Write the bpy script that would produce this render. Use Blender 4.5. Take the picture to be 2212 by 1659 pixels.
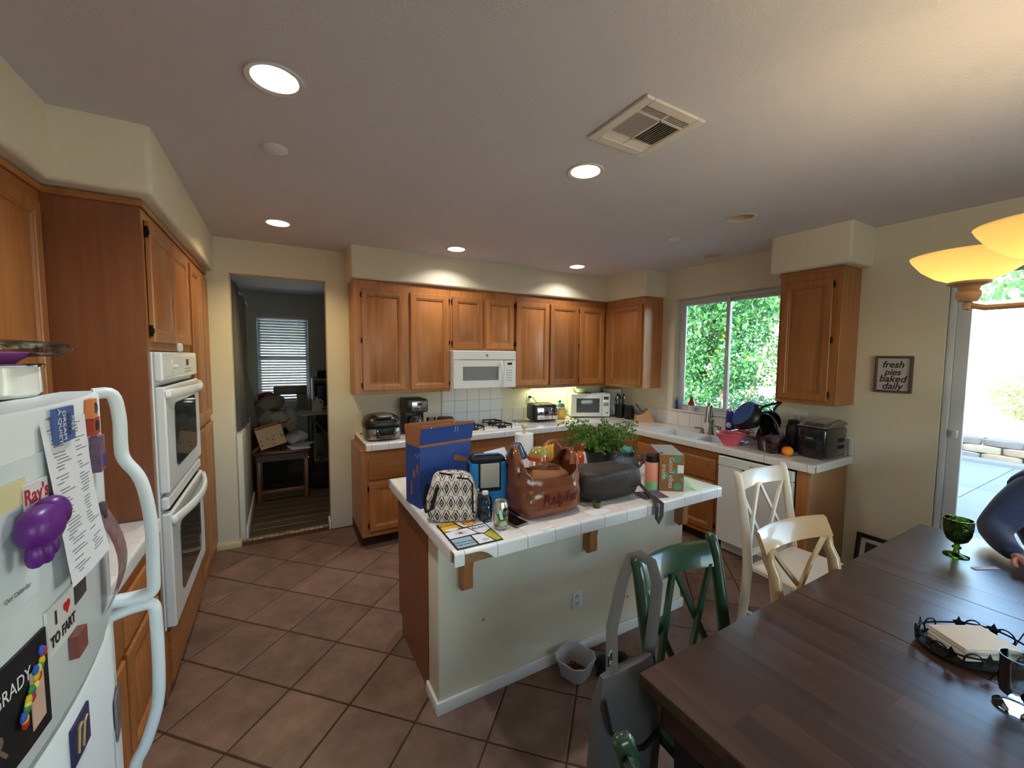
import bpy, bmesh, math, random
from mathutils import Vector, Matrix, noise as NZ
random.seed(7)
S = bpy.context.scene
for o in list(bpy.data.objects): bpy.data.objects.remove(o)
COL = S.collection
R_ = math.radians
# ---------------------------------------------------------------- camera
CAM = Vector((-3.815, -4.1248, 1.6642)); YAW, PIT, ROL, FPX = 29.6947, -3.9008, 0.3791, 875.5806
y_, p_, r_ = R_(YAW), R_(PIT), R_(ROL)
fw = Vector((math.sin(y_)*math.cos(p_), math.cos(y_)*math.cos(p_), math.sin(p_)))
rt0 = Vector((math.cos(y_), -math.sin(y_), 0)); up0 = rt0.cross(fw)
rt = math.cos(r_)*rt0 + math.sin(r_)*up0; up = -math.sin(r_)*rt0 + math.cos(r_)*up0
cd = bpy.data.cameras.new('camera'); cam = bpy.data.objects.new('camera', cd); COL.objects.link(cam)
cam.matrix_world = Matrix(((rt.x, up.x, -fw.x, CAM.x), (rt.y, up.y, -fw.y, CAM.y), (rt.z, up.z, -fw.z, CAM.z), (0, 0, 0, 1)))
cd.sensor_fit = 'HORIZONTAL'; cd.sensor_width = 36.0; cd.lens = 36.0*FPX/2212; cd.clip_start = .02; cd.clip_end = 300
S.camera = cam
# ---------------------------------------------------------------- sky, sun, exposure
W = bpy.data.worlds.new('world'); S.world = W; W.use_nodes = True
nt = W.node_tree; nt.nodes.clear()
sky = nt.nodes.new('ShaderNodeTexSky'); sky.sky_type = 'NISHITA'; sky.sun_disc = False
sky.sun_elevation = R_(42); sky.sun_rotation = R_(260); sky.air_density = 1.2; sky.dust_density = 1.5; sky.ozone_density = 1.5
bg = nt.nodes.new('ShaderNodeBackground'); bg.inputs[1].default_value = SKYK = 1.3
wo = nt.nodes.new('ShaderNodeOutputWorld'); nt.links.new(sky.outputs[0], bg.inputs[0]); nt.links.new(bg.outputs[0], wo.inputs[0])
sl = bpy.data.lights.new('sun', 'SUN'); sl.energy = 12.0; sl.angle = R_(.6); sl.color = (1, .95, .86)
so = bpy.data.objects.new('sun', sl); COL.objects.link(so); so.location = (-8, -4, 12)
so.rotation_euler = Vector((.745, .10, -.66)).to_track_quat('-Z', 'Y').to_euler()
vs = S.view_settings; vs.view_transform = 'Standard'; vs.look = 'None'; vs.gamma = 1; vs.use_curve_mapping = False
vs.exposure = .75
cy = S.cycles; cy.max_bounces = 9; cy.diffuse_bounces = 5; cy.glossy_bounces = 4; cy.transmission_bounces = 8
cy.transparent_max_bounces = 12; cy.caustics_reflective = False; cy.caustics_refractive = False
cy.sample_clamp_indirect = 6; cy.use_denoising = True; cy.blur_glossy = 1.0
KL = .40  # strength of the house lamps

# ---------------------------------------------------------------- materials
def lin(c):
    return tuple(((v/255)/12.92 if v/255 <= .04045 else ((v/255+.055)/1.055)**2.4) for v in c)
MATS = {}
def M(name, col=(200, 200, 200), rough=.5, metal=0, var=.06, scale=14, bump=0, bscale=None, trans=0, ior=1.45, spec=.5, emit=0,
      ecol=None, coat=0, alpha=1, sheen=0, stretch=None, transl=0):
    if name in MATS: return MATS[name]
    m = bpy.data.materials.new(name); m.use_nodes = True; n = m.node_tree; b = n.nodes['Principled BSDF']
    b.inputs['Roughness'].default_value = rough; b.inputs['Metallic'].default_value = metal
    b.inputs['Transmission Weight'].default_value = trans; b.inputs['IOR'].default_value = ior
    b.inputs['Specular IOR Level'].default_value = spec; b.inputs['Coat Weight'].default_value = coat
    b.inputs['Alpha'].default_value = alpha; b.inputs['Sheen Weight'].default_value = sheen
    L = lin(col)
    tc = n.nodes.new('ShaderNodeTexCoord'); mp = n.nodes.new('ShaderNodeMapping')
    n.links.new(tc.outputs['Object'], mp.inputs[0])
    if stretch: mp.inputs['Scale'].default_value = stretch
    nz = n.nodes.new('ShaderNodeTexNoise'); nz.inputs['Scale'].default_value = scale; nz.inputs['Detail'].default_value = 4
    n.links.new(mp.outputs[0], nz.inputs['Vector'])
    mx = n.nodes.new('ShaderNodeMix'); mx.data_type = 'RGBA'; mx.name = 'colmix'
    mx.inputs[6].default_value = (*[v*(1-var) for v in L], 1); mx.inputs[7].default_value = (*[min(1, v*(1+var)) for v in L], 1)
    n.links.new(nz.outputs['Fac'], mx.inputs[0]); n.links.new(mx.outputs[2], b.inputs['Base Color'])
    if bump:
        bp = n.nodes.new('ShaderNodeBump'); bp.inputs['Strength'].default_value = bump; bp.inputs['Distance'].default_value = .004
        nb = n.nodes.new('ShaderNodeTexNoise'); nb.inputs['Scale'].default_value = bscale or scale*4; nb.inputs['Detail'].default_value = 3
        n.links.new(mp.outputs[0], nb.inputs['Vector']); n.links.new(nb.outputs['Fac'], bp.inputs['Height'])
        n.links.new(bp.outputs[0], b.inputs['Normal'])
    if emit:
        b.inputs['Emission Color'].default_value = (*lin(ecol or col), 1); b.inputs['Emission Strength'].default_value = emit
    if transl:
        out = n.nodes['Material Output']; t = n.nodes.new('ShaderNodeBsdfTranslucent'); ms = n.nodes.new('ShaderNodeMixShader')
        n.links.new(mx.outputs[2], t.inputs[0]); ms.inputs[0].default_value = transl
        n.links.new(b.outputs[0], ms.inputs[1]); n.links.new(t.outputs[0], ms.inputs[2]); n.links.new(ms.outputs[0], out.inputs[0])
    MATS[name] = m; return m
def ramp(n, fac, stops):
    r = n.nodes.new('ShaderNodeValToRGB'); e = r.color_ramp.elements
    while len(e) < len(stops): e.new(.5)
    for k, (p, c) in enumerate(stops): e[k].position = p; e[k].color = (*lin(c), 1)
    n.links.new(fac, r.inputs[0]); return r
def wood(name, dark, mid, light, axis='z', sc=1.0, rough=.35, rnd=.25, coat=.15):
    if name in MATS: return MATS[name]
    m = bpy.data.materials.new(name); m.use_nodes = True; n = m.node_tree; b = n.nodes['Principled BSDF']
    b.inputs['Roughness'].default_value = rough; b.inputs['Coat Weight'].default_value = coat; b.inputs['Coat Roughness'].default_value = .25
    tc = n.nodes.new('ShaderNodeTexCoord'); oi = n.nodes.new('ShaderNodeObjectInfo'); ad = n.nodes.new('ShaderNodeVectorMath')
    mp = n.nodes.new('ShaderNodeMapping'); s = [26*sc]*3; s['xyz'.index(axis)] = 1.5*sc; mp.inputs['Scale'].default_value = s
    mul = n.nodes.new('ShaderNodeMath'); mul.operation = 'MULTIPLY'; mul.inputs[1].default_value = 7.3
    n.links.new(oi.outputs['Random'], mul.inputs[0]); n.links.new(tc.outputs['Object'], ad.inputs[0]); n.links.new(mul.outputs[0], ad.inputs[1])
    n.links.new(ad.outputs[0], mp.inputs[0])
    nz = n.nodes.new('ShaderNodeTexNoise'); nz.inputs['Scale'].default_value = 1.6; nz.inputs['Detail'].default_value = 6; nz.inputs['Distortion'].default_value = .6
    n.links.new(mp.outputs[0], nz.inputs['Vector'])
    r = ramp(n, nz.outputs['Fac'], [(.28, dark), (.5, mid), (.74, light)])
    hs = n.nodes.new('ShaderNodeHueSaturation'); ma = n.nodes.new('ShaderNodeMapRange')
    ma.inputs[3].default_value = 1-rnd; ma.inputs[4].default_value = 1+rnd*.5; n.links.new(oi.outputs['Random'], ma.inputs[0])
    n.links.new(ma.outputs[0], hs.inputs['Value']); n.links.new(r.outputs[0], hs.inputs['Color']); n.links.new(hs.outputs[0], b.inputs['Base Color'])
    bp = n.nodes.new('ShaderNodeBump'); bp.inputs['Strength'].default_value = .06; bp.inputs['Distance'].default_value = .002
    n.links.new(nz.outputs['Fac'], bp.inputs['Height']); n.links.new(bp.outputs[0], b.inputs['Normal'])
    MATS[name] = m; return m
def floor_mat():
    m = bpy.data.materials.new('floor_tile'); m.use_nodes = True; n = m.node_tree; b = n.nodes['Principled BSDF']
    b.inputs['Roughness'].default_value = .42
    tc = n.nodes.new('ShaderNodeTexCoord'); oi = n.nodes.new('ShaderNodeObjectInfo'); ad = n.nodes.new('ShaderNodeVectorMath')
    mul = n.nodes.new('ShaderNodeMath'); mul.operation = 'MULTIPLY'; mul.inputs[1].default_value = 31
    n.links.new(oi.outputs['Random'], mul.inputs[0]); n.links.new(tc.outputs['Object'], ad.inputs[0]); n.links.new(mul.outputs[0], ad.inputs[1])
    nz = n.nodes.new('ShaderNodeTexNoise'); nz.inputs['Scale'].default_value = 6; nz.inputs['Detail'].default_value = 7; nz.inputs['Roughness'].default_value = .65
    n.links.new(ad.outputs[0], nz.inputs['Vector'])
    r = ramp(n, nz.outputs['Fac'], [(.25, (92, 68, 56)), (.5, (118, 92, 78)), (.62, (130, 102, 88)), (.8, (148, 122, 108))])
    hs = n.nodes.new('ShaderNodeHueSaturation'); ma = n.nodes.new('ShaderNodeMapRange'); ma.inputs[3].default_value = .88; ma.inputs[4].default_value = 1.08
    n.links.new(oi.outputs['Random'], ma.inputs[0]); n.links.new(ma.outputs[0], hs.inputs['Value'])
    n.links.new(r.outputs[0], hs.inputs['Color']); n.links.new(hs.outputs[0], b.inputs['Base Color'])
    bp = n.nodes.new('ShaderNodeBump'); bp.inputs['Strength'].default_value = .12; bp.inputs['Distance'].default_value = .003
    n.links.new(nz.outputs['Fac'], bp.inputs['Height']); n.links.new(bp.outputs[0], b.inputs['Normal'])
    return m
OAK = wood('oak', (152, 94, 46), (170, 108, 56), (180, 118, 66), rough=.38)
OAKX = wood('oak_across', (152, 94, 46), (170, 108, 56), (180, 118, 66), axis='x', rough=.38)
OAKY = wood('oak_along', (152, 94, 46), (170, 108, 56), (180, 118, 66), axis='y', rough=.38)
OAKS = wood('oak_side', (116, 64, 34), (124, 70, 38), (132, 78, 44), rough=.42, rnd=.05)
WALL = M('wall_paint', (224, 215, 192), .75, var=.02, scale=3, bump=.25, bscale=160)
CEIL = M('ceiling_paint', (214, 210, 214), .85, var=.02, scale=3, bump=.5, bscale=120)
TRIM = M('white_trim', (226, 224, 220), .4, var=.02)
CER = M('ceramic_white', (232, 228, 226), .16, var=.03, scale=6, coat=.3)
GROUT = M('counter_grout', (190, 182, 176), .9)
APPW = M('appliance_white', (226, 228, 228), .25, var=.015, coat=.2)
PLW = M('plastic_white', (226, 224, 220), .35, var=.02)
BLK = M('black_plastic', (22, 22, 24), .35, var=.1)
BLKM = M('black_matte', (12, 12, 14), .85, var=.1)
STEEL = M('steel', (170, 170, 172), .28, 1, var=.04, scale=40)
CHROME = M('chrome', (205, 208, 212), .08, 1, var=.02)
NICK = M('brushed_nickel', (150, 148, 146), .32, 1, var=.05)
def thin(name, tint, ior=1.5, rough=.02, bump=0, bscale=90, gl=(255, 255, 255)):
    if name in MATS: return MATS[name]
    m = bpy.data.materials.new(name); m.use_nodes = True; n = m.node_tree; n.nodes.clear()
    out = n.nodes.new('ShaderNodeOutputMaterial'); tr = n.nodes.new('ShaderNodeBsdfTransparent'); g_ = n.nodes.new('ShaderNodeBsdfGlossy')
    g_.inputs['Roughness'].default_value = rough; g_.inputs['Color'].default_value = (*lin(gl), 1)
    fr = n.nodes.new('ShaderNodeFresnel'); fr.inputs[0].default_value = ior; mx = n.nodes.new('ShaderNodeMixShader')
    tc = n.nodes.new('ShaderNodeTexCoord'); nz = n.nodes.new('ShaderNodeTexNoise'); nz.inputs['Scale'].default_value = bscale; n.links.new(tc.outputs['Object'], nz.inputs['Vector'])
    cr = ramp(n, nz.outputs['Fac'], [(.35, tuple(int(v*(.72 if bump else .97)) for v in tint)), (.65, tint)]); n.links.new(cr.outputs[0], tr.inputs[0])
    if bump:
        bp = n.nodes.new('ShaderNodeBump'); bp.inputs['Strength'].default_value = bump; bp.inputs['Distance'].default_value = .004
        n.links.new(nz.outputs['Fac'], bp.inputs['Height']); n.links.new(bp.outputs[0], g_.inputs['Normal']); n.links.new(bp.outputs[0], fr.inputs['Normal'])
    n.links.new(fr.outputs[0], mx.inputs[0]); n.links.new(tr.outputs[0], mx.inputs[1]); n.links.new(g_.outputs[0], mx.inputs[2]); n.links.new(mx.outputs[0], out.inputs[0])
    MATS[name] = m; return m
GLASS = thin('clear_glass', (240, 245, 246), 1.6)
DGL = M('dark_glass', (58, 60, 60), .06, var=.05, coat=.5)
HINGE = M('dark_hinge', (40, 30, 24), .4, .8)
PAPER = M('paper', (226, 226, 232), .8, var=.03)
INK = M('ink', (38, 36, 42), .7)
CARD = M('cardboard', (168, 118, 74), .85, var=.08, bump=.1)

# ---------------------------------------------------------------- mesh builder
class G:
    def __init__(s): s.v = []; s.f = []; s.m = []
    def add(s, vs, fs, m=0):
        k = len(s.v); s.v += [tuple(v) for v in vs]; s.f += [tuple(i+k for i in f) for f in fs]; s.m += [m]*len(fs); return s
    def box(s, lo, hi, m=0):
        (a, b, c), (d, e, f) = lo, hi
        return s.add([(a, b, c), (d, b, c), (d, e, c), (a, e, c), (a, b, f), (d, b, f), (d, e, f), (a, e, f)],
                     [(0, 3, 2, 1), (4, 5, 6, 7), (0, 1, 5, 4), (1, 2, 6, 5), (2, 3, 7, 6), (3, 0, 4, 7)], m)
    def rbox(s, lo, hi, r=.005, seg=2, m=0):
        bm = bmesh.new(); bmesh.ops.create_cube(bm, size=1)
        for v in bm.verts: v.co = Vector([(l+h)/2+c*(h-l) for l, h, c in zip(lo, hi, v.co)])
        r = min(r, .49*min(abs(h-l) for l, h in zip(lo, hi)))
        bmesh.ops.bevel(bm, geom=bm.edges[:], offset=r, segments=seg, affect='EDGES', profile=.5)
        bm.verts.index_update(); s.add([v.co[:] for v in bm.verts], [[v.index for v in f.verts] for f in bm.faces], m); bm.free(); return s
    def rings(s, rs, m=0, caps=True, closed=False):
        n = len(rs[0]); vs = [p for r in rs for p in r]; fs = []
        K = len(rs)
        for k in range(K if closed else K-1):
            a, b = k*n, ((k+1) % K)*n
            for i in range(n): j = (i+1) % n; fs.append((a+i, a+j, b+j, b+i))
        if caps and not closed: fs.append(tuple(range(n-1, -1, -1))); fs.append(tuple((K-1)*n+i for i in range(n)))
        return s.add(vs, fs, m)
    def lathe(s, prof, c=(0, 0, 0), n=24, m=0, caps=True, ax='z', sy=1):
        rs = []
        for r, h in prof:
            ring = []
            for i in range(n):
                t = 2*math.pi*i/n; a, b = r*math.cos(t), r*math.sin(t)*sy
                q = {'z': (a, b, h), 'y': (a, h, b), 'x': (h, a, b)}[ax]
                ring.append((c[0]+q[0], c[1]+q[1], c[2]+q[2]))
            rs.append(ring)
        return s.rings(rs, m, caps)
    def cyl(s, p0, p1, r0, r1=None, n=12, m=0):
        return s.tube([p0, p1], [r0, r0 if r1 is None else r1], n, m)
    def tube(s, pts, r, n=8, m=0, closed=False, flat=None):
        P = [Vector(p) for p in pts]; K = len(P); rs = []
        if not isinstance(r, (list, tuple)): r = [r]*K
        ref = None
        for k in range(K):
            if closed: t = P[(k+1) % K]-P[k-1]
            else: t = P[min(k+1, K-1)]-P[max(k-1, 0)]
            if t.length < 1e-9: t = Vector((0, 0, 1))
            t.normalize()
            if ref is None:
                ref = Vector((0, 0, 1)) if abs(t.z) < .9 else Vector((1, 0, 0))
            u = ref-t*ref.dot(t)
            if u.length < 1e-6: u = t.orthogonal()
            u.normalize(); w = t.cross(u); ref = u
            fa, fb = flat if flat else (1, 1)
            rs.append([P[k]+(u*math.cos(a)*fa+w*math.sin(a)*fb)*r[k] for a in [2*math.pi*i/n for i in range(n)]])
        return s.rings(rs, m, True, closed)
    def sph(s, c, r, n=16, k=10, m=0):
        if not isinstance(r, (list, tuple)): r = (r, r, r)
        rs = []
        for j in range(1, k):
            t = math.pi*j/k
            rs.append([(c[0]+r[0]*math.sin(t)*math.cos(a), c[1]+r[1]*math.sin(t)*math.sin(a), c[2]-r[2]*math.cos(t)) for a in [2*math.pi*i/n for i in range(n)]])
        return s.rings(rs, m)
    def sq(s, c, r, e1=.5, e2=.5, n=28, k=16, nz=0, ns=6, seed=0, m=0, fn=None):
        f = lambda w, e: math.copysign(abs(w)**e, w)
        rs = []
        for j in range(1, k):
            t = -math.pi/2+math.pi*j/k; ring = []
            for i in range(n):
                a = 2*math.pi*i/n
                p = Vector((r[0]*f(math.cos(t), e1)*f(math.cos(a), e2), r[1]*f(math.cos(t), e1)*f(math.sin(a), e2), r[2]*f(math.sin(t), e1)))
                if fn: p = Vector(fn(p))
                if nz:
                    q = (p*ns)+Vector((seed, seed*.7, 0)); p = p+Vector((NZ.noise(q), NZ.noise(q+Vector((9, 2, 1))), NZ.noise(q+Vector((4, 7, 3)))))*nz
                ring.append(Vector(c)+p)
            rs.append(ring)
        return s.rings(rs, m)
    def prism(s, poly, z0, z1, m=0, ax='z'):
        mp = {'z': lambda a, b, h: (a, b, h), 'y': lambda a, b, h: (a, h, b), 'x': lambda a, b, h: (h, a, b)}[ax]
        return s.rings([[mp(a, b, z0) for a, b in poly], [mp(a, b, z1) for a, b in poly]], m)
    def quad(s, a, b, c, d, m=0): return s.add([a, b, c, d], [(0, 1, 2, 3)], m)
    def tf(s, mat, start=0):
        s.v = s.v[:start]+[tuple(mat @ Vector(v)) for v in s.v[start:]]; return s
def T(x=0, y=0, z=0, rz=0, rx=0, ry=0, sc=1):
    return Matrix.Translation((x, y, z)) @ Matrix.Rotation(R_(rz), 4, 'Z') @ Matrix.Rotation(R_(ry), 4, 'Y') @ Matrix.Rotation(R_(rx), 4, 'X') @ Matrix.Scale(sc, 4)
def mesh(name, g, mats, smooth=35, recalc=True):
    me = bpy.data.meshes.new(name); me.from_pydata(g.v, [], g.f)
    for m in (mats if isinstance(mats, (list, tuple)) else [mats]): me.materials.append(m)
    if any(g.m): me.polygons.foreach_set('material_index', g.m)
    if recalc:
        bm = bmesh.new(); bm.from_mesh(me); bmesh.ops.recalc_face_normals(bm, faces=bm.faces[:]); bm.to_mesh(me); bm.free()
    if smooth:
        me.polygons.foreach_set('use_smooth', [True]*len(me.polygons)); me.set_sharp_from_angle(angle=R_(smooth))
    me.update(); return me
def wm(o):
    m = o.matrix_basis.copy()
    return (wm(o.parent) @ o.matrix_parent_inverse @ m) if o.parent else m
def link(name, me, parent=None, local=False):
    o = bpy.data.objects.new(name, me); COL.objects.link(o)
    if parent:
        o.parent = parent
        if not local: o.matrix_parent_inverse = wm(parent).inverted()
    return o
def O(name, g, mats, parent=None, local=False, smooth=35, label=None, recalc=True):
    o = link(name, mesh(name, g, mats, smooth, recalc), parent, local)
    if label: o['label'] = label
    return o
def tag(o, label, cat=None, group=None, kind=None):
    o['label'] = label
    if cat: o['category'] = cat
    if group: o['group'] = group
    if kind: o['kind'] = kind
    return o
def thing(name, label, cat, loc=(0, 0, 0), rz=0, group=None):
    o = bpy.data.objects.new(name, None); COL.objects.link(o); o.empty_display_size = .05
    o.location = loc; o.rotation_euler = (0, 0, R_(rz)); return tag(o, label, cat, group)
def struct(name, g, mats, label, smooth=35, kind='structure', cat=None, parent=None):
    o = O(name, g, mats, parent, smooth=smooth); o['kind'] = kind; o['label'] = label
    if cat: o['category'] = cat
    return o
def copy_tree(o, parent=None):
    c = o.copy(); COL.objects.link(c); c.parent = parent
    if parent: c.matrix_parent_inverse = o.matrix_parent_inverse.copy()
    for ch in list(o.children): copy_tree(ch, c)
    return c
def text(name, s, size, mat, parent, mw, ext=.0006, align='CENTER', bold=0, shear=0, sx=1, local=False, warp=None, space=1):
    cu = bpy.data.curves.new(name, 'FONT'); cu.body = s; cu.size = size; cu.extrude = ext; cu.align_x = align; cu.align_y = 'CENTER'
    cu.offset = bold; cu.shear = shear; cu.resolution_u = 3; cu.space_character = space
    t = bpy.data.objects.new(name, cu); COL.objects.link(t)
    dg = bpy.context.evaluated_depsgraph_get(); me = bpy.data.meshes.new_from_object(t.evaluated_get(dg))
    bpy.data.objects.remove(t); bpy.data.curves.remove(cu)
    me.transform(mw @ Matrix.Diagonal((sx, 1, 1, 1))); me.materials.clear(); me.materials.append(mat); me.name = name
    if warp:
        for v in me.vertices: v.co = Vector(warp(v.co))
    return link(name, me, parent, local)
def basis(o, u, v):  # matrix: text x along u, y along v at origin o
    u, v = Vector(u).normalized(), Vector(v).normalized(); w = u.cross(v)
    return Matrix(((u.x, v.x, w.x, o[0]), (u.y, v.y, w.y, o[1]), (u.z, v.z, w.z, o[2]), (0, 0, 0, 1)))
def arc(c, r, a0, a1, n=10, pl='xz'):
    o = []
    for i in range(n+1):
        a = R_(a0+(a1-a0)*i/n); p = list(c); p['xyz'.index(pl[0])] += r*math.cos(a); p['xyz'.index(pl[1])] += r*math.sin(a); o.append(tuple(p))
    return o
def sm(pts, n=5):
    P = [Vector(p) for p in pts]; P = [2*P[0]-P[1]]+P+[2*P[-1]-P[-2]]; o = []
    for k in range(1, len(P)-2):
        a, b, c, d = P[k-1:k+3]
        for j in range(n): t = j/n; o.append(.5*((2*b)+(c-a)*t+(2*a-5*b+4*c-d)*t*t+(3*b-a-3*c+d)*t**3))
    return o+[P[-2]]
def lamp(name, kind, loc, energy, col, parent=None, size=.1, rot=None, spot=None):
    l = bpy.data.lights.new(name, kind); l.energy = energy*KL; l.color = col
    if kind == 'AREA': l.shape = 'DISK'; l.size = size
    elif kind == 'SPOT': l.spot_size = R_(spot or 100); l.spot_blend = .6; l.shadow_soft_size = size
    else: l.shadow_soft_size = size
    o = bpy.data.objects.new(name, l); COL.objects.link(o); o.location = loc
    if rot: o.rotation_euler = rot
    if parent: o.parent = parent; o.matrix_parent_inverse = wm(parent).inverted()
    return o
# ---------------------------------------------------------------- room shell
CZ, XL, YF, WT = 2.62, -4.97, -7.0, .12
def clip(poly, x0, x1, y0, y1):
    for ax, val, sg in ((0, x0, 1), (0, x1, -1), (1, y0, 1), (1, y1, -1)):
        out = []
        for i in range(len(poly)):
            a, b = poly[i-1], poly[i]; da, db = sg*(a[ax]-val), sg*(b[ax]-val)
            if (da < 0) != (db < 0):
                t = da/(da-db); out.append((a[0]+(b[0]-a[0])*t, a[1]+(b[1]-a[1])*t))
            if db >= 0: out.append(b)
        poly = out
        if not poly: return []
    return poly
def inview(p, mg=60):
    v = Vector(p)-CAM; d = v.dot(fw)
    if d < .05: return False
    return -1106-mg < FPX*v.dot(rt)/d < 1106+mg and -830-mg < FPX*v.dot(up)/d < 830+mg
FT = floor_mat(); GRD = M('floor_grout', (74, 52, 38), .95, var=.15, scale=60, bump=.3)
g = G().box((XL, YF, -.12), (0, 0, -.004))
floor = struct('floor', g, GRD, 'dark brown grout bed under the kitchen floor tiles')
TS, th = .3452, R_(45.124); P0 = Vector((-3.8192, -1.9149)); U2 = Vector((math.cos(th), math.sin(th))); V2 = Vector((math.sin(th), -math.cos(th)))
def tile_mesh(poly, c):
    gg = G(); n = len(poly); ins = []
    for (x, y) in poly:
        d = Vector((c[0]-x, c[1]-y)); d = d.normalized()*.004 if d.length else d; ins.append((x+d.x, y+d.y))
    gg.rings([[(x-c[0], y-c[1], -.008) for x, y in poly], [(x-c[0], y-c[1], -.0025) for x, y in poly], [(x-c[0], y-c[1], 0) for x, y in ins]])
    return gg
full_tile = None; rest = G(); ntile = 0
for i in range(-22, 16):
    for j in range(-22, 26):
        gp = .0045
        P = [P0+TS*(a*U2+b*V2)+gp*(sa*U2+sb*V2) for a, b, sa, sb in ((i, j, 1, 1), (i+1, j, -1, 1), (i+1, j+1, -1, -1), (i, j+1, 1, -1))]
        poly = [(p.x, p.y) for p in P]
        cl = clip(poly, XL+.002, -.002, YF, -.002)
        if len(cl) < 3: continue
        c = (sum(p[0] for p in cl)/len(cl), sum(p[1] for p in cl)/len(cl))
        if abs(sum(cl[k-1][0]*cl[k][1]-cl[k][0]*cl[k-1][1] for k in range(len(cl))))/2 < .0004: continue
        vis = any(inview((x, y, 0), 10) for x, y in cl) and c[0] < .1
        if vis and ntile < 300:
            whole = len(cl) == 4 and all((Vector(a)-Vector(b)).length < 1e-6 for a, b in zip(sorted(cl), sorted(poly)))
            if whole:
                if full_tile is None: full_tile = mesh('tile', tile_mesh(cl, c), FT, 0)
                me = full_tile
            else: me = mesh('tile', tile_mesh(cl, c), FT, 0)
            o = link('tile', me, floor, True); o.location = (c[0], c[1], 0); ntile += 1
        else:
            gg = tile_mesh(cl, c); gg.tf(Matrix.Translation((c[0], c[1], 0))); rest.add(gg.v, gg.f)
o = O('tile_field', rest, FT, floor, smooth=0); o['kind'] = 'stuff'
# walls
g = G(); g.rbox((XL-.1, 0, 0), (-4.165, WT, CZ), .014); g.rbox((-3.44, 0, 0), (0, WT, CZ), .014); g.box((-4.17, .0005, 2.34), (-3.43, WT-.0005, CZ))
struct('wall_back', g, WALL, 'cream painted kitchen wall with the doorway')
WY0, WY1, WZ0, WZ1 = -2.19, -1.08, 1.075, 2.30
DY0, DY1, DZ1 = -5.06, -3.205, 2.30
g = G(); T_ = .15
g.box((0, WY1, 0), (T_, WT, CZ)); g.box((0, WY0, 0), (T_, WY1, WZ0)); g.box((0, WY0, WZ1), (T_, WY1, CZ)); g.box((0, DY1, 0), (T_, WY0, CZ))
g.box((0, DY0, DZ1), (T_, DY1, CZ)); g.box((0, YF, 0), (T_, DY0, CZ))
struct('wall_right', g, WALL, 'cream painted wall with the window and glass door', 0)
struct('wall_left', G().box((XL-.1, YF, 0), (XL, 0, CZ)), WALL, 'cream painted wall behind the fridge and ovens', 0)
FX0, FX1, FZ0, FZ1 = -4.0, -1.0, .85, 2.3
g = G(); g.box((XL-.1, YF-.1, 0), (FX0, YF, CZ)); g.box((FX1, YF-.1, 0), (T_, YF, CZ)); g.box((FX0, YF-.1, 0), (FX1, YF, FZ0)); g.box((FX0, YF-.1, FZ1), (FX1, YF, CZ))
struct('wall_front', g, WALL, 'cream painted wall with the added wide window at the end of the dining area', 0)
# ceiling with round holes for the recessed lights
CANS = [(-3.805, -2.43), (-2.42, -2.43), (-3.805, -.655), (-2.42, -.655), (-1.05, -.655), (-1.05, -2.43), (-.249, -1.677)]
HR = .078
g = G(); q = .12
boxes = sorted(CANS)
def plate(x0, x1, y0, y1, holes):
    if not holes:
        g.quad((x0, y0, CZ), (x1, y0, CZ), (x1, y1, CZ), (x0, y1, CZ)); return
    hx, hy = holes[0]; xa, xb, ya, yb = hx-q, hx+q, hy-q, hy+q
    rest_ = holes[1:]
    for (a, b, c, d) in ((x0, xa, y0, y1), (xb, x1, y0, y1), (xa, xb, y0, ya), (xa, xb, yb, y1)):
        if b-a > 1e-6 and d-c > 1e-6: plate(a, b, c, d, [h for h in rest_ if a < h[0] < b and c < h[1] < d])
    n = 32; ci = []; sq_ = []
    for k in range(n):
        a = 2*math.pi*(k+.5)/n; cx, cy_ = math.cos(a), math.sin(a); s_ = q/max(abs(cx), abs(cy_))
        ci.append((hx+HR*cx, hy+HR*cy_, CZ)); sq_.append((hx+s_*cx, hy+s_*cy_, CZ))
    fs = [(k, (k+1) % n, n+(k+1) % n, n+k) for k in range(n)]
    g.add(ci+sq_, fs)
    for k in range(n):  # corners of the square
        a, b = sq_[k], sq_[(k+1) % n]
        if abs(a[0]-b[0]) > 1e-6 and abs(a[1]-b[1]) > 1e-6:
            co = (hx+math.copysign(q, a[0]-hx+b[0]-hx), hy+math.copysign(q, a[1]-hy+b[1]-hy), CZ); g.add([a, b, co], [(0, 1, 2)])
cs = [c for c in CANS]
plate(XL, 0, YF, 0, cs)
g.box((XL-.1, YF-.1, CZ+.16), (T_, WT, CZ+.2))
struct('ceiling', g, CEIL, 'textured off-white flat kitchen ceiling', 0)
# soffits
def soffit(name, lo, hi, label):
    g = G().rbox(lo, hi, .022, 4); struct(name, g, WALL, label, cat=None)
soffit('soffit_back', (-3.265, -.335, 2.338), (.02, .02, CZ+.04), 'cream soffit above the long row of wall cabinets')
soffit('soffit_corner', (-.335, -.945, 2.338), (.02, .02, CZ+.04), 'short cream soffit above the corner cabinet')
soffit('soffit_window', (-.36, -2.80, 2.338), (.02, -2.26, CZ+.04), 'cream soffit above the cabinet beside the window')
soffit('soffit_oven', (XL-.02, -1.825, 2.338), (-4.268, .02, CZ+.04), 'cream soffit above the oven cabinet')
soffit('soffit_fridge', (XL-.02, -5.2, 2.338), (-4.572, -1.80, CZ+.04), 'cream soffit above the fridge side cabinets')
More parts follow.
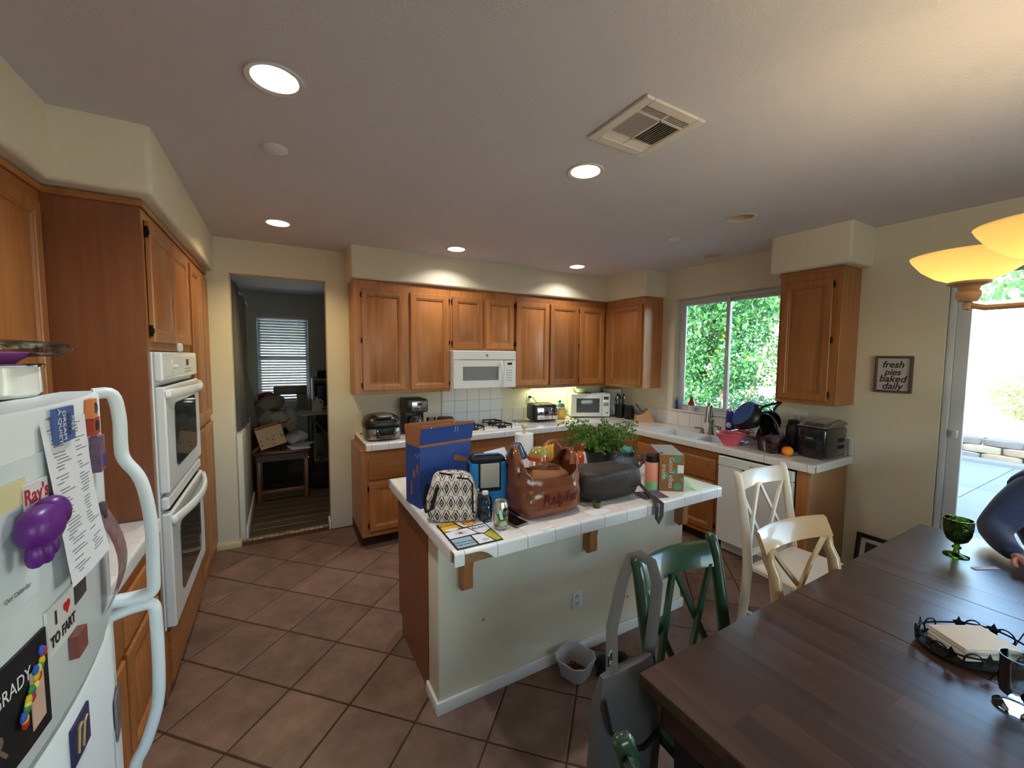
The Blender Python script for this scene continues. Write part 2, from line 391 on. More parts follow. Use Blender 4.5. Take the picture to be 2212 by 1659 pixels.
# baseboards on the doorway wall
g = G().rbox((-4.33, -.014, 0), (-4.155, -.0005, .055), .004); g.rbox((-4.165+.0005, -.014, 0), (-4.151, WT, .055), .004)
struct('baseboard_back', g, M('baseboard_cream', (214, 196, 156), .5), 'low cream baseboard on the stub wall beside the doorway')
g = G().rbox((-3.455, .0, 0), (-3.4405, WT+.012, .09), .004); g.rbox((-3.455, WT, 0), (-3.0, WT+.014, .09), .004)
struct('baseboard_doorway', g, TRIM, 'white baseboard at the doorway jamb')
g = G().rbox((-.014, -3.14, 0), (-.0005, -2.79, .08), .004); struct('baseboard_right', g, TRIM, 'white baseboard under the framed sign')
# mosaic threshold
g = G().box((-4.165, .0, -.03), (-3.44, .16, -.004)); thr = struct('threshold', g, GRD, 'brown grout of the mosaic threshold strip')
stn = [M('mosaic_%d' % k, c, .5, var=.25, scale=50) for k, c in enumerate([(176, 150, 122), (140, 112, 88), (192, 172, 148)])]
tm = [mesh('mosaic_piece', G().rbox((-.019, -.012, -.006), (.019, .012, .002), .002, 1), s, 30) for s in stn]
for k in range(17):
    for j in range(2):
        o = link('mosaic_piece', random.choice(tm), thr, True); o.location = (-4.14+k*.0415, .115+j*.028, -.002)
# ---------------------------------------------------------------- window over the sink
def winglass():
    m = bpy.data.materials.new('window_glass'); m.use_nodes = True; n = m.node_tree; n.nodes.clear()
    out = n.nodes.new('ShaderNodeOutputMaterial'); tr = n.nodes.new('ShaderNodeBsdfTransparent'); gl = n.nodes.new('ShaderNodeBsdfGlossy')
    gl.inputs['Roughness'].default_value = .02; fr = n.nodes.new('ShaderNodeFresnel'); fr.inputs[0].default_value = 1.35
    nz = n.nodes.new('ShaderNodeTexNoise'); nz.inputs['Scale'].default_value = 2; cr = ramp(n, nz.outputs['Fac'], [(0, (244, 250, 248)), (1, (250, 253, 252))])
    n.links.new(cr.outputs[0], tr.inputs[0]); mx = n.nodes.new('ShaderNodeMixShader')
    n.links.new(fr.outputs[0], mx.inputs[0]); n.links.new(tr.outputs[0], mx.inputs[1]); n.links.new(gl.outputs[0], mx.inputs[2]); n.links.new(mx.outputs[0], out.inputs[0])
    MATS['window_glass'] = m; return m
WG = winglass(); VIN = M('vinyl_white', (206, 208, 212), .35, var=.02)
w1 = thing('window_1', 'white vinyl sliding window over the sink', 'window', (0, (WY0+WY1)/2, WZ0)); w1['kind'] = 'structure'; del w1['category']
def frame(x0, x1, y0, y1, z0, z1, t, rr=.004):
    g = G(); g.rbox((x0, y0, z0), (x1, y0+t, z1), rr); g.rbox((x0, y1-t, z0), (x1, y1, z1), rr)
    g.rbox((x0, y0+t, z0), (x1, y1-t, z0+t), rr); g.rbox((x0, y0+t, z1-t), (x1, y1-t, z1), rr); return g
O('window_frame', frame(.075, .145, WY0+.002, WY1-.002, WZ0+.002, WZ1-.002, .035), VIN, w1)
MY = -1.645
sa = O('sash', frame(.085, .11, MY-.01, WY1-.037, WZ0+.037, WZ1-.037, .035), VIN, w1)
O('pane', G().box((.095, MY+.025, WZ0+.07), (.099, WY1-.07, WZ1-.07)), WG, sa, smooth=0)
sb = O('sash', frame(.112, .135, WY0+.037, MY+.03, WZ0+.037, WZ1-.037, .035), VIN, w1)
O('pane', G().box((.121, WY0+.07, WZ0+.07), (.125, MY-.003, WZ1-.07)), WG, sb, smooth=0)
O('latch', G().rbox((.07, MY-.004, 1.66), (.086, MY+.012, 1.74), .003), VIN, w1)
O('window_sill', G().rbox((-.012, WY0+.003, WZ0+.001), (.082, WY1-.003, WZ0+.014), .005), CER, w1)
w3 = thing('added_window', 'unseen four-pane window added at the end of the dining area for fill light', 'window', (-2.5, YF, FZ0)); w3['kind'] = 'structure'; del w3['category']  # unseen window added behind the camera as daylight fill
for k in range(4):
    xa = FX0+k*(FX1-FX0)/4; xb = xa+(FX1-FX0)/4; g = G()
    for lo, hi in (((xa, FZ0), (xa+.045, FZ1)), ((xb-.045, FZ0), (xb, FZ1)), ((xa+.045, FZ0), (xb-.045, FZ0+.045)), ((xa+.045, FZ1-.045), (xb-.045, FZ1))): g.rbox((lo[0], YF-.08, lo[1]), (hi[0], YF-.03, hi[1]), .003)
    s_ = O('sash', g, VIN, w3); O('pane', G().box((xa+.045, YF-.06, FZ0+.045), (xb-.045, YF-.056, FZ1-.045)), WG, s_, smooth=0)
struct('ground_front', G().box((-20, -30, -.4), (.15, YF-.1, -.16)), M('added_ground', (150, 146, 140), .9, var=.2), 'unseen pale ground added outside the extra dining window', 0)  # neutral ground added outside the extra window, avoids a green bounce
# sliding glass door
d1 = thing('door_1', 'white framed sliding glass patio door', 'door', (0, -4.1, 0)); d1['kind'] = 'structure'; del d1['category']
O('door_frame', frame(.02, .14, DY0+.002, DY1-.002, 0, DZ1-.002, .032), VIN, d1)
pa = O('sash', frame(.04, .075, -4.16, DY1-.035, .035, DZ1-.035, .065), VIN, d1)
O('pane', G().box((.055, -4.1, .1), (.059, DY1-.1, DZ1-.1)), WG, pa, smooth=0)
pb = O('sash', frame(.085, .12, DY0+.035, -4.09, .035, DZ1-.035, .065), VIN, d1)
O('pane', G().box((.10, DY0+.1, .1), (.104, -4.155, DZ1-.1)), WG, pb, smooth=0)
O('handle', G().rbox((.005, -3.29, 1.15), (.03, -3.262, 1.20), .004), VIN, pa)
g = G().rbox((.012, -3.2055, 0), (.02, -3.199, DZ1), .002); O('weather_strip', g, M('grey_strip', (120, 122, 126), .5), d1)
# ---------------------------------------------------------------- outdoors
CONC = M('concrete', (126, 130, 134), .85, var=.06, scale=8, bump=.2); DIRT = M('dry_dirt', (196, 180, 154), .95, var=.18, scale=22, bump=.6, bscale=60)
struct('ground', G().box((.15, -30, -.4), (40, 30, -.16)), DIRT, 'dry ground of the back yard', 0)
pat = struct('patio', G().box((.15, -9, -.2), (6.52, -1.0, -.125)), M('patio_joint', (120, 116, 110), .9), 'dark joints of the concrete patio', 0)
for x0, x1 in ((.15, 2.3), (2.31, 4.4), (4.41, 6.5)):
    for y0, y1 in ((-9, -6.9), (-6.89, -4.8), (-4.79, -2.55), (-2.54, -1.0)):
        O('concrete_slab', G().rbox((x0, y0, -.2), (x1, y1, -.1), .006), CONC, pat)
struct('curb', G().rbox((6.52, -9, -.2), (6.78, 4, -.04), .02), CONC, 'low concrete curb along the patio edge')
rw = struct('retaining_wall', G().box((6.86, -7, -.2), (7.3, 4, .26)), DIRT, 'soil core of the stacked stone retaining wall', 0)
ST = [M('stone_%d' % k, c, .85, var=.15, scale=20, bump=.5) for k, c in enumerate([(150, 134, 116), (126, 124, 126), (156, 146, 126), (116, 112, 112)])]
stone_ms = [mesh('stone', G().sq((0, 0, 0), (.13, .235, .068), .35, .35, 14, 8, .012, 9, k), s) for k, s in enumerate(ST)]
for r in range(3):
    for k in range(15):
        o = link('stone', random.choice(stone_ms), rw, True); o.location = (6.86+r*.03, -5.2+k*.475+(r % 2)*.24, -.03+r*.128); o.rotation_euler = (0, 0, random.uniform(-.05, .05))
g = G(); nx, ny = 14, 30; vs = []
for i in range(nx):
    for j in range(ny):
        x = 7.0+i*.42; y = -9+j*.75; vs.append((x, y, .27+.16*(x-7.0)+.07*NZ.noise((x, y, 0))))
g.add(vs, [(i*ny+j, (i+1)*ny+j, (i+1)*ny+j+1, i*ny+j+1) for i in range(nx-1) for j in range(ny-1)])
struct('hillside', g, DIRT, 'bright dry earth bank above the retaining wall')
STUC = M('stucco_white', (236, 228, 214), .9, var=.03, bump=.2)
fw_ = thing('garden_wall', 'pale stucco boundary wall at the end of the yard', 'wall', (12.5, 0, 0)); fw_['kind'] = 'structure'; del fw_['category']
O('wall_panel', G().box((12.5, -12, .5), (12.7, 16, 3.1)), STUC, fw_)
O('wall_cap', G().rbox((12.44, -12, 3.1), (12.76, 16, 3.2), .02), STUC, fw_)
up_ = struct('roof', G().box((-5.3, -9.5, CZ+.22), (.35, .5, CZ+.4)), M('roof_grey', (120, 110, 104), .9), 'unseen low roof added over the kitchen to block the sun', 0)  # out of view, added to keep the sun off the room
struct('added_upper_storey', G().box((-5.2, -9.5, CZ+.4), (.15, -1.3, 7.4)), STUC, 'unseen stucco block added above the dining area to shade the patio', 0)  # unseen mass added to cast the patio shade
# plants
LG = [M('leaf_a', (84, 140, 78), .45, var=.35, scale=3, transl=.3), M('leaf_b', (52, 108, 74), .45, var=.35, scale=3, transl=.3), M('leaf_pale', (150, 160, 110), .6, var=.3, scale=3, transl=.25)]
BARK = M('bark', (168, 150, 126), .9, var=.2, scale=30, bump=.5)
def leaves(g, c, r, n, size, seed, shell=.35, m=None, dens=None):
    rnd = random.Random(seed)
    for _ in range(n):
        while True:
            d = Vector((rnd.gauss(0, 1), rnd.gauss(0, 1), rnd.gauss(0, 1))).normalized(); t = shell+(1-shell)*rnd.random()**.5
            p = Vector((c[0]+d.x*r[0]*t, c[1]+d.y*r[1]*t, c[2]+d.z*r[2]*t))
            if dens is None or NZ.noise(p*dens) > -.12: break
        a = Vector((rnd.gauss(0, 1), rnd.gauss(0, 1), rnd.gauss(0, .6))).normalized(); b = a.orthogonal().normalized(); b = Matrix.Rotation(rnd.random()*6.28, 3, a) @ b
        s = size*rnd.uniform(.6, 1.2); w = a.cross(b)
        k = rnd.choice((0, 0, 1)) if m is None else m
        g.add([p-b*s*.5, p+w*s*.27, p+b*s*.5, p-w*s*.27], [(0, 1, 2, 3)], k)
tr = thing('citrus_tree', 'broad-leaved green tree outside the window with a pale leaning trunk', 'tree', (3.0, .45, -.16))
g = G(); leaves(g, (3.2, .65, 2.7), (.95, 1.15, 1.35), 9000, .10, 1, .1, None, 2.2); leaves(g, (2.95, .5, 1.45), (.5, 1.0, .6), 3200, .095, 2, .1, None, 2.4)
o = O('crown', g, LG[:2], tr, smooth=0, recalc=False); o['kind'] = 'stuff'
g = G().tube([(3.0, -.1, -.2), (3.0, .12, .5), (3.02, .3, 1.1), (3.05, .5, 1.6), (3.1, .6, 2.2), (3.15, .6, 3.0)], [.06, .05, .045, .04, .03, .02], 8)
g.tube([(3.0, .15, .55), (2.95, -.15, .9), (2.95, -.35, 1.3), (2.95, -.5, 1.9)], [.035, .03, .025, .015], 6); g.tube([(3.02, .35, 1.2), (2.9, .8, 1.7), (2.9, 1.1, 2.2)], [.03, .025, .015], 6)
O('trunk', g, BARK, tr)
FR = M('citrus_fruit', (240, 190, 50), .5)
for k in range(7):
    a = random.random()*6.28; O('fruit', G().sph((2.75+.2*random.random(), -.3+random.random()*1.0, 1.6+random.random()*.7), .035, 8, 6), FR, tr)
tr = thing('slender_tree', 'fine-leaved tree behind the window mullion, lit yellow-green', 'tree', (5.2, .2, -.16))
g = G(); leaves(g, (5.4, .2, 2.6), (1.2, 1.6, 1.7), 9000, .09, 3, .1, None, 1.6); o = O('crown', g, [LG[0], M('leaf_c', (132, 168, 84), .5, var=.3, scale=3, transl=.3)], tr, smooth=0, recalc=False); o['kind'] = 'stuff'
O('trunk', G().tube([(5.2, .2, -.2), (5.25, .25, 1), (5.3, .2, 2.2)], [.08, .06, .03], 8), BARK, tr)
def bush(label, c, r, n, size, seed, mats, m=None):
    b = thing('garden_bush', label, 'bush', (c[0], c[1], c[2]-r[2])); g = G(); leaves(g, c, r, n, size, seed, .5, m)
    o = O('foliage', g, mats, b, smooth=0, recalc=False); o['kind'] = 'stuff'
    O('stem', G().tube([(c[0], c[1], c[2]-r[2]), c], [.03, .015], 6), BARK, b)
bush('dark rounded bush below the right window pane', (2.6, -.55, .55), (.55, .55, .55), 2600, .05, 5, [LG[1], LG[1]])
bush('low green bush at the foot of the tree trunk', (3.4, .95, .45), (.6, .9, .6), 3200, .07, 6, LG[:2])
bush('wide hedge-like bush behind the pale trunk', (5.3, 2.2, .55), (.7, 1.5, .85), 4200, .09, 7, LG[:2])
bush('olive bush beside the stone steps seen through the right pane', (5.6, .1, .4), (.6, 1.0, .6), 2600, .08, 9, [LG[0], LG[2]])
bush('pale dry shrub on the earth bank seen through the glass door', (8.6, -2.9, .95), (.8, 1.15, .55), 3200, .09, 8, [LG[2], LG[2]])
def farpalm(x, y, z, r, n, seed, label):
    t = thing('hill_tree', label, 'tree', (x, y, .5)); g = G(); leaves(g, (x, y, z), r, n, .28, seed, .3); o = O('crown', g, [LG[0], M('leaf_d', (110, 150, 90), .6, var=.3, transl=.2)], t, smooth=0, recalc=False); o['kind'] = 'stuff'
    O('trunk', G().tube([(x, y, -.25), (x, y, z)], [.15, .08], 8), BARK, t)
farpalm(16, .5, 4.4, (1.6, 3.2, 1.5), 1800, 11, 'green tree rising above the boundary wall, seen past the lamp')
farpalm(16.5, 8.5, 4.2, (2, 3.5, 2), 1800, 12, 'green tree beyond the boundary wall, seen through the window')
# ---------------------------------------------------------------- cabinets
def fmap(kind, off):
    return {'B': lambda u, v, w: (u, off-w, v), 'R': lambda u, v, w: (off-w, u, v), 'L': lambda u, v, w: (off+w, u, v), 'F': lambda u, v, w: (u, off+w, v)}[kind]
def mbox(g, mp, u0, u1, v0, v1, w0, w1, m=0, r=0):
    a, b = mp(u0, v0, w0), mp(u1, v1, w1); lo = tuple(map(min, zip(a, b))); hi = tuple(map(max, zip(a, b)))
    return g.rbox(lo, hi, r, 1, m) if r else g.box(lo, hi, m)
PANEL = [(0, 0), (0, .015), (.004, .020), (.046, .020), (.050, .016), (.058, .016), (.063, .008), (.070, .008), (.090, .017)]
SLAB = [(0, 0), (0, .012), (.004, .017), (.010, .0185), (.016, .020)]
def door_g(mp, u0, u1, v0, v1, prof=PANEL, k=1):
    g = G(); h = min(u1-u0, v1-v0)/2; k = min(k, h*.8/prof[-1][0])
    g.rings([[mp(u0+i*k, v0+i*k, w), mp(u1-i*k, v0+i*k, w), mp(u1-i*k, v1-i*k, w), mp(u0+i*k, v1-i*k, w)] for i, w in prof]); return g
def cab_door(c, mp, u0, u1, v0, v1, hinge=None, hz=None, name='door', prof=PANEL):
    d = O(name, door_g(mp, u0, u1, v0, v1, prof), OAK if prof is PANEL else OAKX, c, smooth=30)
    if hinge:
        n = hz or (3 if v1-v0 > .6 else 2)
        for k in range(n):
            v = v0+.05+(v1-v0-.1)*k/(n-1); u = u0 if hinge < 0 else u1; s = -1 if hinge < 0 else 1
            g = G(); mbox(g, mp, u, u+s*.008, v-.025, v+.025, -.0, .014, 0, .002); mbox(g, mp, u+s*.002, u+s*.012, v-.012, v+.012, .0, .019, 0, .002)
            O('hinge', g, HINGE, d)
    return d
def cabinet(name, label, kind, off, u0, u1, v0, v1, depth, doors=(), drawers=(), toe=0, group=None, trim=False, body=OAKS):
    mp = fmap(kind, off); p = mp((u0+u1)/2, v0 if not toe else 0, -depth/2)
    c = thing(name, label, 'cabinet', p, 0, group); g = G(); b0 = v0
    mbox(g, mp, u0+.0006, u1-.0006, b0, v1, -depth, 0, 0, .0015); O('body', g, body, c)
    if toe: g = G(); mbox(g, mp, u0+.0006, u1-.0006, 0, b0-.0005, -depth, -.065); O('toe_kick', g, M('toe_dark', (52, 34, 24), .7), c)
    if trim:
        g = G(); mbox(g, mp, u0-.008, u1+.008, v1-.03, v1-.002, .0005, .010, 0, .003); O('top_trim', g, OAKY if kind != 'B' else OAKX, c)
    for d in doors: cab_door(c, mp, *d)
    for d in drawers: cab_door(c, mp, *d, name='drawer', prof=SLAB)
    return c
UB, UT, UD = 1.311, 2.334, .294
gw = 'oak wall cabinets of the kitchen'
cabinet('wall_cabinet', 'wide two-door oak wall cabinet next to the doorway', 'B', -UD, -3.245, -2.343, UB, UT, UD-.003, [(-3.178, -2.796, 1.342, 2.254, -1), (-2.744, -2.362, 1.342, 2.254, 1)], group=gw, body=OAK)
cabinet('wall_cabinet', 'short two-door oak cabinet above the white built-in microwave', 'B', -UD, -2.342, -1.605, 1.722, UT, UD-.003, [(-2.322, -1.989, 1.742, 2.254, -1), (-1.952, -1.622, 1.742, 2.254, 1)], group=gw, body=OAK)
cabinet('wall_cabinet', 'three-door oak wall cabinet above the toaster and countertop microwave', 'B', -UD, -1.604, -.2945, UB, UT, UD-.003, [(-1.588, -1.162, 1.342, 2.254, -1), (-1.139, -.730, 1.342, 2.254, 1), (-.712, -.335, 1.342, 2.254)], group=gw, body=OAK)
cabinet('wall_cabinet', 'oak corner cabinet between the long row and the window', 'R', -UD, -.9135, -.2955, UB, UT, UD-.003, [(-.888, -.375, 1.342, 2.254)], group=gw, body=OAK)
cabinet('wall_cabinet', 'single-door oak wall cabinet between the window and the framed sign', 'R', -UD, -2.736, -2.315, UB, UT, UD-.003, [(-2.682, -2.34, 1.342, 2.254, -1)], group=gw, trim=True, body=OAK)
gb = 'oak base cabinets of the kitchen'
FB = -.57
cabinet('base_cabinet', 'oak base cabinet with one drawer and door under the indoor grill', 'B', FB, -3.25, -2.84, .10, .856, .565, [(-3.19, -2.868, .15, .575, -1)], [(-3.19, -2.868, .60, .77)], 1, gb, body=OAK)
cabinet('base_cabinet', 'oak base cabinet behind the blue carton and lunch bags', 'B', FB, -2.84, -2.36, .10, .856, .565, [(-2.80, -2.40, .15, .575, -1)], [(-2.80, -2.40, .60, .77)], 1, gb, body=OAK)
cabinet('base_cabinet', 'oak base cabinet under the gas cooktop', 'B', FB, -2.36, -1.55, .10, .856, .565, [(-2.32, -1.97, .15, .575, -1), (-1.94, -1.59, .15, .575, 1)], [(-2.32, -1.59, .60, .77)], 1, gb, body=OAK)
cabinet('base_cabinet', 'oak drawer base cabinet under the black toaster', 'B', FB, -1.55, -1.06, .10, .856, .565, [], [(-1.51, -1.10, .60, .77), (-1.51, -1.10, .38, .575), (-1.51, -1.10, .15, .36)], 1, gb, body=OAK)
cabinet('base_cabinet', 'oak corner base cabinet under the countertop microwave', 'B', FB, -1.06, -.571, .10, .856, .565, [(-1.02, -.62, .15, .77)], [], 1, gb, body=OAK)
cabinet('base_cabinet', 'oak base cabinet under the knife block', 'R', FB, -1.10, -.572, .10, .856, .565, [(-1.07, -.62, .15, .77)], [], 1, gb, body=OAK)
cabinet('base_cabinet', 'wide oak sink base with two false drawers and two doors', 'R', FB, -2.035, -1.10, .10, .70, .565, [(-2.005, -1.59, .15, .575, -1), (-1.555, -1.13, .15, .575, 1)], [(-2.005, -1.59, .60, .78), (-1.555, -1.13, .60, .78)], 1, gb, body=OAK)
c = bpy.data.objects.get('base_cabinet.006'); g = G(); g.box((-.58, -2.034, .70), (-.57, -1.101, .856)); O('face_rail', g, OAKY, c)
# end panel beside the dishwasher
c = thing('end_panel', 'oak end panel closing the counter run beside the dishwasher', 'panel', (-.29, -2.68, 0), group=gb)
O('side_board', G().rbox((-.568, -2.722, 0), (-.003, -2.70, .856), .002), M('oak_pale', (178, 132, 86), .4, var=.1, scale=8, stretch=(20, 20, 1)), c)
O('front_filler', G().rbox((-.57, -2.70, .0), (-.55, -2.632, .856), .002), OAK, c)
# left run: upper cabinet, base cabinet, oven tower
cabinet('wall_cabinet', 'tall oak wall cabinet between the fridge and the oven tower', 'L', -4.632, -2.70, -1.748, UB, UT, .335, [(-2.20, -1.80, 1.342, 2.254), (-2.66, -2.24, 1.342, 2.254)], group=gw, trim=True, body=OAK)
cabinet('wall_cabinet', 'oak wall cabinet above the white refrigerator', 'L', -4.632, -3.62, -2.71, 1.70, UT, .335, [(-3.15, -2.75, 1.73, 2.254), (-3.58, -3.18, 1.73, 2.254)], group=gw, trim=True, body=OAK)
cabinet('base_cabinet', 'oak base cabinet between the fridge and the oven tower', 'L', -4.345, -2.715, -1.748, .10, .856, .62, [(-2.22, -1.80, .15, .575), (-2.66, -2.25, .15, .575)], [(-2.22, -1.80, .60, .78), (-2.66, -2.25, .60, .78)], 1, gb, body=OAK)
XO = -4.331; mp = fmap('L', XO)
tw = thing('oven_cabinet', 'tall oak tower holding the double oven with pantry doors beside it', 'cabinet', (-4.65, -.87, 0))
g = G(); g.box((XL+.003, -1.745, .0), (XO, -1.727, UT)); O('side_board', g, OAKS, tw)
g = G(); mbox(g, mp, -1.726, -1.70, .0, UT, -.02, 0); mbox(g, mp, -.80, -.745, .0, UT, -.02, 0); mbox(g, mp, -.035, -.002, 0, UT, -.02, 0)
mbox(g, mp, -1.70, -.80, 2.262, UT, -.02, 0); mbox(g, mp, -1.70, -.80, 1.68, 1.735, -.02, 0); mbox(g, mp, -1.70, -.80, .02, .33, -.02, 0); mbox(g, mp, -.745, -.035, 2.262, UT, -.02, 0); mbox(g, mp, -.745, -.035, 1.13, 1.18, -.02, 0); mbox(g, mp, -.745, -.035, 0, .09, -.02, 0)
O('face_frame', g, OAK, tw)
O('back_board', G().box((XL+.003, -1.726, 0), (XL+.02, -.003, UT)), OAKS, tw); O('shelf_board', G().box((XL+.021, -1.726, .30), (XO-.021, -.801, .325)), OAKS, tw)
O('inner_board', G().box((XL+.021, -.80, 0), (XO-.021, -.78, UT)), OAKS, tw)
g = G(); mbox(g, mp, -1.755, -.002, UT-.03, UT-.002, .0005, .012, 0, .003); g.rbox((XL+.01, -1.757, UT-.03), (XO+.012, -1.7455, UT-.002), .003, 1); O('top_trim', g, OAKY, tw)
cab_door(tw, mp, -1.685, -1.27, 1.72, 2.262, -1, 2); cab_door(tw, mp, -1.245, -.815, 1.72, 2.262)
cab_door(tw, mp, -.735, -.40, 1.175, 2.262); cab_door(tw, mp, -.375, -.045, 1.175, 2.262); cab_door(tw, mp, -.735, -.40, .10, 1.125); cab_door(tw, mp, -.375, -.045, .10, 1.125)
cab_door(tw, mp, -1.66, -.80, .05, .315, name='drawer', prof=SLAB)
tag(O('child_lock', G().sq((-4.298, -1.262, 1.70), (.012, .045, .025), .6, .8, 16, 8), PLW), 'small white plastic child lock hanging under the doors above the oven', 'child lock')
# double wall oven
ov = thing('double_oven', 'white double wall oven with two windowed doors and bowed handles', 'oven', (-4.35, -1.25, .335))
Y0, Y1 = -1.692, -.808; mp = fmap('L', XO+.001)
g = G(); mbox(g, mp, Y0, Y1, .335, 1.675, -.55, .003, 0, .003); O('body', g, APPW, ov)
g = G(); mbox(g, mp, Y0+.004, Y1-.004, 1.535, 1.673, .004, .038, 0, .008); cp = O('control_panel', g, APPW, ov)
g = G(); mbox(g, mp, Y0+.03, Y1-.03, 1.556, 1.650, .0385, .0405, 0, .001); O('control_fascia', g, PLW, cp)
O('knob', G().lathe([(.0, .041), (.034, .041), (.034, .046), (.010, .047), (.010, .066), (0, .066)], (XO, -1.50, 1.602), 20, ax='x'), PLW, cp)
O('display', G().box((XO+.0418, -1.16, 1.60), (XO+.0424, -1.09, 1.635)), BLK, cp)
g = G()
for k in range(8): g.box((XO+.0418, -1.20+(k % 4)*.05, 1.562+(k//4)*.016), (XO+.0422, -1.172+(k % 4)*.05, 1.570+(k//4)*.016))
O('buttons', g, M('panel_grey', (150, 152, 156), .6), cp)
def oven_door(z0, z1, wz0, wz1):
    g = G(); mbox(g, mp, Y0+.006, Y1-.006, z0, z1, .004, .042, 0, .006); d = O('oven_door', g, APPW, ov)
    pts = []; a0, a1, b0, b1 = Y0+.17, Y1-.15, wz0, wz1
    for (cx, cz, s) in ((a1-.04, b1-.04, 0), (a0+.04, b1-.04, 90), (a0+.04, b0+.04, 180), (a1-.04, b0+.04, 270)):
        for t in range(6): a = R_(s+t*18); pts.append((cx+.04*math.cos(a), cz+.04*math.sin(a)))
    g = G().prism(pts, XO+.0435, XO+.0465, 0, 'x'); O('window', g, DGL, d)
    hz = z1-.035; P = [(XO+.04, Y0+.012, hz)]
    for t in range(13): s = t/12; P.append((XO+.052+.05*math.sin(math.pi*s), Y0+.02+(Y1-Y0-.04)*s, hz))
    P.append((XO+.04, Y1-.012, hz)); O('handle', G().tube(P, [.020]+[.024]*13+[.020], 10, flat=(1, .55)), APPW, d)
    g = G(); mbox(g, mp, Y0+.06, Y1-.06, z1-.002, z1+.004, .012, .03); O('vent_slot', g, BLKM, d)
oven_door(1.005, 1.51, 1.095, 1.42); oven_door(.345, .905, .44, .80)
g = G(); mbox(g, mp, Y0+.006, Y1-.006, .925, .985, .004, .036, 0, .008); O('centre_trim', g, APPW, ov)
# ---------------------------------------------------------------- tiled counters
ET = .143
def run_tiles(c, u0, u1, w0, w1, mk, skip=None, nu=None):
    """field tiles between u0..u1 and w0..w1"""
    nu = nu or max(1, round((u1-u0)/ET)); nw = max(1, round((w1-w0)/ET)); du, dw = (u1-u0)/nu, (w1-w0)/nw; k = {}
    for i in range(nu):
        for j in range(nw):
            a, b = u0+i*du, w0+j*dw
            if skip and skip(a+du/2, b+dw/2): continue
            lo, hi = mk(a, b), mk(a+du, b+dw); key = (round(abs(hi[0]-lo[0]), 4), round(abs(hi[1]-lo[1]), 4))
            if key not in k: k[key] = mesh('tile', G().rbox((-key[0]/2+.0012, -key[1]/2+.0012, -.006), (key[0]/2-.0012, key[1]/2-.0012, 0), .0018, 1), CER, 30)
            o = link('tile', k[key], c, True); o.matrix_parent_inverse = wm(c).inverted(); o.location = ((lo[0]+hi[0])/2, (lo[1]+hi[1])/2, .914)
def edge_tiles(c, p0, p1, out, n=None, corner=(0, 0), chip=None):
    """row of rounded nosing tiles from p0 to p1 (xy), outward normal out"""
    p0, p1, out = Vector(p0), Vector(p1), Vector(out); L = (p1-p0).length; d = (p1-p0)/L
    a, b = corner; n = n or max(1, round((L-a-b)/ET)); step = (L-a-b)/n
    cuts = ([0] if a else [])+[a+k*step for k in range(n+1)]+([L] if b else [])
    me = {}
    for k in range(len(cuts)-1):
        w = round(cuts[k+1]-cuts[k], 4); s = cuts[k]
        def nose(chipped=False):
            g = G(); sec = [(-.045, -.006), (-.045, 0), (-.012, 0), (-.0045, -.0015), (-.0012, -.006), (0, -.012), (0, -.056), (-.009, -.056), (-.009, -.010)]
            if not chipped: g.rings([[(x, o_, z) for o_, z in sec] for x in (.0012, w-.0012)])
            else:
                N = 14; rs = []
                for t in range(N+1):
                    x = .0012+(w-.0024)*t/N; q_ = t/N; zb = -.056 if q_ > .9 else -.014-.042*max(0, (q_-.35)/.55)**2
                    zb = max(zb, -.056); rs.append([(x, o_, max(z, zb)) for o_, z in sec])
                g.rings(rs)
            return mesh('edge_tile', g, CER, 50)
        if chip == k: m = nose(True)
        else:
            if w not in me: me[w] = nose()
            m = me[w]
        o = link('edge_tile', m, c, True); q = p0+d*s
        mat = Matrix(((d.x, out.x, 0, q.x), (d.y, out.y, 0, q.y), (0, 0, 1, .914), (0, 0, 0, 1)))
        o.matrix_parent_inverse = wm(c).inverted(); o.matrix_basis = mat
SUB = M('plywood', (140, 104, 72), .9, var=.35, scale=60, bump=.5)
CF = -.602
SK = (-.555, -.15, -2.02, -1.30)  # sink x0,x1,y0,y1
ct = thing('kitchen_countertop', 'white tiled L-shaped kitchen countertop', 'countertop', (-1.6, -.3, .86))
g = G(); g.box((-3.212, CF+.01, .857), (-.003, -.003, .9085), 0); g.box((CF+.01, SK[3], .857), (-.003, CF+.0095, .9085)); g.box((CF+.01, -2.742, .857), (-.003, SK[2], .9085))
g.box((CF+.01, SK[2], .857), (SK[0], SK[3], .9085)); g.box((SK[1], SK[2], .857), (-.003, SK[3], .9085)); O('substrate', g, GROUT, ct, smooth=0)
run_tiles(ct, -3.168, -.605, CF+.045, -.003, lambda u, w: (u, w), nu=18)
run_tiles(ct, -2.71, -.605, CF+.045, -.003, lambda u, w: (w, u), skip=lambda u, w: SK[2]-.03 < u < SK[3]+.03 and SK[0]-.03 < w < SK[1]+.03, nu=15)
run_tiles(ct, -.605, -.003, CF+.0, -.003, lambda u, w: (u, w))
edge_tiles(ct, (-3.212, CF), (CF, CF), (0, -1), corner=(.045, 0)); edge_tiles(ct, (CF, CF-.045), (CF, -2.755), (-1, 0), corner=(0, .045)); edge_tiles(ct, (-3.212, -.003), (-3.212, CF+.045), (-1, 0)); edge_tiles(ct, (CF+.045, -2.755), (-.003, -2.755), (0, -1))
ct2 = thing('side_countertop', 'short white tiled counter between the fridge and the ovens', 'countertop', (-4.65, -2.2, .86))
O('substrate', G().box((XL+.003, -2.715, .857), (-4.325, -1.75, .9085)), GROUT, ct2, smooth=0)
run_tiles(ct2, -2.715, -1.75, XL+.003, -4.36, lambda u, w: (w, u)); edge_tiles(ct2, (-4.315, -2.715), (-4.315, -1.75), (1, 0))
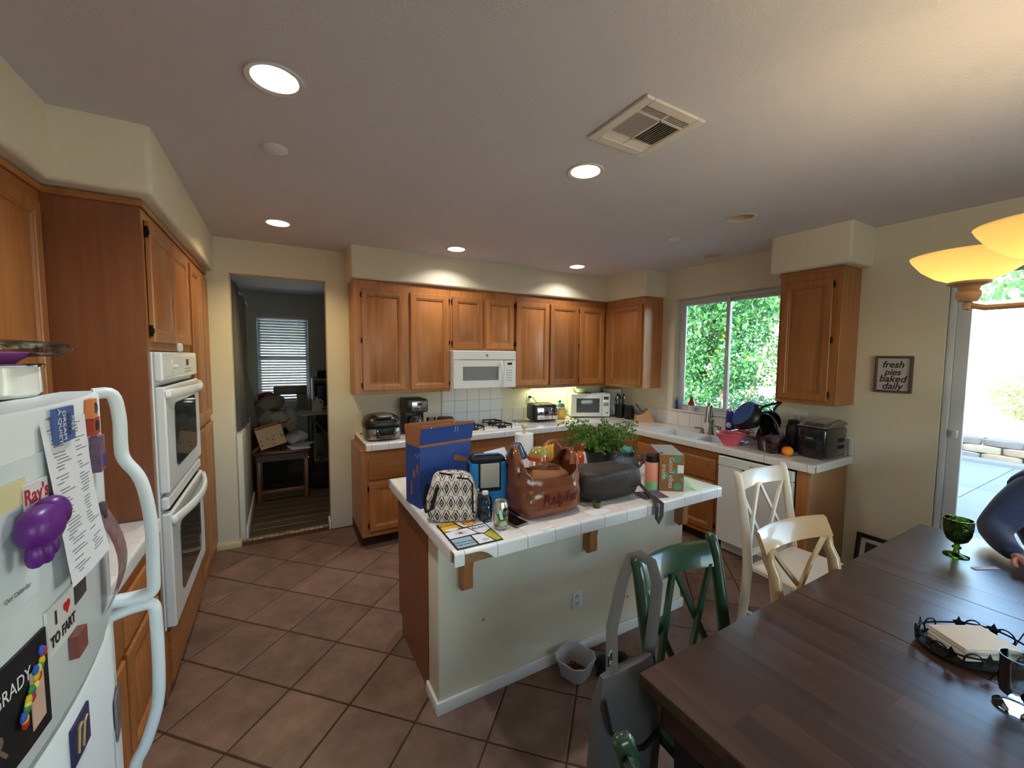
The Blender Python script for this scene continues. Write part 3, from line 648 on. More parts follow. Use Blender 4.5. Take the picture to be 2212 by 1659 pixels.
# backsplash
bs = thing('backsplash', 'white square tile backsplash behind the gas cooktop', 'backsplash', (-1.97, -.004, .914))
O('grout_bed', G().box((-2.332, -.006, .9145), (-1.608, -.0005, 1.310)), GROUT, bs)
tmB = mesh('tile', G().rbox((.0015, -.012, .0015), (.1433, -.006, .130), .002, 1), CER, 30)
for i in range(5):
    for j in range(3):
        o = link('tile', tmB, bs, True); o.matrix_parent_inverse = wm(bs).inverted(); o.location = (-2.331+i*.1447, -.0005, .9145+j*.1318)
bs = thing('backsplash', 'single row of white tiles along the wall behind the toaster and sink', 'backsplash', (-.8, -.004, .914))
O('grout_bed', G().box((-1.60, -.004, .9145), (-.0005, -.0005, 1.062)).box((-.004, -2.755, .9145), (-.0005, -.004, 1.062)), GROUT, bs)
tmR = mesh('tile', G().rbox((.0012, -.010, .001), (.1438, -.004, .147), .002, 1), CER, 30); tmW = mesh('tile', G().rbox((-.010, .0012, .001), (-.004, .1428, .147), .002, 1), CER, 30)
for i in range(11): o = link('tile', tmR, bs, True); o.matrix_parent_inverse = wm(bs).inverted(); o.location = (-1.60+i*.1448, -.0002, .9145)
for i in range(19): o = link('tile', tmW, bs, True); o.matrix_parent_inverse = wm(bs).inverted(); o.location = (-.0002, -2.752+i*.144, .9145)
# sink, taps
sk = thing('kitchen_sink', 'white double-bowl sink set in the tiled counter under the window', 'sink', (-.35, -1.66, .72))
g = G(); x0, x1, y0, y1 = SK[0]+.004, SK[1]-.004, SK[2]+.004, SK[3]-.004; ym = -1.72
for (a, b) in ((y0+.02, ym-.012), (ym+.012, y1-.02)):
    g.rings([[(x0+.02, a, .916), (x1-.09, a, .916), (x1-.09, b, .916), (x0+.02, b, .916)], [(x0+.035, a+.02, .76), (x1-.105, a+.02, .76), (x1-.105, b-.02, .76), (x0+.035, b-.02, .76)]], caps=False)
    g.quad((x0+.035, a+.02, .76), (x1-.105, a+.02, .76), (x1-.105, b-.02, .76), (x0+.035, b-.02, .76))
O('basin', g, APPW, sk, recalc=False)
g = G()
for lo, hi in (((x0, y0), (x0+.02, y1)), ((x1-.09, y0), (x1, y1)), ((x0+.02, y0), (x1-.09, y0+.02)), ((x0+.02, y1-.02), (x1-.09, y1)), ((x0+.02, ym-.012), (x1-.09, ym+.012))): g.rbox((lo[0], lo[1], .905), (hi[0], hi[1], .917), .003, 2)
O('rim', g, APPW, sk)
for yy in (-1.86, -1.52): O('drain', G().lathe([(0, .7605), (.035, .7605), (.035, .764), (.02, .763), (0, .762)], (-.38, yy, 0), 16), STEEL, sk)
fa = thing('faucet', 'brushed nickel pull-out kitchen faucet with arched spout', 'faucet', (-.195, -1.69, .917))
O('base', G().lathe([(0, 0), (.030, 0), (.030, .01), (.024, .03), (.021, .06), (.018, .11), (.026, .135), (.026, .15), (.019, .16), (0, .16)], (-.195, -1.69, .9172), 18), NICK, fa)
P = [(-.195, -1.69, 1.07), (-.197, -1.69, 1.17)]+[(-.225+.028*math.cos(R_(a)), -1.69, 1.18+.030*math.sin(R_(a))) for a in range(0, 181, 20)]+[(-.255, -1.69, 1.15), (-.262, -1.69, 1.08)]
O('spout', G().tube(P, [.017]*2+[.017]*10+[.018, .017], 12), NICK, fa); O('spray_head', G().cyl((-.262, -1.69, 1.085), (-.266, -1.69, 1.04), .019, .022, 14), NICK, fa)
for yy, lb in ((-1.60, 'low brushed nickel soap button on the window side of the faucet'), (-1.78, 'brushed nickel lever tap beside the faucet')):
    h = thing('tap_handle', lb, 'tap', (-.2, yy, .917)); k = 1 if yy > -1.7 else 1.9
    O('base', G().lathe([(0, 0), (.026, 0), (.022, .012), (.014, .025*k), (.017, .04*k), (.012, .05*k), (0, .052*k)], (-.2, yy, .9172), 14), NICK, h)
    O('lever', G().tube([(-.2, yy, .917+.046*k), (-.23, yy+.03, .917+.052*k), (-.25, yy+.055, .917+.05*k)], [.010, .009, .006], 8), NICK, h)
# dishwasher
dw = thing('dishwasher', 'white built-in dishwasher with a dark handle slot', 'dishwasher', (-.3, -2.34, .05)); mp = fmap('R', FB)
g = G(); mbox(g, mp, -2.63, -2.037, .10, .852, -.55, -.003); O('body', g, BLKM, dw)
g = G(); mbox(g, mp, -2.626, -2.043, .11, .755, .0, .03, 0, .006); O('door', g, APPW, dw)
g = G(); mbox(g, mp, -2.626, -2.043, .758, .838, .0, .034, 0, .006); cp = O('control_panel', g, APPW, dw)
g = G(); mbox(g, mp, -2.42, -2.25, .752, .764, .02, .0345); O('handle_recess', g, BLKM, cp)
text('lettering', 'Kenmore', .014, INK, cp, basis((FB-.0347, -2.335, .80), (0, -1, 0), (0, 0, 1)))
g = G(); mbox(g, mp, -2.62, -2.05, .012, .10, -.06, -.045); O('kick_plate', g, APPW, dw)
# over-range microwave
mw = thing('microwave', 'white built-in microwave under the short cabinet', 'microwave', (-1.99, -.2, 1.335)); mp = fmap('B', -.375)
g = G(); mbox(g, mp, -2.352, -1.636, 1.335, 1.719, -.37, 0, 0, .006); O('body', g, APPW, mw)
g = G(); mbox(g, mp, -2.348, -1.64, 1.625, 1.717, .0005, .020, 0, .005); gr = O('vent_panel', g, APPW, mw)
g = G(); mbox(g, mp, -2.29, -1.66, 1.628, 1.634, .0201, .022); O('vent_line', g, M('panel_grey'), gr); O('badge', G().lathe([(0, 0), (.011, 0), (.011, .002), (0, .002)], (-1.985, -.398, 1.672), 16, ax='y'), STEEL, gr)
g = G(); mbox(g, mp, -2.348, -1.79, 1.34, 1.622, .0005, .022, 0, .005); d = O('door', g, APPW, mw)
g = G(); mbox(g, mp, -2.25, -1.85, 1.42, 1.56, .022, .0235, 0, .001); O('window', g, M('mw_window', (128, 130, 134), .15), d)
P = [(-1.815, -.397, 1.36)]+[(-1.815, -.402-.03*math.sin(math.pi*t/8), 1.365+.235*t/8) for t in range(9)]+[(-1.815, -.397, 1.605)]
O('handle', G().tube(P, .011, 8), APPW, d)
g = G(); mbox(g, mp, -1.786, -1.64, 1.34, 1.622, .0005, .021, 0, .005); cp = O('control_panel', g, APPW, mw)
g = G(); mbox(g, mp, -1.745, -1.69, 1.575, 1.598, .021, .0222); O('display', g, BLK, cp)
g = G()
for i in range(3):
    for j in range(5): mbox(g, mp, -1.752+i*.024, -1.738+i*.024, 1.41+j*.026, 1.42+j*.026, .021, .0218)
O('buttons', g, M('panel_grey'), cp)
# under-cabinet light
ul = thing('under_cabinet_light', 'slim lit lamp under the cabinet above the toaster', 'lamp', (-.95, -.1, 1.30))
O('housing', G().rbox((-1.30, -.13, 1.285), (-.55, -.06, 1.3105), .004), PLW, ul)
O('tube', G().cyl((-1.26, -.095, 1.281), (-.59, -.095, 1.281), .008, n=10), M('lit_tube', (250, 250, 180), emit=6, ecol=(240, 248, 150)), ul)
l = lamp('tube_light', 'AREA', (-.925, -.095, 1.27), 3.2, (.93, 1, .55), ul, .6, (0, 0, 0)); l.data.shape = 'RECTANGLE'; l.data.size = .66; l.data.size_y = .02
# cooktop
ck = thing('gas_cooktop', 'white gas cooktop with black cast grates', 'cooktop', (-1.97, -.3, .914))
O('plate', G().rbox((-2.33, -.545, .9142), (-1.60, -.075, .924), .004), CER, ck)
for (x, y) in ((-2.14, -.19), (-2.14, -.42), (-1.82, -.19), (-1.82, -.42)):
    O('burner', G().lathe([(0, .9245), (.05, .9245), (.05, .93), (.032, .936), (.032, .946), (0, .948)], (x, y, 0), 18), BLK, ck)
    g = G()
    for a in range(4):
        s = math.cos(R_(a*90+45)); t = math.sin(R_(a*90+45)); g.tube([(x+.105*s, y+.105*t, .9245), (x+.105*s, y+.105*t, .962), (x+.03*s, y+.03*t, .965)], .007, 6)
    g.tube([(x+.105*math.cos(R_(b)), y+.105*math.sin(R_(b)), .955) for b in range(0, 360, 15)], .006, 6, closed=True); O('grate', g, M('cast_iron', (20, 20, 22), .6), ck)
for k in range(4): O('knob', G().lathe([(0, .9245), (.017, .9245), (.015, .945), (0, .946)], (-1.645, -.17-.085*k, 0), 14), PLW, ck)
# ---------------------------------------------------------------- refrigerator
FY0, FY1 = -3.50, -2.73; fc = (FY0+FY1)/2; fh = (FY1-FY0)/2
def fx(y): return -4.212+.042*(1-((y-fc)/fh)**2)
FRW = M('fridge_white', (222, 228, 230), .38, var=.015, bump=.12, bscale=300)
fr = thing('refrigerator', 'white top-freezer refrigerator covered in magnets and papers', 'refrigerator', (-4.6, fc, 0))
O('body', G().rbox((XL+.03, FY0+.01, .02), (-4.275, FY1-.01, 1.565), .008), FRW, fr)
def fdoor(name, z0, z1):
    g = G(); N = 24; ys = [FY0+.0+(FY1-FY0)*i/N for i in range(N+1)]; out = [(-4.272, FY0+.006)]+[(-4.235, FY0)]
    out += [(fx(y)-(.012 if i in (0, N) else 0), y) for i, y in enumerate(ys)]+[(-4.235, FY1), (-4.272, FY1-.006)]
    c_ = Vector((-4.24, fc)); ins = [(x-.005 if k > 1 else x, y+(.005 if y < fc else -.005)) for k, (x, y) in enumerate(out)]
    g.rings([[(x, y, z0) for x, y in ins], [(x, y, z0+.008) for x, y in out], [(x, y, z1-.008) for x, y in out], [(x, y, z1) for x, y in ins]])
    return O(name, g, FRW, fr, smooth=40)
fz = fdoor('freezer_door', 1.012, 1.572); fd = fdoor('fridge_door', .10, 1.0)
O('grille', G().rbox((-4.272, FY0+.02, .02), (-4.25, FY1-.02, .09), .004), M('panel_grey'), fr)
O('door_gasket', G().box((-4.272, FY0+.01, .999), (-4.225, FY1-.01, 1.013)), M('panel_grey'), fr)
hy = FY1+.004
P = [(-4.222, hy-.02, 1.565), (-4.19, hy-.004, 1.560), (-4.18, hy, 1.50), (-4.18, hy, 1.43), (-4.175, hy, 1.39), (-4.145, hy, 1.33), (-4.13, hy, 1.22), (-4.13, hy, 1.08), (-4.135, hy, 1.025), (-4.17, hy-.004, 1.018), (-4.215, hy-.01, 1.022)]
O('handle', G().tube(sm(P), .019, 12, flat=(.75, 1)), FRW, fz, smooth=70)
P = [(-4.215, hy-.01, .985), (-4.17, hy-.004, .992), (-4.135, hy, .985), (-4.13, hy, .93), (-4.13, hy, .80), (-4.137, hy, .70), (-4.165, hy, .60), (-4.19, hy, .54), (-4.19, hy, .42), (-4.19, hy, .14), (-4.215, hy, .13)]
O('handle', G().tube(sm(P), .019, 12, flat=(.75, 1)), FRW, fd, smooth=70)
O('hinge_cap', G().rbox((-4.30, FY0+.02, 1.5725), (-4.22, FY0+.08, 1.59), .006), PLW, fr)
# ---------------------------------------------------------------- island
isl = thing('kitchen_island', 'kitchen island with cream plaster back, oak side and white baseboard', 'island', (-2.4, -2.05, 0))
O('plaster_wall', G().rbox((-3.22, -2.415, 0), (-1.53, -2.268, .857), .006), WALL, isl)
O('cabinet_body', G().box((-3.215, -2.267, .10), (-1.535, -1.71, .857)), OAKS, isl); O('toe_kick', G().box((-3.215, -2.267, 0), (-1.535, -1.78, .0995)), M('toe_dark'), isl)
g = G(); g.prism([(-2.267, 0), (-1.775, 0), (-1.775, .10), (-1.706, .10), (-1.706, .857), (-2.267, .857)], -3.223, -3.2155, 0, 'x'); O('side_board', g, OAKS, isl)
mp = fmap('F', -1.709)
for k in range(3): cab_door(isl, mp, -3.18+k*.55, -2.68+k*.55, .14, .82)
g = G(); g.rbox((-3.236, -2.431, 0), (-1.516, -2.4155, .062), .004); O('baseboard', g, TRIM, isl); O('baseboard', G().rbox((-3.236, -2.4155, 0), (-3.2205, -2.268, .062), .004), TRIM, isl); O('baseboard', G().rbox((-1.5295, -2.4155, 0), (-1.516, -2.268, .062), .004), TRIM, isl)
for (x, z) in ((-2.99, .382), (-2.02, .209)): O('wall_scuff', G().lathe([(0, 0), (.009, 0), (.006, -.0012), (0, -.0014)], (x, -2.4152, z), 7, ax='y'), M('scuff', (150, 136, 108), .9), isl)
pf = [(-2.416, .60), (-2.452, .585), (-2.478, .60), (-2.482, .63), (-2.478, .68), (-2.488, .73), (-2.515, .775), (-2.555, .81), (-2.59, .835), (-2.60, .8565), (-2.416, .8565)]
for x in (-3.10, -2.355, -1.595): O('corbel', G().prism(pf, x-.024, x+.024, 0, 'x'), OAK, isl, smooth=25)
g = G().rbox((-2.446, -2.419, .262), (-2.380, -2.4155, .356), .002); ou = O('outlet_plate', g, PLW, isl)
for z in (.288, .330):
    O('socket', G().lathe([(0, 0), (.015, 0), (.014, -.002), (0, -.002)], (-2.413, -2.4192, z), 14, ax='y'), M('socket_grey', (196, 196, 196), .4), ou)
    O('slots', G().box((-2.420, -2.4222, z-.002), (-2.418, -2.4205, z+.008)).box((-2.408, -2.4222, z-.002), (-2.406, -2.4205, z+.008)), BLKM, ou)
ic = thing('island_countertop', 'white tiled island countertop with a chipped corner edge', 'countertop', (-2.4, -2.18, .86))
IX0, IX1, IY0, IY1 = -3.262, -1.603, -2.723, -1.645
O('substrate', G().box((IX0+.0095, IY0+.0095, .857), (IX1-.0095, IY1-.0095, .9085)), SUB, ic, smooth=0)
run_tiles(ic, IX0+.045, IX1-.045, IY0+.045, IY1-.045, lambda u, w: (u, w), nu=11)
edge_tiles(ic, (IX0, IY0), (IX1, IY0), (0, -1), n=11, corner=(.043, .043), chip=1); edge_tiles(ic, (IX0, IY1), (IX1, IY1), (0, 1), n=11, corner=(.043, .043))
edge_tiles(ic, (IX0, IY1-.045), (IX0, IY0+.045), (-1, 0)); edge_tiles(ic, (IX1, IY0+.045), (IX1, IY1-.045), (1, 0))
# ---------------------------------------------------------------- ceiling fittings
def can(k, x, y, lab, col, e, on):
    t = thing('recessed_light', lab, 'ceiling light', (x, y, CZ), group='recessed ceiling lights')
    O('trim_ring', G().lathe([(HR-.006, .004), (HR-.004, -.003), (.092, -.007), (.095, -.0008), (HR, .001)], (x, y, CZ), 36, caps=False), M('can_trim', (206, 198, 190), .5), t)
    O('baffle', G().lathe([(HR-.006, .004), (.068, .05), (.060, .085), (.0, .085)], (x, y, CZ), 32, caps=False), M('can_baffle', (240, 238, 232), .5) if on else M('can_baffle_unlit', (214, 176, 150), .5), t, recalc=False)  # unlit cans get a darker baffle colour, their shade painted in
    if on:
        O('bulb', G().lathe([(0, .055), (.03, .056), (.045, .064), (.046, .08), (.03, .084)], (x, y, CZ), 24, caps=False), M('bulb_%d' % k, (255, 255, 255), emit=5, ecol=tuple(int(255*c) for c in col)), t)
        lamp('can_lamp', 'AREA', (x, y, CZ+.05), e, col, t, .085)
    else: O('bulb', G().lathe([(0, .05), (.03, .052), (.046, .062), (.046, .08), (.03, .084)], (x, y, CZ), 24, caps=False), M('bulb_off', (206, 206, 206), .3), t)
cl = [((.90, .97, 1), 20, 1, 'large cool-white recessed light nearest the oven soffit corner'), ((1, .88, .68), 14, 1, 'warm recessed light beside the air vent'), ((1, .80, .42), 18, 1, 'yellow recessed light in front of the doorway'),
      ((1, .97, .92), 14, 1, 'white recessed light above the cooktop cabinets'), ((1, .97, .92), 14, 1, 'white recessed light near the corner cabinet'), (None, 0, 0, 'switched-off recessed light over the dishwasher side'), (None, 0, 0, 'switched-off recessed light above the sink')]
for k, ((x, y), (c, e, on, lb)) in enumerate(zip(CANS, cl)): can(k, x, y, lb, c, e, on)
for (x, y, r, lb) in ((-3.809, -1.885, .052, 'round white sprinkler cap between the two ceiling lights by the oven'), (-1.026, -1.861, .045, 'round white sprinkler cap on the ceiling near the sink lights')):
    t = thing('sprinkler_cap', lb, 'sprinkler', (x, y, CZ)); O('disc', G().lathe([(0, -.014), (r*.8, -.014), (r, -.008), (r, -.0005), (0, -.0005)], (x, y, CZ), 28), PLW, t); O('pin', G().cyl((x, y, CZ-.0145), (x, y, CZ-.018), .006, n=8), PLW, t)
# air vent
vt = thing('air_vent', 'square white ceiling air vent with slatted quarters', 'vent', (-2.465, -2.865, CZ)); vx0, vx1, vy0, vy1 = -2.632, -2.298, -3.03, -2.698
VW = M('vent_white', (226, 216, 204), .5)
g = G()
for lo, hi in (((vx0, vy0), (vx0+.042, vy1)), ((vx1-.042, vy0), (vx1, vy1)), ((vx0+.042, vy0), (vx1-.042, vy0+.042)), ((vx0+.042, vy1-.042), (vx1-.042, vy1))): g.rbox((lo[0], lo[1], CZ-.012), (hi[0], hi[1], CZ-.0006), .003, 1)
g.box((-2.469, vy0+.042, CZ-.010), (-2.461, vy1-.042, CZ-.002)); g.box((vx0+.042, -2.948, CZ-.010), (vx1-.042, -2.94, CZ-.002)); g.box((vx0+.042, -2.79, CZ-.010), (vx1-.042, -2.782, CZ-.002))
O('frame', g, VW, vt); O('duct_shade', G().box((vx0+.04, vy0+.04, CZ-.0018), (vx1-.04, vy1-.04, CZ-.0006)), BLKM, vt)  # black sheet paints the darkness of a duct, no opening above it
def slats(x0, x1, y0, y1, n, along, tilt, mt=None):
    for k in range(n):
        s = (k+.5)/n
        if along == 'x': c = ((x0+x1)/2, y0+(y1-y0)*s, CZ-.0065); b = G().box((-(x1-x0)/2, -.0048, -.0006), ((x1-x0)/2, .0048, .0006)); rx, ry = tilt, 0
        else: c = (x0+(x1-x0)*s, (y0+y1)/2, CZ-.0065); b = G().box((-.0048, -(y1-y0)/2, -.0006), (.0048, (y1-y0)/2, .0006)); rx, ry = 0, tilt
        b.tf(T(*c, 0, rx, ry)); O('slat', b, mt or VW, vt, smooth=0)
a0, a1, am = vx0+.042, vx1-.042, -2.465
slats(a0, am-.004, vy0+.042, -2.948, 5, 'x', 55); slats(am+.004, a1, vy0+.042, -2.948, 5, 'x', 55)
slats(a0, am-.004, -2.94, -2.79, 9, 'y', 55); slats(am+.004, a1, -2.94, -2.79, 9, 'y', -50)
slats(a0, am-.004, -2.782, vy1-.042, 5, 'x', -40); slats(am+.004, a1, -2.782, vy1-.042, 5, 'x', -40)
# ---------------------------------------------------------------- chandelier
CHX, CHY = -2.035, -4.02
ch = thing('chandelier', 'five-arm cream chandelier with glowing amber glass bowls', 'chandelier', (CHX, CHY, CZ))
CRM = M('cream_metal', (196, 164, 128), .35, var=.1, scale=20)
SH = M('amber_glass', (252, 232, 186), .4, var=.08, scale=9, transl=.6)
O('canopy', G().lathe([(0, -.03), (.03, -.03), (.06, -.012), (.065, -.0005), (0, -.0005)], (CHX, CHY, CZ), 20), CRM, ch)
O('stem', G().lathe([(.008, -.03), (.008, -.38), (.02, -.40), (.012, -.43), (.035, -.50), (.045, -.56), (.03, -.64), (.04, -.70), (.03, -.76), (.012, -.80), (.02, -.82), (0, -.84)], (CHX, CHY, CZ), 16), CRM, ch)
a1 = math.degrees(math.atan2(-3.735-CHY, -2.03-CHX))
RAD = .285
for k in range(5):
    a = R_(a1+72*k); dx, dy = math.cos(a), math.sin(a); cx, cy_ = CHX+RAD*dx, CHY+RAD*dy; z0 = 1.826
    P = [(CHX+dx*.03, CHY+dy*.03, 1.97), (CHX+dx*.09, CHY+dy*.09, 1.86), (CHX+dx*.17, CHY+dy*.17, 1.815), (CHX+dx*.25, CHY+dy*.25, 1.815), (cx, cy_, z0)]
    ar = O('arm', G().tube(P, .0085, 8), CRM, ch)
    sp = [(CHX+dx*(.07+.03*math.cos(R_(t))), CHY+dy*(.07+.03*math.cos(R_(t))), 1.80+.03*math.sin(R_(t))) for t in range(90, 400, 25)]
    O('scroll', G().tube(sp, .006, 6), CRM, ar)
    O('finial', G().lathe([(0, -.016), (.010, -.012), (.012, 0), (.006, .012), (0, .013)], (cx, cy_, z0), 12), CRM, ar)
    O('socket_cup', G().lathe([(0, .008), (.020, .010), (.028, .024), (.028, .036), (.022, .044), (.026, .054), (.046, .062), (.048, .068), (0, .068)], (cx, cy_, z0), 20), CRM, ar)
    O('glass_bowl', G().lathe([(.0, .0695), (.044, .070), (.075, .084), (.105, .108), (.127, .138), (.133, .150), (.129, .150), (.10, .110), (.072, .088), (.042, .074), (0, .073)], (cx, cy_, z0), 32, caps=False), SH, ar)
    lamp('bowl_lamp', 'POINT', (cx, cy_, z0+.115), 5.0, (1, .86, .58), ch, .025)
# ---------------------------------------------------------------- dining table
tb = thing('dining_table', 'large dark walnut-stained extension dining table', 'table', (-1.86, -3.85, 0)); TZ = .76
TX0, TX1, TY0, TY1 = -2.945, -.775, -4.35, -3.35
TWD = wood('table_wood', (58, 40, 36), (74, 52, 46), (88, 63, 56), 'y', .55, .30, .3, .3); TAP = wood('table_apron', (40, 24, 16), (58, 36, 24), (72, 46, 30), 'x', .6, .45, .1)
def planks(x0, x1, y0, y1, nm):
    t = O(nm, G().box((x0, y0, TZ-.034), (x1, y1, TZ-.008)), TAP, tb, smooth=0); n = round((x1-x0)/.07); rw_ = (x1-x0)/n
    for i in range(n):
        y = y0
        while y < y1-1e-6:
            L = random.choice((.22, .3, .36, .45, .55)); e = y1 if y1-y-L < .12 else y+L
            O('plank', G().box((x0+i*rw_+.0001, y+.0001, TZ-.0078), (x0+(i+1)*rw_-.0001, e-.0001, TZ-.0003*random.random())), TWD, t, smooth=0); y = e
planks(TX0, -2.102, TY0, TY1, 'table_end'); planks(-2.098, -1.602, -3.851, TY1, 'table_leaf'); planks(-2.098, -1.602, TY0, -3.854, 'table_leaf'); planks(-1.598, TX1, TY0, TY1, 'table_end')
for lo, hi in (((TX0+.03, TY1-.055), (TX1-.03, TY1-.03)), ((TX0+.03, TY0+.03), (TX1-.03, TY0+.055)), ((TX0+.03, TY0+.056), (TX0+.055, TY1-.056)), ((TX1-.055, TY0+.056), (TX1-.03, TY1-.056))): O('apron', G().rbox((lo[0], lo[1], TZ-.13), (hi[0], hi[1], TZ-.0345), .004), TAP, tb)
for x in (TX0+.11, TX1-.11):
    for y in (TY0+.11, TY1-.11): O('leg', G().rings([[(x+sx*s, y+sy*s, z) for sx, sy in ((-1, -1), (1, -1), (1, 1), (-1, 1))] for z, s in ((0, .028), (.35, .036), (TZ-.135, .042))]), BLK, tb)
# ---------------------------------------------------------------- chairs (local: origin on floor under seat centre, back at +y)
WCH = M('chair_white', (228, 216, 198), .25, var=.03, coat=.3); GCH = M('chair_green', (38, 62, 44), .25, var=.1, coat=.4)
OC = [(math.cos(R_(t))*1.05, math.sin(R_(t))*1.05) for t in range(0, 360, 30)]
def chair(name, label, mt, style, loc, rz, h=.97, w=.44, seatm=None):
    t = thing(name, label, 'chair', loc, rz, 'crossed-back dining chairs'); hw = w/2
    sp = [(-hw+.02, -.20), (hw-.02, -.20), (hw+.0, -.10), (hw-.02, .19), (-hw+.02, .19), (-hw, -.10)]
    g = G().rings([[(x*s, y*s, z) for x, y in sp] for z, s in ((.435, .97), (.44, 1), (.458, 1), (.466, .96))]); O('seat', g, seatm or mt, t, True)
    for sx in (-1, 1):
        O('leg', G().rings([[(sx*(hw-.045)+a*s, -.17+b*s, z) for a, b in ((-1, -1), (1, -1), (1, 1), (-1, 1))] for z, s in ((0, .015), (.43, .021))]), mt, t, True)
        top = h if style == 'post' else h-.075
        pr = [(.225, 0, .019), (.20, .25, .021), (.19, .45, .023), (.205, .62, .021), (.235, .8, .02), (.262, top-.04, .02), (.275 if style == 'post' else .268, top, .019)]
        rs = []
        for y, z, s in pr: rs.append([(sx*(hw-.02)+a*s*.85, y+b*s*1.2, z) for a, b in OC])
        if style == 'post':
            for q_, k_ in ((.012, .85), (.019, .5)): rs.append([(sx*(hw-.02)+a*.019*.8*k_, .279+b*.024*k_, top+q_) for a, b in OC])
        O('back_post', G().rings(rs), mt, t, True, smooth=60)
        O('side_stretcher', G().cyl((sx*(hw-.045), -.16, .18), (sx*(hw-.025), .195, .18), .010, n=8), mt, t, True)
    # curved top rail
    N = 12; rs = []
    e = hw-.038 if style == 'post' else hw+.008
    for k in range(N+1):
        u = -1+2*k/N; x = u*e; bow = .035*(1-u*u); z0, z1 = h-.095, h-.005
        y0, y1 = .248+bow, .272+bow
        if style != 'post': z0, z1, y0, y1 = h-.08, h, .252+bow, .285+bow
        rs.append([(x, y0, z0), (x, y0+.022, z0), (x, y1+.022, z1-.01), (x, y1+.012, z1), (x, y1, z1-.008)])
    O('top_rail', G().rings(rs), mt, t, True, smooth=40)
    O('lower_rail', G().rbox((-hw+.038, .195, .50), (hw-.038, .215, .535), .004), mt, t, True)
    def bar(x0, z0, x1, z1, nm='cross_bar', off=0):
        def yy(x, z): return .203+(z-.52)*.155+.03*(1-(x/hw)**2)+off
        O(nm, G().rings([[(x-.011, yy(x, z)-.007, z), (x+.011, yy(x, z)-.007, z), (x+.011, yy(x, z)+.007, z), (x-.011, yy(x, z)+.007, z)] for x, z in [(x0+(x1-x0)*q_/4, z0+(z1-z0)*q_/4) for q_ in range(5)]]), mt, t, True, smooth=0)
    zt = h-.085; zb = .525
    if style == 'post':
        bar(-hw+.045, zt, -.005, zb); bar(-.015, zt, -hw+.05, zb, off=-.012); bar(.015, zt, hw-.05, zb); bar(hw-.045, zt, .005, zb, off=-.012)
    else: bar(-hw+.05, zt+.01, hw-.05, zb); bar(hw-.05, zt+.01, -hw+.05, zb, off=-.013)
    O('front_stretcher', G().cyl((-hw+.045, -.165, .22), (hw-.045, -.165, .22), .010, n=8), mt, t, True)
    return t
chair('dining_chair', 'dark green crossed-back chair with a grey bag hung over its back', GCH, 'post', (-2.60, -3.47, 0), 0, .975, .44)
chair('dining_chair', 'glossy white crossed-back chair pulled out beside the dishwasher', WCH, 'post', (-1.24, -3.015, 0), 0, .975, .53)
chair('dining_chair', 'tan chair with a plain slab rail tucked under the table edge', M('chair_tan', (184, 152, 112), .25, var=.05, coat=.4), 'slab', (-1.96, -3.545, 0), -6, .962, .43)
chair('dining_chair', 'dark green chair at the end of the table, only its rounded post in view', GCH, 'post', (-3.01, -3.83, 0), 90, .955, .46)
# grey bag on the green chair
bg_ = thing('tote_bag', 'grey cloth bag with a long strap hanging on the green chair', 'bag', (-2.93, -3.24, .2)); GBG = M('grey_felt', (92, 86, 84), .95, var=.12, scale=60, bump=.3)
O('pouch', G().rings([[(-2.93+sx*a, -3.285+sy*b+of, z) for sx, sy in ((-1, -.6), (-.5, -1), (.5, -1), (1, -.6), (1, .6), (.5, 1), (-.5, 1), (-1, .6))] for z, a, b, of in ((.16, .10, .02, 0), (.19, .125, .032, 0), (.45, .13, .038, 0), (.66, .12, .03, .0), (.735, .10, .014, .0))]), GBG, bg_, smooth=60)
O('piping', G().tube([(-3.05, -3.32, .70), (-3.03, -3.328, .60), (-2.97, -3.332, .52), (-2.90, -3.332, .49), (-2.82, -3.322, .50)], .006, 6), BLKM, bg_)
O('strap', G().tube([(-2.99, -3.285, .73), (-2.94, -3.23, .82), (-2.86, -3.19, .93), (-2.80, -3.17, .988), (-2.775, -3.185, .995), (-2.765, -3.225, .985), (-2.77, -3.255, .93), (-2.80, -3.27, .82), (-2.83, -3.28, .725)], .018, 8, flat=(.22, 1)), GBG, bg_)
O('buckle', G().tube([(-3.005, -3.285, .76), (-2.985, -3.275, .76), (-2.985, -3.275, .79), (-3.005, -3.285, .79)], .004, 6, closed=True), CHROME, bg_)
# ---------------------------------------------------------------- person at the far end of the table
NAVY = M('navy_knit', (38, 52, 92), .9, var=.15, scale=80, bump=.4, bscale=200, sheen=.3); SKIN = M('skin', (196, 132, 108), .5, var=.06, scale=20)
JEAN = M('jeans', (52, 60, 84), .85, var=.1); HAIR = M('hair_dark', (58, 42, 32), .6, var=.2, stretch=(30, 30, 2))
def skin_mesh(name, verts, edges, radii, root, mt, parent, sub=2):
    me = bpy.data.meshes.new(name); me.from_pydata(verts, edges, []); o = bpy.data.objects.new(name, me); COL.objects.link(o)
    md = o.modifiers.new('skin', 'SKIN'); md.use_smooth_shade = True
    for k, r in enumerate(radii): me.skin_vertices[0].data[k].radius = (r, r) if not isinstance(r, tuple) else r
    me.skin_vertices[0].data[root].use_root = True
    sd = o.modifiers.new('sub', 'SUBSURF'); sd.levels = sd.render_levels = sub
    dg = bpy.context.evaluated_depsgraph_get(); m2 = bpy.data.meshes.new_from_object(o.evaluated_get(dg)); bpy.data.objects.remove(o)
    m2.name = name; m2.materials.clear(); m2.materials.append(mt); return link(name, m2, parent)
pn = thing('person', 'seated person in a navy knit sweater resting a forearm on the table', 'person', (-.42, -3.98, .0))
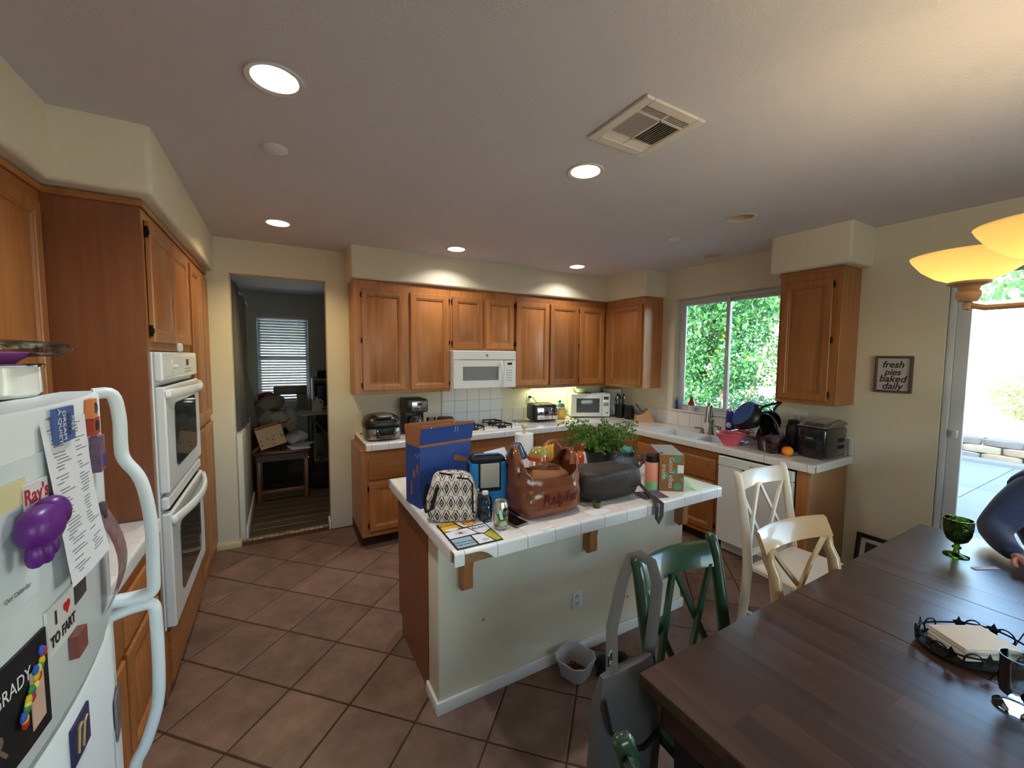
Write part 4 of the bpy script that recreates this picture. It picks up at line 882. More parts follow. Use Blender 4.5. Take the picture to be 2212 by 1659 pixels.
# body: one continuous surface (torso, neck, arms, legs)
V = [(-.40, -3.86, .52), (-.45, -3.79, .75), (-.50, -3.775, .92), (-.50, -3.82, 1.09), (-.50, -3.85, 1.22),
     (-.54, -3.70, 1.03), (-.67, -3.65, .93), (-.80, -3.612, .838), (-.93, -3.665, .818), (-1.03, -3.725, .806),
     (-.53, -4.09, 1.08), (-.62, -4.16, .93), (-.80, -4.12, .84), (-.94, -4.05, .82),
     (-.55, -3.89, .50), (-.76, -3.88, .50), (-.78, -3.88, .25), (-.78, -3.88, .06), (-.55, -4.09, .50), (-.76, -4.10, .50), (-.78, -4.10, .25), (-.78, -4.10, .06)]
E_ = [(0, 1), (1, 2), (2, 3), (3, 4), (3, 5), (5, 6), (6, 7), (7, 8), (8, 9), (3, 10), (10, 11), (11, 12), (12, 13), (0, 14), (14, 15), (15, 16), (16, 17), (0, 18), (18, 19), (19, 20), (20, 21)]
Rr = [.15, .17, .19, .14, .06, .085, .08, .066, .05, .038, .07, .062, .055, .042, .09, .07, .055, .045, .09, .07, .055, .045]
skin_mesh('body', V, E_, Rr, 0, NAVY, pn)
O('trousers', G().tube([(-.36, -3.89, .50), (-.58, -3.885, .505), (-.78, -3.88, .50), (-.80, -3.88, .46), (-.79, -3.88, .08)], [.12, .105, .085, .08, .065], 12).tube([(-.36, -4.09, .50), (-.58, -4.095, .505), (-.78, -4.10, .50), (-.80, -4.10, .46), (-.79, -4.10, .08)], [.12, .105, .085, .08, .065], 12), JEAN, pn)
for y in (-3.88, -4.10): O('shoe', G().sq((-.84, y, .045), (.13, .05, .044), .7, .8, 16, 10), BLK, pn)
O('head', G().sq((-.54, -3.86, 1.39), (.095, .075, .12), .95, 1, 24, 16).cyl((-.50, -3.86, 1.20), (-.53, -3.86, 1.32), .055, .052, 14), SKIN, pn)
hd = G().sq((-.515, -3.86, 1.425), (.098, .085, .105), .95, 1, 24, 16); O('hair', hd, HAIR, pn)
O('face', G().sph((-.638, -3.86, 1.38), (.016, .012, .022), 8, 6).sph((-.623, -3.828, 1.41), (.010, .013, .008), 8, 6).sph((-.623, -3.892, 1.41), (.010, .013, .008), 8, 6).sph((-.628, -3.86, 1.332), (.008, .025, .007), 8, 6), SKIN, pn)
def hand(side, W_, D, name):
    """W_: wrist point, D: unit direction of fingers (xy), palm down, thumb to inner side"""
    d = Vector(D).normalized(); s = Vector((-d.y, d.x, 0))*side; w = Vector(W_); upv = Vector((0, 0, 1))
    P = lambda a, b, c: tuple(w+d*a+s*b+upv*c)
    vs = [P(-.02, 0, 0), P(.03, 0, .004), P(.075, 0, .006)]; es = [(0, 1), (1, 2)]; rs = [(.024, .018), (.032, .017), (.034, .015)]
    vs += [P(.03, .018, .004)]; es += [(1, 3)]; rs += [.014]
    k0 = len(vs); vs += [P(.052, .042, 0), P(.078, .054, -.004), P(.098, .056, -.01)]; es += [(3, k0), (k0, k0+1), (k0+1, k0+2)]; rs += [.011, .010, .008]
    for off, L in ((.027, .070), (.009, .078), (-.009, .072), (-.026, .056)):
        k = len(vs); vs += [P(.085, off, .006), P(.085+L*.45, off*1.1, .006), P(.085+L*.78, off*1.15, -.006), P(.085+L*.97, off*1.15, -.02)]
        es += [(2, k), (k, k+1), (k+1, k+2), (k+2, k+3)]; rs += [.0095, .009, .0082, .007]
    return skin_mesh(name, vs, es, rs, 0, SKIN, pn)
hand(-1, (-1.045, -3.735, .804), (-.80, -.6, 0), 'hand'); hand(1, (-.945, -4.05, .80), (-.85, .5, 0), 'hand')
chair('dining_chair', 'white chair the seated person sits on at the table end', WCH, 'slab', (-.44, -3.99, 0), -90, .93, .44)
# ---------------------------------------------------------------- wall sign and leaning frame
sg = thing('wall_sign', 'small square framed sign with brush lettering beside the patio door', 'sign', (0, -2.957, 1.55))
SF = M('grey_wood', (96, 78, 72), .8, var=.25, scale=40, stretch=(1, 1, 1)); y0, y1, z0, z1 = -3.061, -2.853, 1.423, 1.684
for lo, hi in (((y0, z0), (y0+.016, z1)), ((y1-.016, z0), (y1, z1)), ((y0+.016, z0), (y1-.016, z0+.016)), ((y0+.016, z1-.016), (y1-.016, z1))): O('frame_bar', G().rbox((-.022, lo[0], lo[1]), (-.001, hi[0], hi[1]), .002), SF, sg)
O('board', G().box((-.012, y0+.015, z0+.015), (-.002, y1-.015, z1-.015)), M('sign_board', (196, 186, 186), .8, var=.05), sg)
for s, z, sz in (('fresh', 1.622, .066), ('pies', 1.568, .062), ('baked', 1.520, .068), ('daily', 1.468, .068)): text('lettering', s, sz, INK, sg, basis((-.0125, (y0+y1)/2+.004, z), (0, -1, 0), (0, 0, 1)), .0004, shear=.25, sx=.9, bold=.0012)
lf = thing('picture_frame', 'black picture frame leaning on the wall behind the table', 'picture frame', (-.03, -2.98, 0)); mtx = T(-.075, -2.818, .002, 0, 0, 10)
def lfb(lo, hi, m, nm): g = G().rbox(lo, hi, .002); g.tf(mtx); O(nm, g, m, lf)
for a, b in (((-.40, 0), (-.372, .35)), ((-.028, 0), (0, .35)), ((-.372, 0), (-.028, .028)), ((-.372, .322), (-.028, .35))): lfb((-.02, a[0], a[1]), (0, b[0], b[1]), BLK, 'frame_bar')
lfb((-.012, -.372, .028), (-.008, -.028, .322), M('mat_board', (190, 186, 178), .9), 'mount'); lfb((-.014, -.342, .058), (-.012, -.058, .292), DGL, 'picture')
# ---------------------------------------------------------------- things on the island
Z = .9145
def simple(name, label, cat, g, mt, group=None, **k): return tag(O(name, g, mt, **k), label, cat, group)
# blue carton
BLUE = M('carton_blue', (30, 66, 140), .6, var=.06); BRN = M('carton_brown', (150, 92, 52), .8, var=.08)
cn = thing('shipping_carton', 'tall open blue shipping carton with brown flaps on the island', 'box', (-3.1, -2.14, Z)); mt_ = T(-3.241, -2.22, Z, 11)
def cb(lo, hi, m, nm, parent=cn, pre=None):
    g = G().box(lo, hi)
    if pre: g.tf(pre)
    g.tf(mt_); return O(nm, g, m, parent, smooth=0)
cw, cdp, chh, tk = .300, .150, .302, .004
fr_ = cb((0, 0, 0), (cw, tk, chh), BLUE, 'front_side'); cb((0, cdp-tk, 0), (cw, cdp, chh), BLUE, 'back_side'); ls = cb((0, tk, 0), (tk, cdp-tk, chh), BLUE, 'left_side'); cb((cw-tk, tk, 0), (cw, cdp-tk, chh), BLUE, 'right_side'); cb((tk, tk, 0), (cw-tk, cdp-tk, tk), BRN, 'bottom_side')
cb((0, 0, 0), (cw, tk, .012), BRN, 'fold_edge', pre=T(0, -.0005, chh)); cb((0, 0, 0), (cw+.006, tk, .084), BLUE, 'front_flap', pre=T(0, 0, chh+.0125, 0, 13)); cb((0, 0, 0), (cw+.006, tk, .013), BRN, 'flap_edge', pre=T(0, -.020, chh+.0125+.0835, 0, 13))
cb((0, 0, 0), (cw, tk, .10), BRN, 'back_flap', pre=T(0, cdp-tk, chh, 0, -8)); cb((0, 0, 0), (tk, cdp, .12), BRN, 'left_flap', pre=T(0, 0, chh-.02, 0, 0, 6)); cb((0, 0, 0), (tk, cdp-.02, .09), BRN, 'right_flap', pre=T(cw-tk, .01, chh, 0, 0, -20))
text('lettering', 'Walmart.com', .040, M('carton_print', (74, 84, 128), .7), fr_, mt_ @ basis((.085, -.0006, .262), (1, 0, 0), (0, 0, 1)), .0002)
def pill(x, z, a, L=.062, w=.030):
    g = G(); P = [(math.cos(R_(t))*w/2-L/2 if 90 < t < 270 else math.cos(R_(t))*w/2*.8+L/2, math.sin(R_(t))*w/2*(1 if 90 < t < 270 else .8)) for t in range(0, 360, 20)]
    g.prism(P, -.0012, -.0002, 0, 'y'); g.tf(T(x, 0, z, 0, 0, a)); g.tf(mt_); O('print_mark', g, BRN, fr_)
pill(.235, .215, 18); pill(.26, .125, -40); 
g = G(); g.box((-.0008, .015, .17), (-.0002, .035, .215)); g.box((-.0008, .05, .14), (-.0002, .075, .18)); g.box((-.0008, .08, .05), (-.0002, .1, .12)); g.tf(mt_); O('print_mark', g, BRN, ls, smooth=0)
g = G(); g.box((.19, -.001, .0), (.192, -.0002, .03)).box((.205, -.001, .0), (.207, -.0002, .03)).box((.05, -.001, .035), (.054, -.0002, .042)); g.tf(T(0, -.013, chh+.06, 0, 13)); g.tf(mt_); O('scuff_mark', g, PAPER, cn, smooth=0)
# patterned lunch bag
def ikat():
    m = bpy.data.materials.new('ikat_fabric'); m.use_nodes = True; n = m.node_tree; b = n.nodes['Principled BSDF']; b.inputs['Roughness'].default_value = .9
    uv = n.nodes.new('ShaderNodeUVMap'); sp = n.nodes.new('ShaderNodeSeparateXYZ'); n.links.new(uv.outputs[0], sp.inputs[0])
    nz = n.nodes.new('ShaderNodeTexNoise'); nz.inputs['Scale'].default_value = 60; n.links.new(uv.outputs[0], nz.inputs['Vector'])
    def mth(op, a, c):
        k = n.nodes.new('ShaderNodeMath'); k.operation = op
        for s_, v in ((0, a), (1, c)):
            if isinstance(v, (int, float)): k.inputs[s_].default_value = v
            else: n.links.new(v, k.inputs[s_])
        return k.outputs[0]
    wob = mth('MULTIPLY', mth('SUBTRACT', nz.outputs['Fac'], .5), .18)
    def cell(o, s_): return mth('ADD', mth('SUBTRACT', mth('FRACT', mth('ADD', mth('MULTIPLY', o, s_), 0), 0), .5), wob)
    row = mth('FLOOR', mth('MULTIPLY', sp.outputs[1], 16), 0); sh = mth('MULTIPLY', mth('MODULO', row, 2), .5)
    u = mth('ADD', mth('SUBTRACT', mth('FRACT', mth('ADD', mth('MULTIPLY', sp.outputs[0], 24), sh), 0), .5), wob); v = cell(sp.outputs[1], 16)
    d = mth('ADD', mth('MULTIPLY', mth('ABSOLUTE', u, 0), 1.35), mth('ABSOLUTE', v, 0))
    r = n.nodes.new('ShaderNodeValToRGB'); e = r.color_ramp; e.interpolation = 'CONSTANT'
    st = [(0, (34, 28, 32)), (.10, (214, 198, 186)), (.17, (34, 28, 32)), (.36, (216, 200, 188)), (.56, (40, 32, 36)), (.68, (216, 200, 188))]
    while len(e.elements) < len(st): e.elements.new(.5)
    for k, (p, c) in enumerate(st): e.elements[k].position = p; e.elements[k].color = (*lin(c), 1)
    n.links.new(d, r.inputs[0]); n.links.new(r.outputs[0], b.inputs['Base Color']); return m
def uvbox(me, s=1):
    ul = me.uv_layers.new(name='UVMap')
    for p in me.polygons:
        nrm = p.normal; ax = max(range(3), key=lambda k: abs(nrm[k]))
        for li in p.loop_indices:
            c = me.vertices[me.loops[li].vertex_index].co; q_ = {0: (c.y, c.z), 1: (c.x, c.z), 2: (c.x, c.y)}[ax]; ul.data[li].uv = (q_[0]*s, q_[1]*s)
lb = thing('lunch_bag', 'black and white patterned fabric lunch bag with black piping', 'bag', (-3.135, -2.385, Z), -28)
g = G().sq((0, 0, .105), (.115, .078, .107), .34, .38, 40, 26, .006, 14, 3, fn=lambda p: (p.x*(1-.22*max(0, p.z)/.107), p.y*(1-.25*max(0, p.z)/.107), p.z))
o = O('pouch', g, ikat(), lb, True, smooth=70); uvbox(o.data)
O('piping', G().tube([(.025, -.064, .205), (.075, -.066, .20), (.095, -.073, .18), (.098, -.079, .05)], .0042, 6).tube([(.0, -.05, .214), (-.06, -.02, .214)], .004, 6), BLKM, lb, True)
O('handle', G().tube([(-.112, -.02, .165), (-.123, -.025, .12), (-.125, -.03, .07), (-.108, -.068, .05), (-.085, -.083, .07), (-.07, -.082, .13), (-.06, -.074, .165)], .011, 8, flat=(1, .4)), BLKM, lb, True)
# blue cooler bag
cb_ = thing('cooler_bag', 'bright blue insulated cooler bag with a grey front flap', 'bag', (-2.955, -2.375, Z), -14); CB = M('nylon_blue', (14, 112, 172), .6, var=.08, bump=.2)
O('pouch', G().sq((0, 0, .127), (.092, .065, .128), .25, .3, 32, 18, .004, 15, 5), CB, cb_, True, smooth=70)
O('flap', G().rbox((-.046, -.074, .13), (.046, -.066, .245), .004), M('grey_mesh', (168, 158, 150), .8, var=.06, scale=80, bump=.3), cb_, True); O('flap_trim', G().rbox((-.052, -.0725, .112), (.052, -.066, .131), .003).rbox((-.054, -.071, .115), (-.046, -.063, .25), .003).rbox((.046, -.071, .115), (.054, -.063, .25), .003), BLKM, cb_, True)
O('lid', G().sq((0, 0, .25), (.085, .06, .018), .4, .35, 28, 8), BLKM, cb_, True); O('side_strap', G().rbox((-.099, -.02, .02), (-.092, .02, .24), .003).rbox((.092, -.02, .02), (.099, .02, .24), .003), BLKM, cb_, True)
O('carry_loop', G().tube([(-.08, 0, .25), (-.06, 0, .275), (.06, 0, .275), (.08, 0, .25)], .008, 8, flat=(.4, 1.2)), CB, cb_, True); O('tag', G().rbox((-.07, -.0705, .105), (-.035, -.066, .128), .001), PAPER, cb_, True)
# clear bottle, can, phone, comic card
wb = thing('plastic_bottle', 'clear ribbed plastic water bottle beside the soda can', 'bottle', (-3.02, -2.49, Z)); PET = thin('clear_plastic', (206, 216, 230), 1.6, .05, .5, 60)
O('body', G().lathe([(0, 0), (.028, 0), (.032, .006), (.032, .03), (.029, .036), (.032, .042), (.029, .052), (.032, .06), (.032, .095), (.024, .112), (.014, .120), (0, .121)], (-3.02, -2.49, Z), 20), PET, wb); O('cap', G().cyl((-3.02, -2.49, Z+.1212), (-3.02, -2.49, Z+.134), .0145, n=16), PLW, wb)
cn_ = thing('soda_can', 'green and silver soda can on the island corner', 'can', (-2.998, -2.60, Z)); x, y = -2.998, -2.60
O('body', G().lathe([(0, .003), (.024, 0), (.027, .004), (.033, .014), (.033, .102), (.027, .118), (.0265, .122), (.0245, .1215), (.024, .118), (0, .118)], (x, y, Z), 28), M('can_silver', (196, 190, 178), .25, .8), cn_)
def wrap(a0, a1, z0, z1, m, nm, r=.0334, skew=0):
    g = G(); N = 8; g.add([(x+r*math.cos(R_(a0+(a1-a0)*k/N+skew*q_)), y+r*math.sin(R_(a0+(a1-a0)*k/N+skew*q_)), Z+(z0, z1)[q_]) for k in range(N+1) for q_ in (0, 1)], [(2*k, 2*k+2, 2*k+3, 2*k+1) for k in range(N)]); O(nm, g, m, cn_, recalc=False)
CG = M('can_green', (30, 128, 56), .3, .3); CD = M('can_dark', (16, 60, 30), .3, .3); CR = M('can_red', (196, 44, 36), .35, .2)
wrap(205, 330, .016, .045, CG, 'print_band', skew=20); wrap(225, 300, .045, .075, CG, 'print_band', skew=-20); wrap(250, 340, .06, .098, CD, 'print_band', skew=12); wrap(285, 315, .035, .088, CR, 'print_band', .0337, 25); wrap(240, 262, .05, .09, PLW, 'print_band', .0337, -15)
O('tab', G().rbox((x-.006, y-.012, Z+.1183), (x+.006, y+.01, Z+.120), .001), STEEL, cn_)
ph = thing('phone', 'black phone lying face up on the island tiles', 'phone', (-2.918, -2.56, Z), 11); O('case', G().rbox((-.037, -.073, 0), (.037, .073, .009), .004), M('phone_rim', (120, 96, 82), .4), ph, True); O('screen', G().rbox((-.034, -.070, .0085), (.034, .070, .0098), .001), M('phone_glass', (8, 8, 10), .05, coat=1), ph, True)
cc = thing('comic_card', 'square comic-panel printed card with a black border', 'card', (-3.14, -2.575, Z), -1.2)
O('sheet', G().rbox((-.101, -.131, 0), (.101, .131, .003), .001), M('card_black', (18, 18, 24), .5), cc, True)
CW = M('card_white', (232, 230, 240), .5); CYL = M('card_yellow', (236, 178, 48), .5); CBL = M('card_blue', (150, 180, 200), .5); COR = M('card_orange', (206, 92, 28), .5); CLM = M('card_lime', (186, 176, 52), .5)
def pan(poly, m, z=.0030, nm='panel', h=.0004): return O(nm, G().prism([(a*.101, b*.131) for a, b in poly], z, z+h), m, cc, True, smooth=0)
pan([(-.93, .95), (-.30, .95), (-.12, .38), (-.93, .30)], CYL); pan([(-.22, .95), (.94, .95), (.94, .38), (-.02, .40)], CW); pan([(-.93, .24), (.08, .30), (.30, -.22), (-.93, -.25)], CW); pan([(.14, .30), (.94, .32), (.94, -.10), (.55, -.30), (.36, -.22)], CW)
pan([(-.93, -.32), (-.10, -.32), (-.10, -.94), (-.93, -.94)], CBL); pan([(-.03, -.30), (.46, -.34), (.62, -.94), (-.03, -.94)], CW); pan([(.94, -.16), (.94, -.94), (.70, -.94), (.50, -.38)], CLM)
for k_, (r0, r1, m) in enumerate(((.30, .20, COR), (.23, .15, CYL))): pan([(.36+(r0 if t % 2 else r1)*1.35*math.cos(t*math.pi/11), .66+(r0 if t % 2 else r1)*.95*math.sin(t*math.pi/11)) for t in range(22)], m, .0034+.0004*k_, 'burst')
pan([(-.55+.28*math.cos(t*.52), .38+.10*math.sin(t*.52)) for t in range(12)], CW, .0034, 'cloud'); pan([(-.35+(.30 if t % 2 else .04)*math.cos(t*math.pi/10), .02+(.22 if t % 2 else .03)*math.sin(t*math.pi/10)) for t in range(20)], INK, .0034, 'spark')
for s, u, v, sz in (('CRUNCH', -.62, .74, .022), ('POW!', .36, .66, .024), ('BLAM', .55, .14, .026), ('????', .35, -.78, .022), ('This that does', -.52, -.62, .016), ('things and more', -.52, -.78, .016), ('NEWS', -.08, .84, .014)): text('lettering', s, sz, INK, cc, T(u*.101, v*.131, .0044), .0001, local=True)
# brown grocery bag
gbg = thing('grocery_bag', 'brown plastic grocery bag bulging with food on the island', 'bag', (-2.715, -2.50, Z), 0)
PLB = M('brown_plastic', (128, 70, 46), .22, var=.15, scale=10, coat=.4, bump=.5, bscale=14, transl=.15)
def bagr(t, a, inner=0):
    w_ = .162+.012*math.sin(math.pi*min(1, t*1.2)); d_ = .115+.008*math.sin(math.pi*t); e = .45
    if t < .08: w_ *= .86+1.75*t; d_ *= .8+2.5*t
    f = lambda q_: math.copysign(abs(q_)**e, q_)
    nz_ = 1+.05*NZ.noise((math.cos(a)*3, math.sin(a)*3, t*7))+.03*NZ.noise((math.cos(a)*9, math.sin(a)*9, t*16)); nz_ -= inner
    top = .215+.055*abs(math.cos(a))**4-.035*abs(math.sin(a))**2
    return (-2.715+w_*f(math.cos(a))*nz_, -2.50+d_*f(math.sin(a))*nz_, Z+.001+t*top)
N = 56
O('sack', G().rings([[bagr(t/18, 2*math.pi*k/N) for k in range(N)] for t in range(19)]+[[bagr(1-t*.2, 2*math.pi*k/N, .035) for k in range(N)] for t in range(0, 4)], caps=False), PLB, gbg, smooth=75, recalc=False)
O('contents', G().sq((-2.70, -2.49, Z+.10), (.135, .092, .105), .5, .6, 28, 14, .02, 8, 9), M('kraft_paper', (134, 84, 52), .8, bump=.3), gbg, smooth=40)
O('paper_flap', G().rings([[(-2.82+.2*k/8, -2.50+.05*NZ.noise((k*.4, j, 0))-.02*j, Z+.19+.045*j-.006*abs(k-4)) for k in range(9)] for j in range(2)], caps=False), M('kraft_paper'), gbg, smooth=40)
O('handle', G().tube([(-2.87, -2.55, Z+.22), (-2.885, -2.54, Z+.30), (-2.865, -2.50, Z+.325), (-2.85, -2.46, Z+.30), (-2.86, -2.44, Z+.23)], [.03, .018, .012, .018, .03], 10, flat=(1, .35)), PLB, gbg, smooth=60); O('handle', G().tube([(-2.57, -2.57, Z+.22), (-2.56, -2.55, Z+.27), (-2.55, -2.50, Z+.285), (-2.565, -2.46, Z+.27), (-2.57, -2.43, Z+.22)], [.03, .02, .014, .02, .03], 10, flat=(1, .35)), PLB, gbg, smooth=60)
def bwarp(c):  # lay the lettering on the front of the bag
    u, v = c.x, c.y; best = None
    for k in range(40):
        a = math.pi+math.pi*k/39; p = bagr(min(1, v/.2), a); dd = abs(p[0]-(-2.715+u))
        if best is None or dd < best[0]: best = (dd, p[1])
    return (-2.715+u, best[1]-.003, Z+v)
text('lettering', 'Ralphs', .075, M('print_red', (112, 34, 22), .6), gbg, T(.02, .088, 0), .0003, warp=bwarp, shear=.15, bold=.001)
# messenger bag with strap over the edge
mb = thing('messenger_bag', 'dark brown leather messenger bag with its strap over the counter edge', 'bag', (-2.31, -2.49, Z)); LEA = M('dark_leather', (50, 38, 32), .5, var=.25, scale=18, bump=.5)
O('pouch', G().sq((0, 0, .082), (.185, .10, .083), .55, .5, 36, 18, .022, 8, 13).tf(T(-2.32, -2.50, Z, -6)), LEA, mb, smooth=70); O('front_flap', G().sq((0, -.035, .10), (.188, .078, .07), .5, .45, 32, 14, .018, 9, 17).tf(T(-2.32, -2.50, Z, -6)), LEA, mb, smooth=70)
O('clasp', G().tube([(-2.19, -2.585, Z+.09), (-2.165, -2.59, Z+.09), (-2.165, -2.59, Z+.12), (-2.19, -2.585, Z+.12)], .004, 6, closed=True), CHROME, mb)
O('strap', G().tube([(-2.18, -2.54, Z+.10), (-2.15, -2.60, Z+.07), (-2.15, -2.66, Z+.035), (-2.165, -2.715, Z+.022), (-2.175, -2.745, Z-.01), (-2.18, -2.748, Z-.06), (-2.165, -2.75, Z-.085), (-2.145, -2.748, Z-.06), (-2.135, -2.742, Z+.0), (-2.145, -2.70, Z+.018), (-2.16, -2.64, Z+.03)], .016, 8, flat=(.3, 1)), LEA, mb)
# plant
pl_ = thing('potted_plant', 'leafy creeping green plant in a black pot on the island', 'plant', (-1.93, -2.05, Z)); px, py = -1.93, -2.05
O('pot', G().lathe([(0, 0), (.085, 0), (.105, .10), (.112, .105), (.112, .12), (.104, .12), (.10, .105), (0, .105)], (px, py, Z), 28), M('pot_black', (28, 24, 22), .5), pl_)
g = G(); gs = G(); rnd = random.Random(21)
for k in range(190):
    a = rnd.random()*6.28; L = rnd.uniform(.06, .25); h = rnd.uniform(.04, .21); b = rnd.random()*.08
    pts = [Vector((px+math.cos(a)*b, py+math.sin(a)*b, Z+.105))]
    for q_ in range(1, 6): t = q_/5; pts.append(Vector((px+math.cos(a+.3*t)*(b+L*t), py+math.sin(a+.3*t)*(b+L*t), Z+.105+h*math.sin(math.pi*.62*t)+.02*NZ.noise((k, q_, 0)))))
    gs.tube(pts, .0011, 4)
    for q_ in range(26):
        t = rnd.uniform(.15, 1)*5; i = min(4, int(t)); p = pts[i].lerp(pts[i+1], t-i); s = rnd.uniform(.005, .010)
        p = p+Vector((rnd.gauss(0, .006), rnd.gauss(0, .006), rnd.gauss(0, .005))); d = Vector((rnd.gauss(0, 1), rnd.gauss(0, 1), rnd.gauss(.6, .6))).normalized(); u = d.orthogonal().normalized(); v = d.cross(u)
        g.add([p+u*s, p+v*s*.9, p-u*s, p-v*s*.9], [(0, 1, 2, 3)], rnd.choice((0, 0, 1)))
o = O('foliage', g, [M('plant_leaf', (104, 146, 54), .5, var=.3, scale=8, transl=.3), M('plant_leaf_dark', (62, 100, 40), .5, var=.3, scale=8, transl=.3)], pl_, smooth=0, recalc=False); o['kind'] = 'stuff'; o = O('stems', gs, M('plant_stem', (96, 84, 42), .6), pl_); o['kind'] = 'stuff'
# glass jug
jg = thing('glass_jug', 'smoky glass jug with teal wrap stuffed in its mouth', 'jug', (-1.945, -2.30, Z)); O('body', G().lathe([(0, 0), (.06, 0), (.078, .03), (.082, .07), (.07, .11), (.05, .135), (.052, .16), (.048, .16), (.046, .135), (0, .13)], (-1.945, -2.30, Z), 28), M('smoky_glass', (120, 140, 160), .06, trans=.7, var=.05), jg)
O('handle', G().tube([(-1.885, -2.32, Z+.145), (-1.85, -2.34, Z+.14), (-1.842, -2.345, Z+.09), (-1.868, -2.33, Z+.05)], .009, 8), M('smoky_glass'), jg); O('stuffing', G().sq((-1.945, -2.30, Z+.165), (.042, .042, .03), .9, 1, 20, 10, .02, 30, 4), M('teal_wrap', (92, 150, 142), .4), jg)
# two-tone bottle
tbm = thing('water_bottle', 'pink and green insulated bottle with a black lid', 'bottle', (-2.0, -2.55, Z)); x, y = -2.0, -2.55
O('body', G().lathe([(0, .052), (.0365, .052), (.0365, .150), (.033, .160), (0, .160)], (x, y, Z), 28), M('bottle_pink', (222, 140, 118), .45), tbm); O('sleeve', G().lathe([(0, 0), (.034, 0), (.0372, .004), (.0372, .0515), (0, .0515)], (x, y, Z), 28), M('bottle_green', (142, 178, 130), .5), tbm)
O('lid', G().lathe([(0, .1605), (.034, .1605), (.035, .195), (.03, .202), (0, .202)], (x, y, Z), 24).tube([(x+.02, y-.012, Z+.20), (x+.05, y-.03, Z+.205), (x+.056, y-.034, Z+.19), (x+.036, y-.02, Z+.172)], .008, 8), BLK, tbm)
# good vibes box
gv = thing('cardboard_box', 'small kraft box with teal dots and white vertical lettering', 'box', (-1.85, -2.5, Z)); A_, B_ = Vector((-1.985, -2.592)), Vector((-1.878, -2.672)); d_ = (B_-A_).normalized(); n_ = Vector((-d_.y, d_.x)); wv, dv, hv = .134, .27, .206
mt_ = Matrix(((d_.x, n_.x, 0, A_.x), (d_.y, n_.y, 0, A_.y), (0, 0, 1, Z), (0, 0, 0, 1))); KR = M('kraft_box', (142, 94, 58), .8, var=.06)
g = G().rbox((0, 0, 0), (wv, dv, hv), .002); g.tf(mt_); bx_ = O('carton', g, KR, gv); g = G().rbox((.002, .002, hv), (wv-.002, dv-.002, hv+.0015), .0005, 1); g.tf(mt_); O('top_sheet', g, M('box_top', (150, 156, 160), .4), gv)
TEAL = M('dot_teal', (70, 146, 120), .7)
for (u, v, r) in ((.095, .185, .020), (.035, .088, .017), (.10, .028, .020), (.085, .11, .016), (.128, .07, .012)): g = G().prism([(min(wv-.0005, u+r*math.cos(t*.4)), v+r*math.sin(t*.4)) for t in range(16)], -.0009, -.0002, 0, 'y'); g.tf(mt_); O('print_dot', g, TEAL, bx_)
text('lettering', 'Good vibes\ninside.', .038, M('print_white', (214, 204, 190), .7), bx_, mt_ @ basis((.045, -.0010, .105), (0, 0, -1), (1, 0, 0)), .0002)
g = G().rbox((.098, -.0016, .105), (.130, -.0006, .150), .0003, 1); g.tf(mt_); O('address_label', g, PAPER, bx_)
# mushrooms, rooster, basket with fruit, paper towel, papers
MU1 = M('glaze_blue', (58, 66, 96), .12, var=.6, scale=20, coat=.5); MU2 = M('glaze_olive', (150, 140, 70), .12, var=.5, scale=24, coat=.5); STM = M('glaze_stem', (170, 150, 96), .3)
m1 = thing('ceramic_mushroom', 'dark blue glazed ceramic mushroom with a fluted cap', 'ornament', (-2.60, -2.06, Z)); rs = []
for (r, h) in ((.0, .24), (.02, .236), (.035, .215), (.05, .185), (.066, .16), (.072, .15), (.06, .152), (.02, .16)): rs.append([(-2.60+(r*(1+.06*math.cos(8*a)))*math.cos(a), -2.06+(r*(1+.06*math.cos(8*a)))*math.sin(a), Z+h) for a in [2*math.pi*k/48 for k in range(48)]])
O('cap', G().rings(rs), MU1, m1, smooth=60); O('stem', G().lathe([(0, 0), (.028, 0), (.02, .06), (.018, .162), (0, .162)], (-2.60, -2.06, Z), 16), STM, m1)
m2 = thing('ceramic_mushroom', 'olive and red glazed ceramic mushroom with a round cap', 'ornament', (-2.52, -2.17, Z)); O('cap', G().lathe([(0, .225), (.025, .221), (.045, .205), (.058, .175), (.062, .15), (.05, .152), (0, .16)], (-2.52, -2.17, Z), 32), MU2, m2); O('cap_drip', G().lathe([(.0585, .172), (.0632, .150), (.058, .148)], (-2.52, -2.17, Z), 32, caps=False), M('glaze_red', (190, 60, 36), .15, var=.4, scale=40), m2); O('stem', G().lathe([(0, 0), (.026, 0), (.018, .06), (.017, .16), (0, .16)], (-2.52, -2.17, Z), 16), STM, m2)
bk = thing('fruit_basket', 'round wooden basket with a tall bentwood handle', 'basket', (-2.24, -1.96, Z)); bx0, by0 = -2.27, -1.96; BW = wood('bentwood', (120, 66, 30), (158, 92, 48), (178, 112, 62), 'x', 1, .3, .05)
O('bowl', G().lathe([(0, 0), (.07, 0), (.10, .05), (.105, .06), (.098, .06), (.066, .008), (0, .008)], (bx0, by0, Z), 28), BW, bk)
O('handle', G().rings([[(bx0+(r)*math.cos(a), by0-.013+w_, Z+.055+(r*1.42)*math.sin(a)) for r, w_ in ((.104, 0), (.104, .026), (.096, .026), (.096, 0))] for a in [math.pi*k/20 for k in range(21)]]), BW, bk, smooth=50)
BAN = M('banana', (206, 160, 54), .5, var=.15)
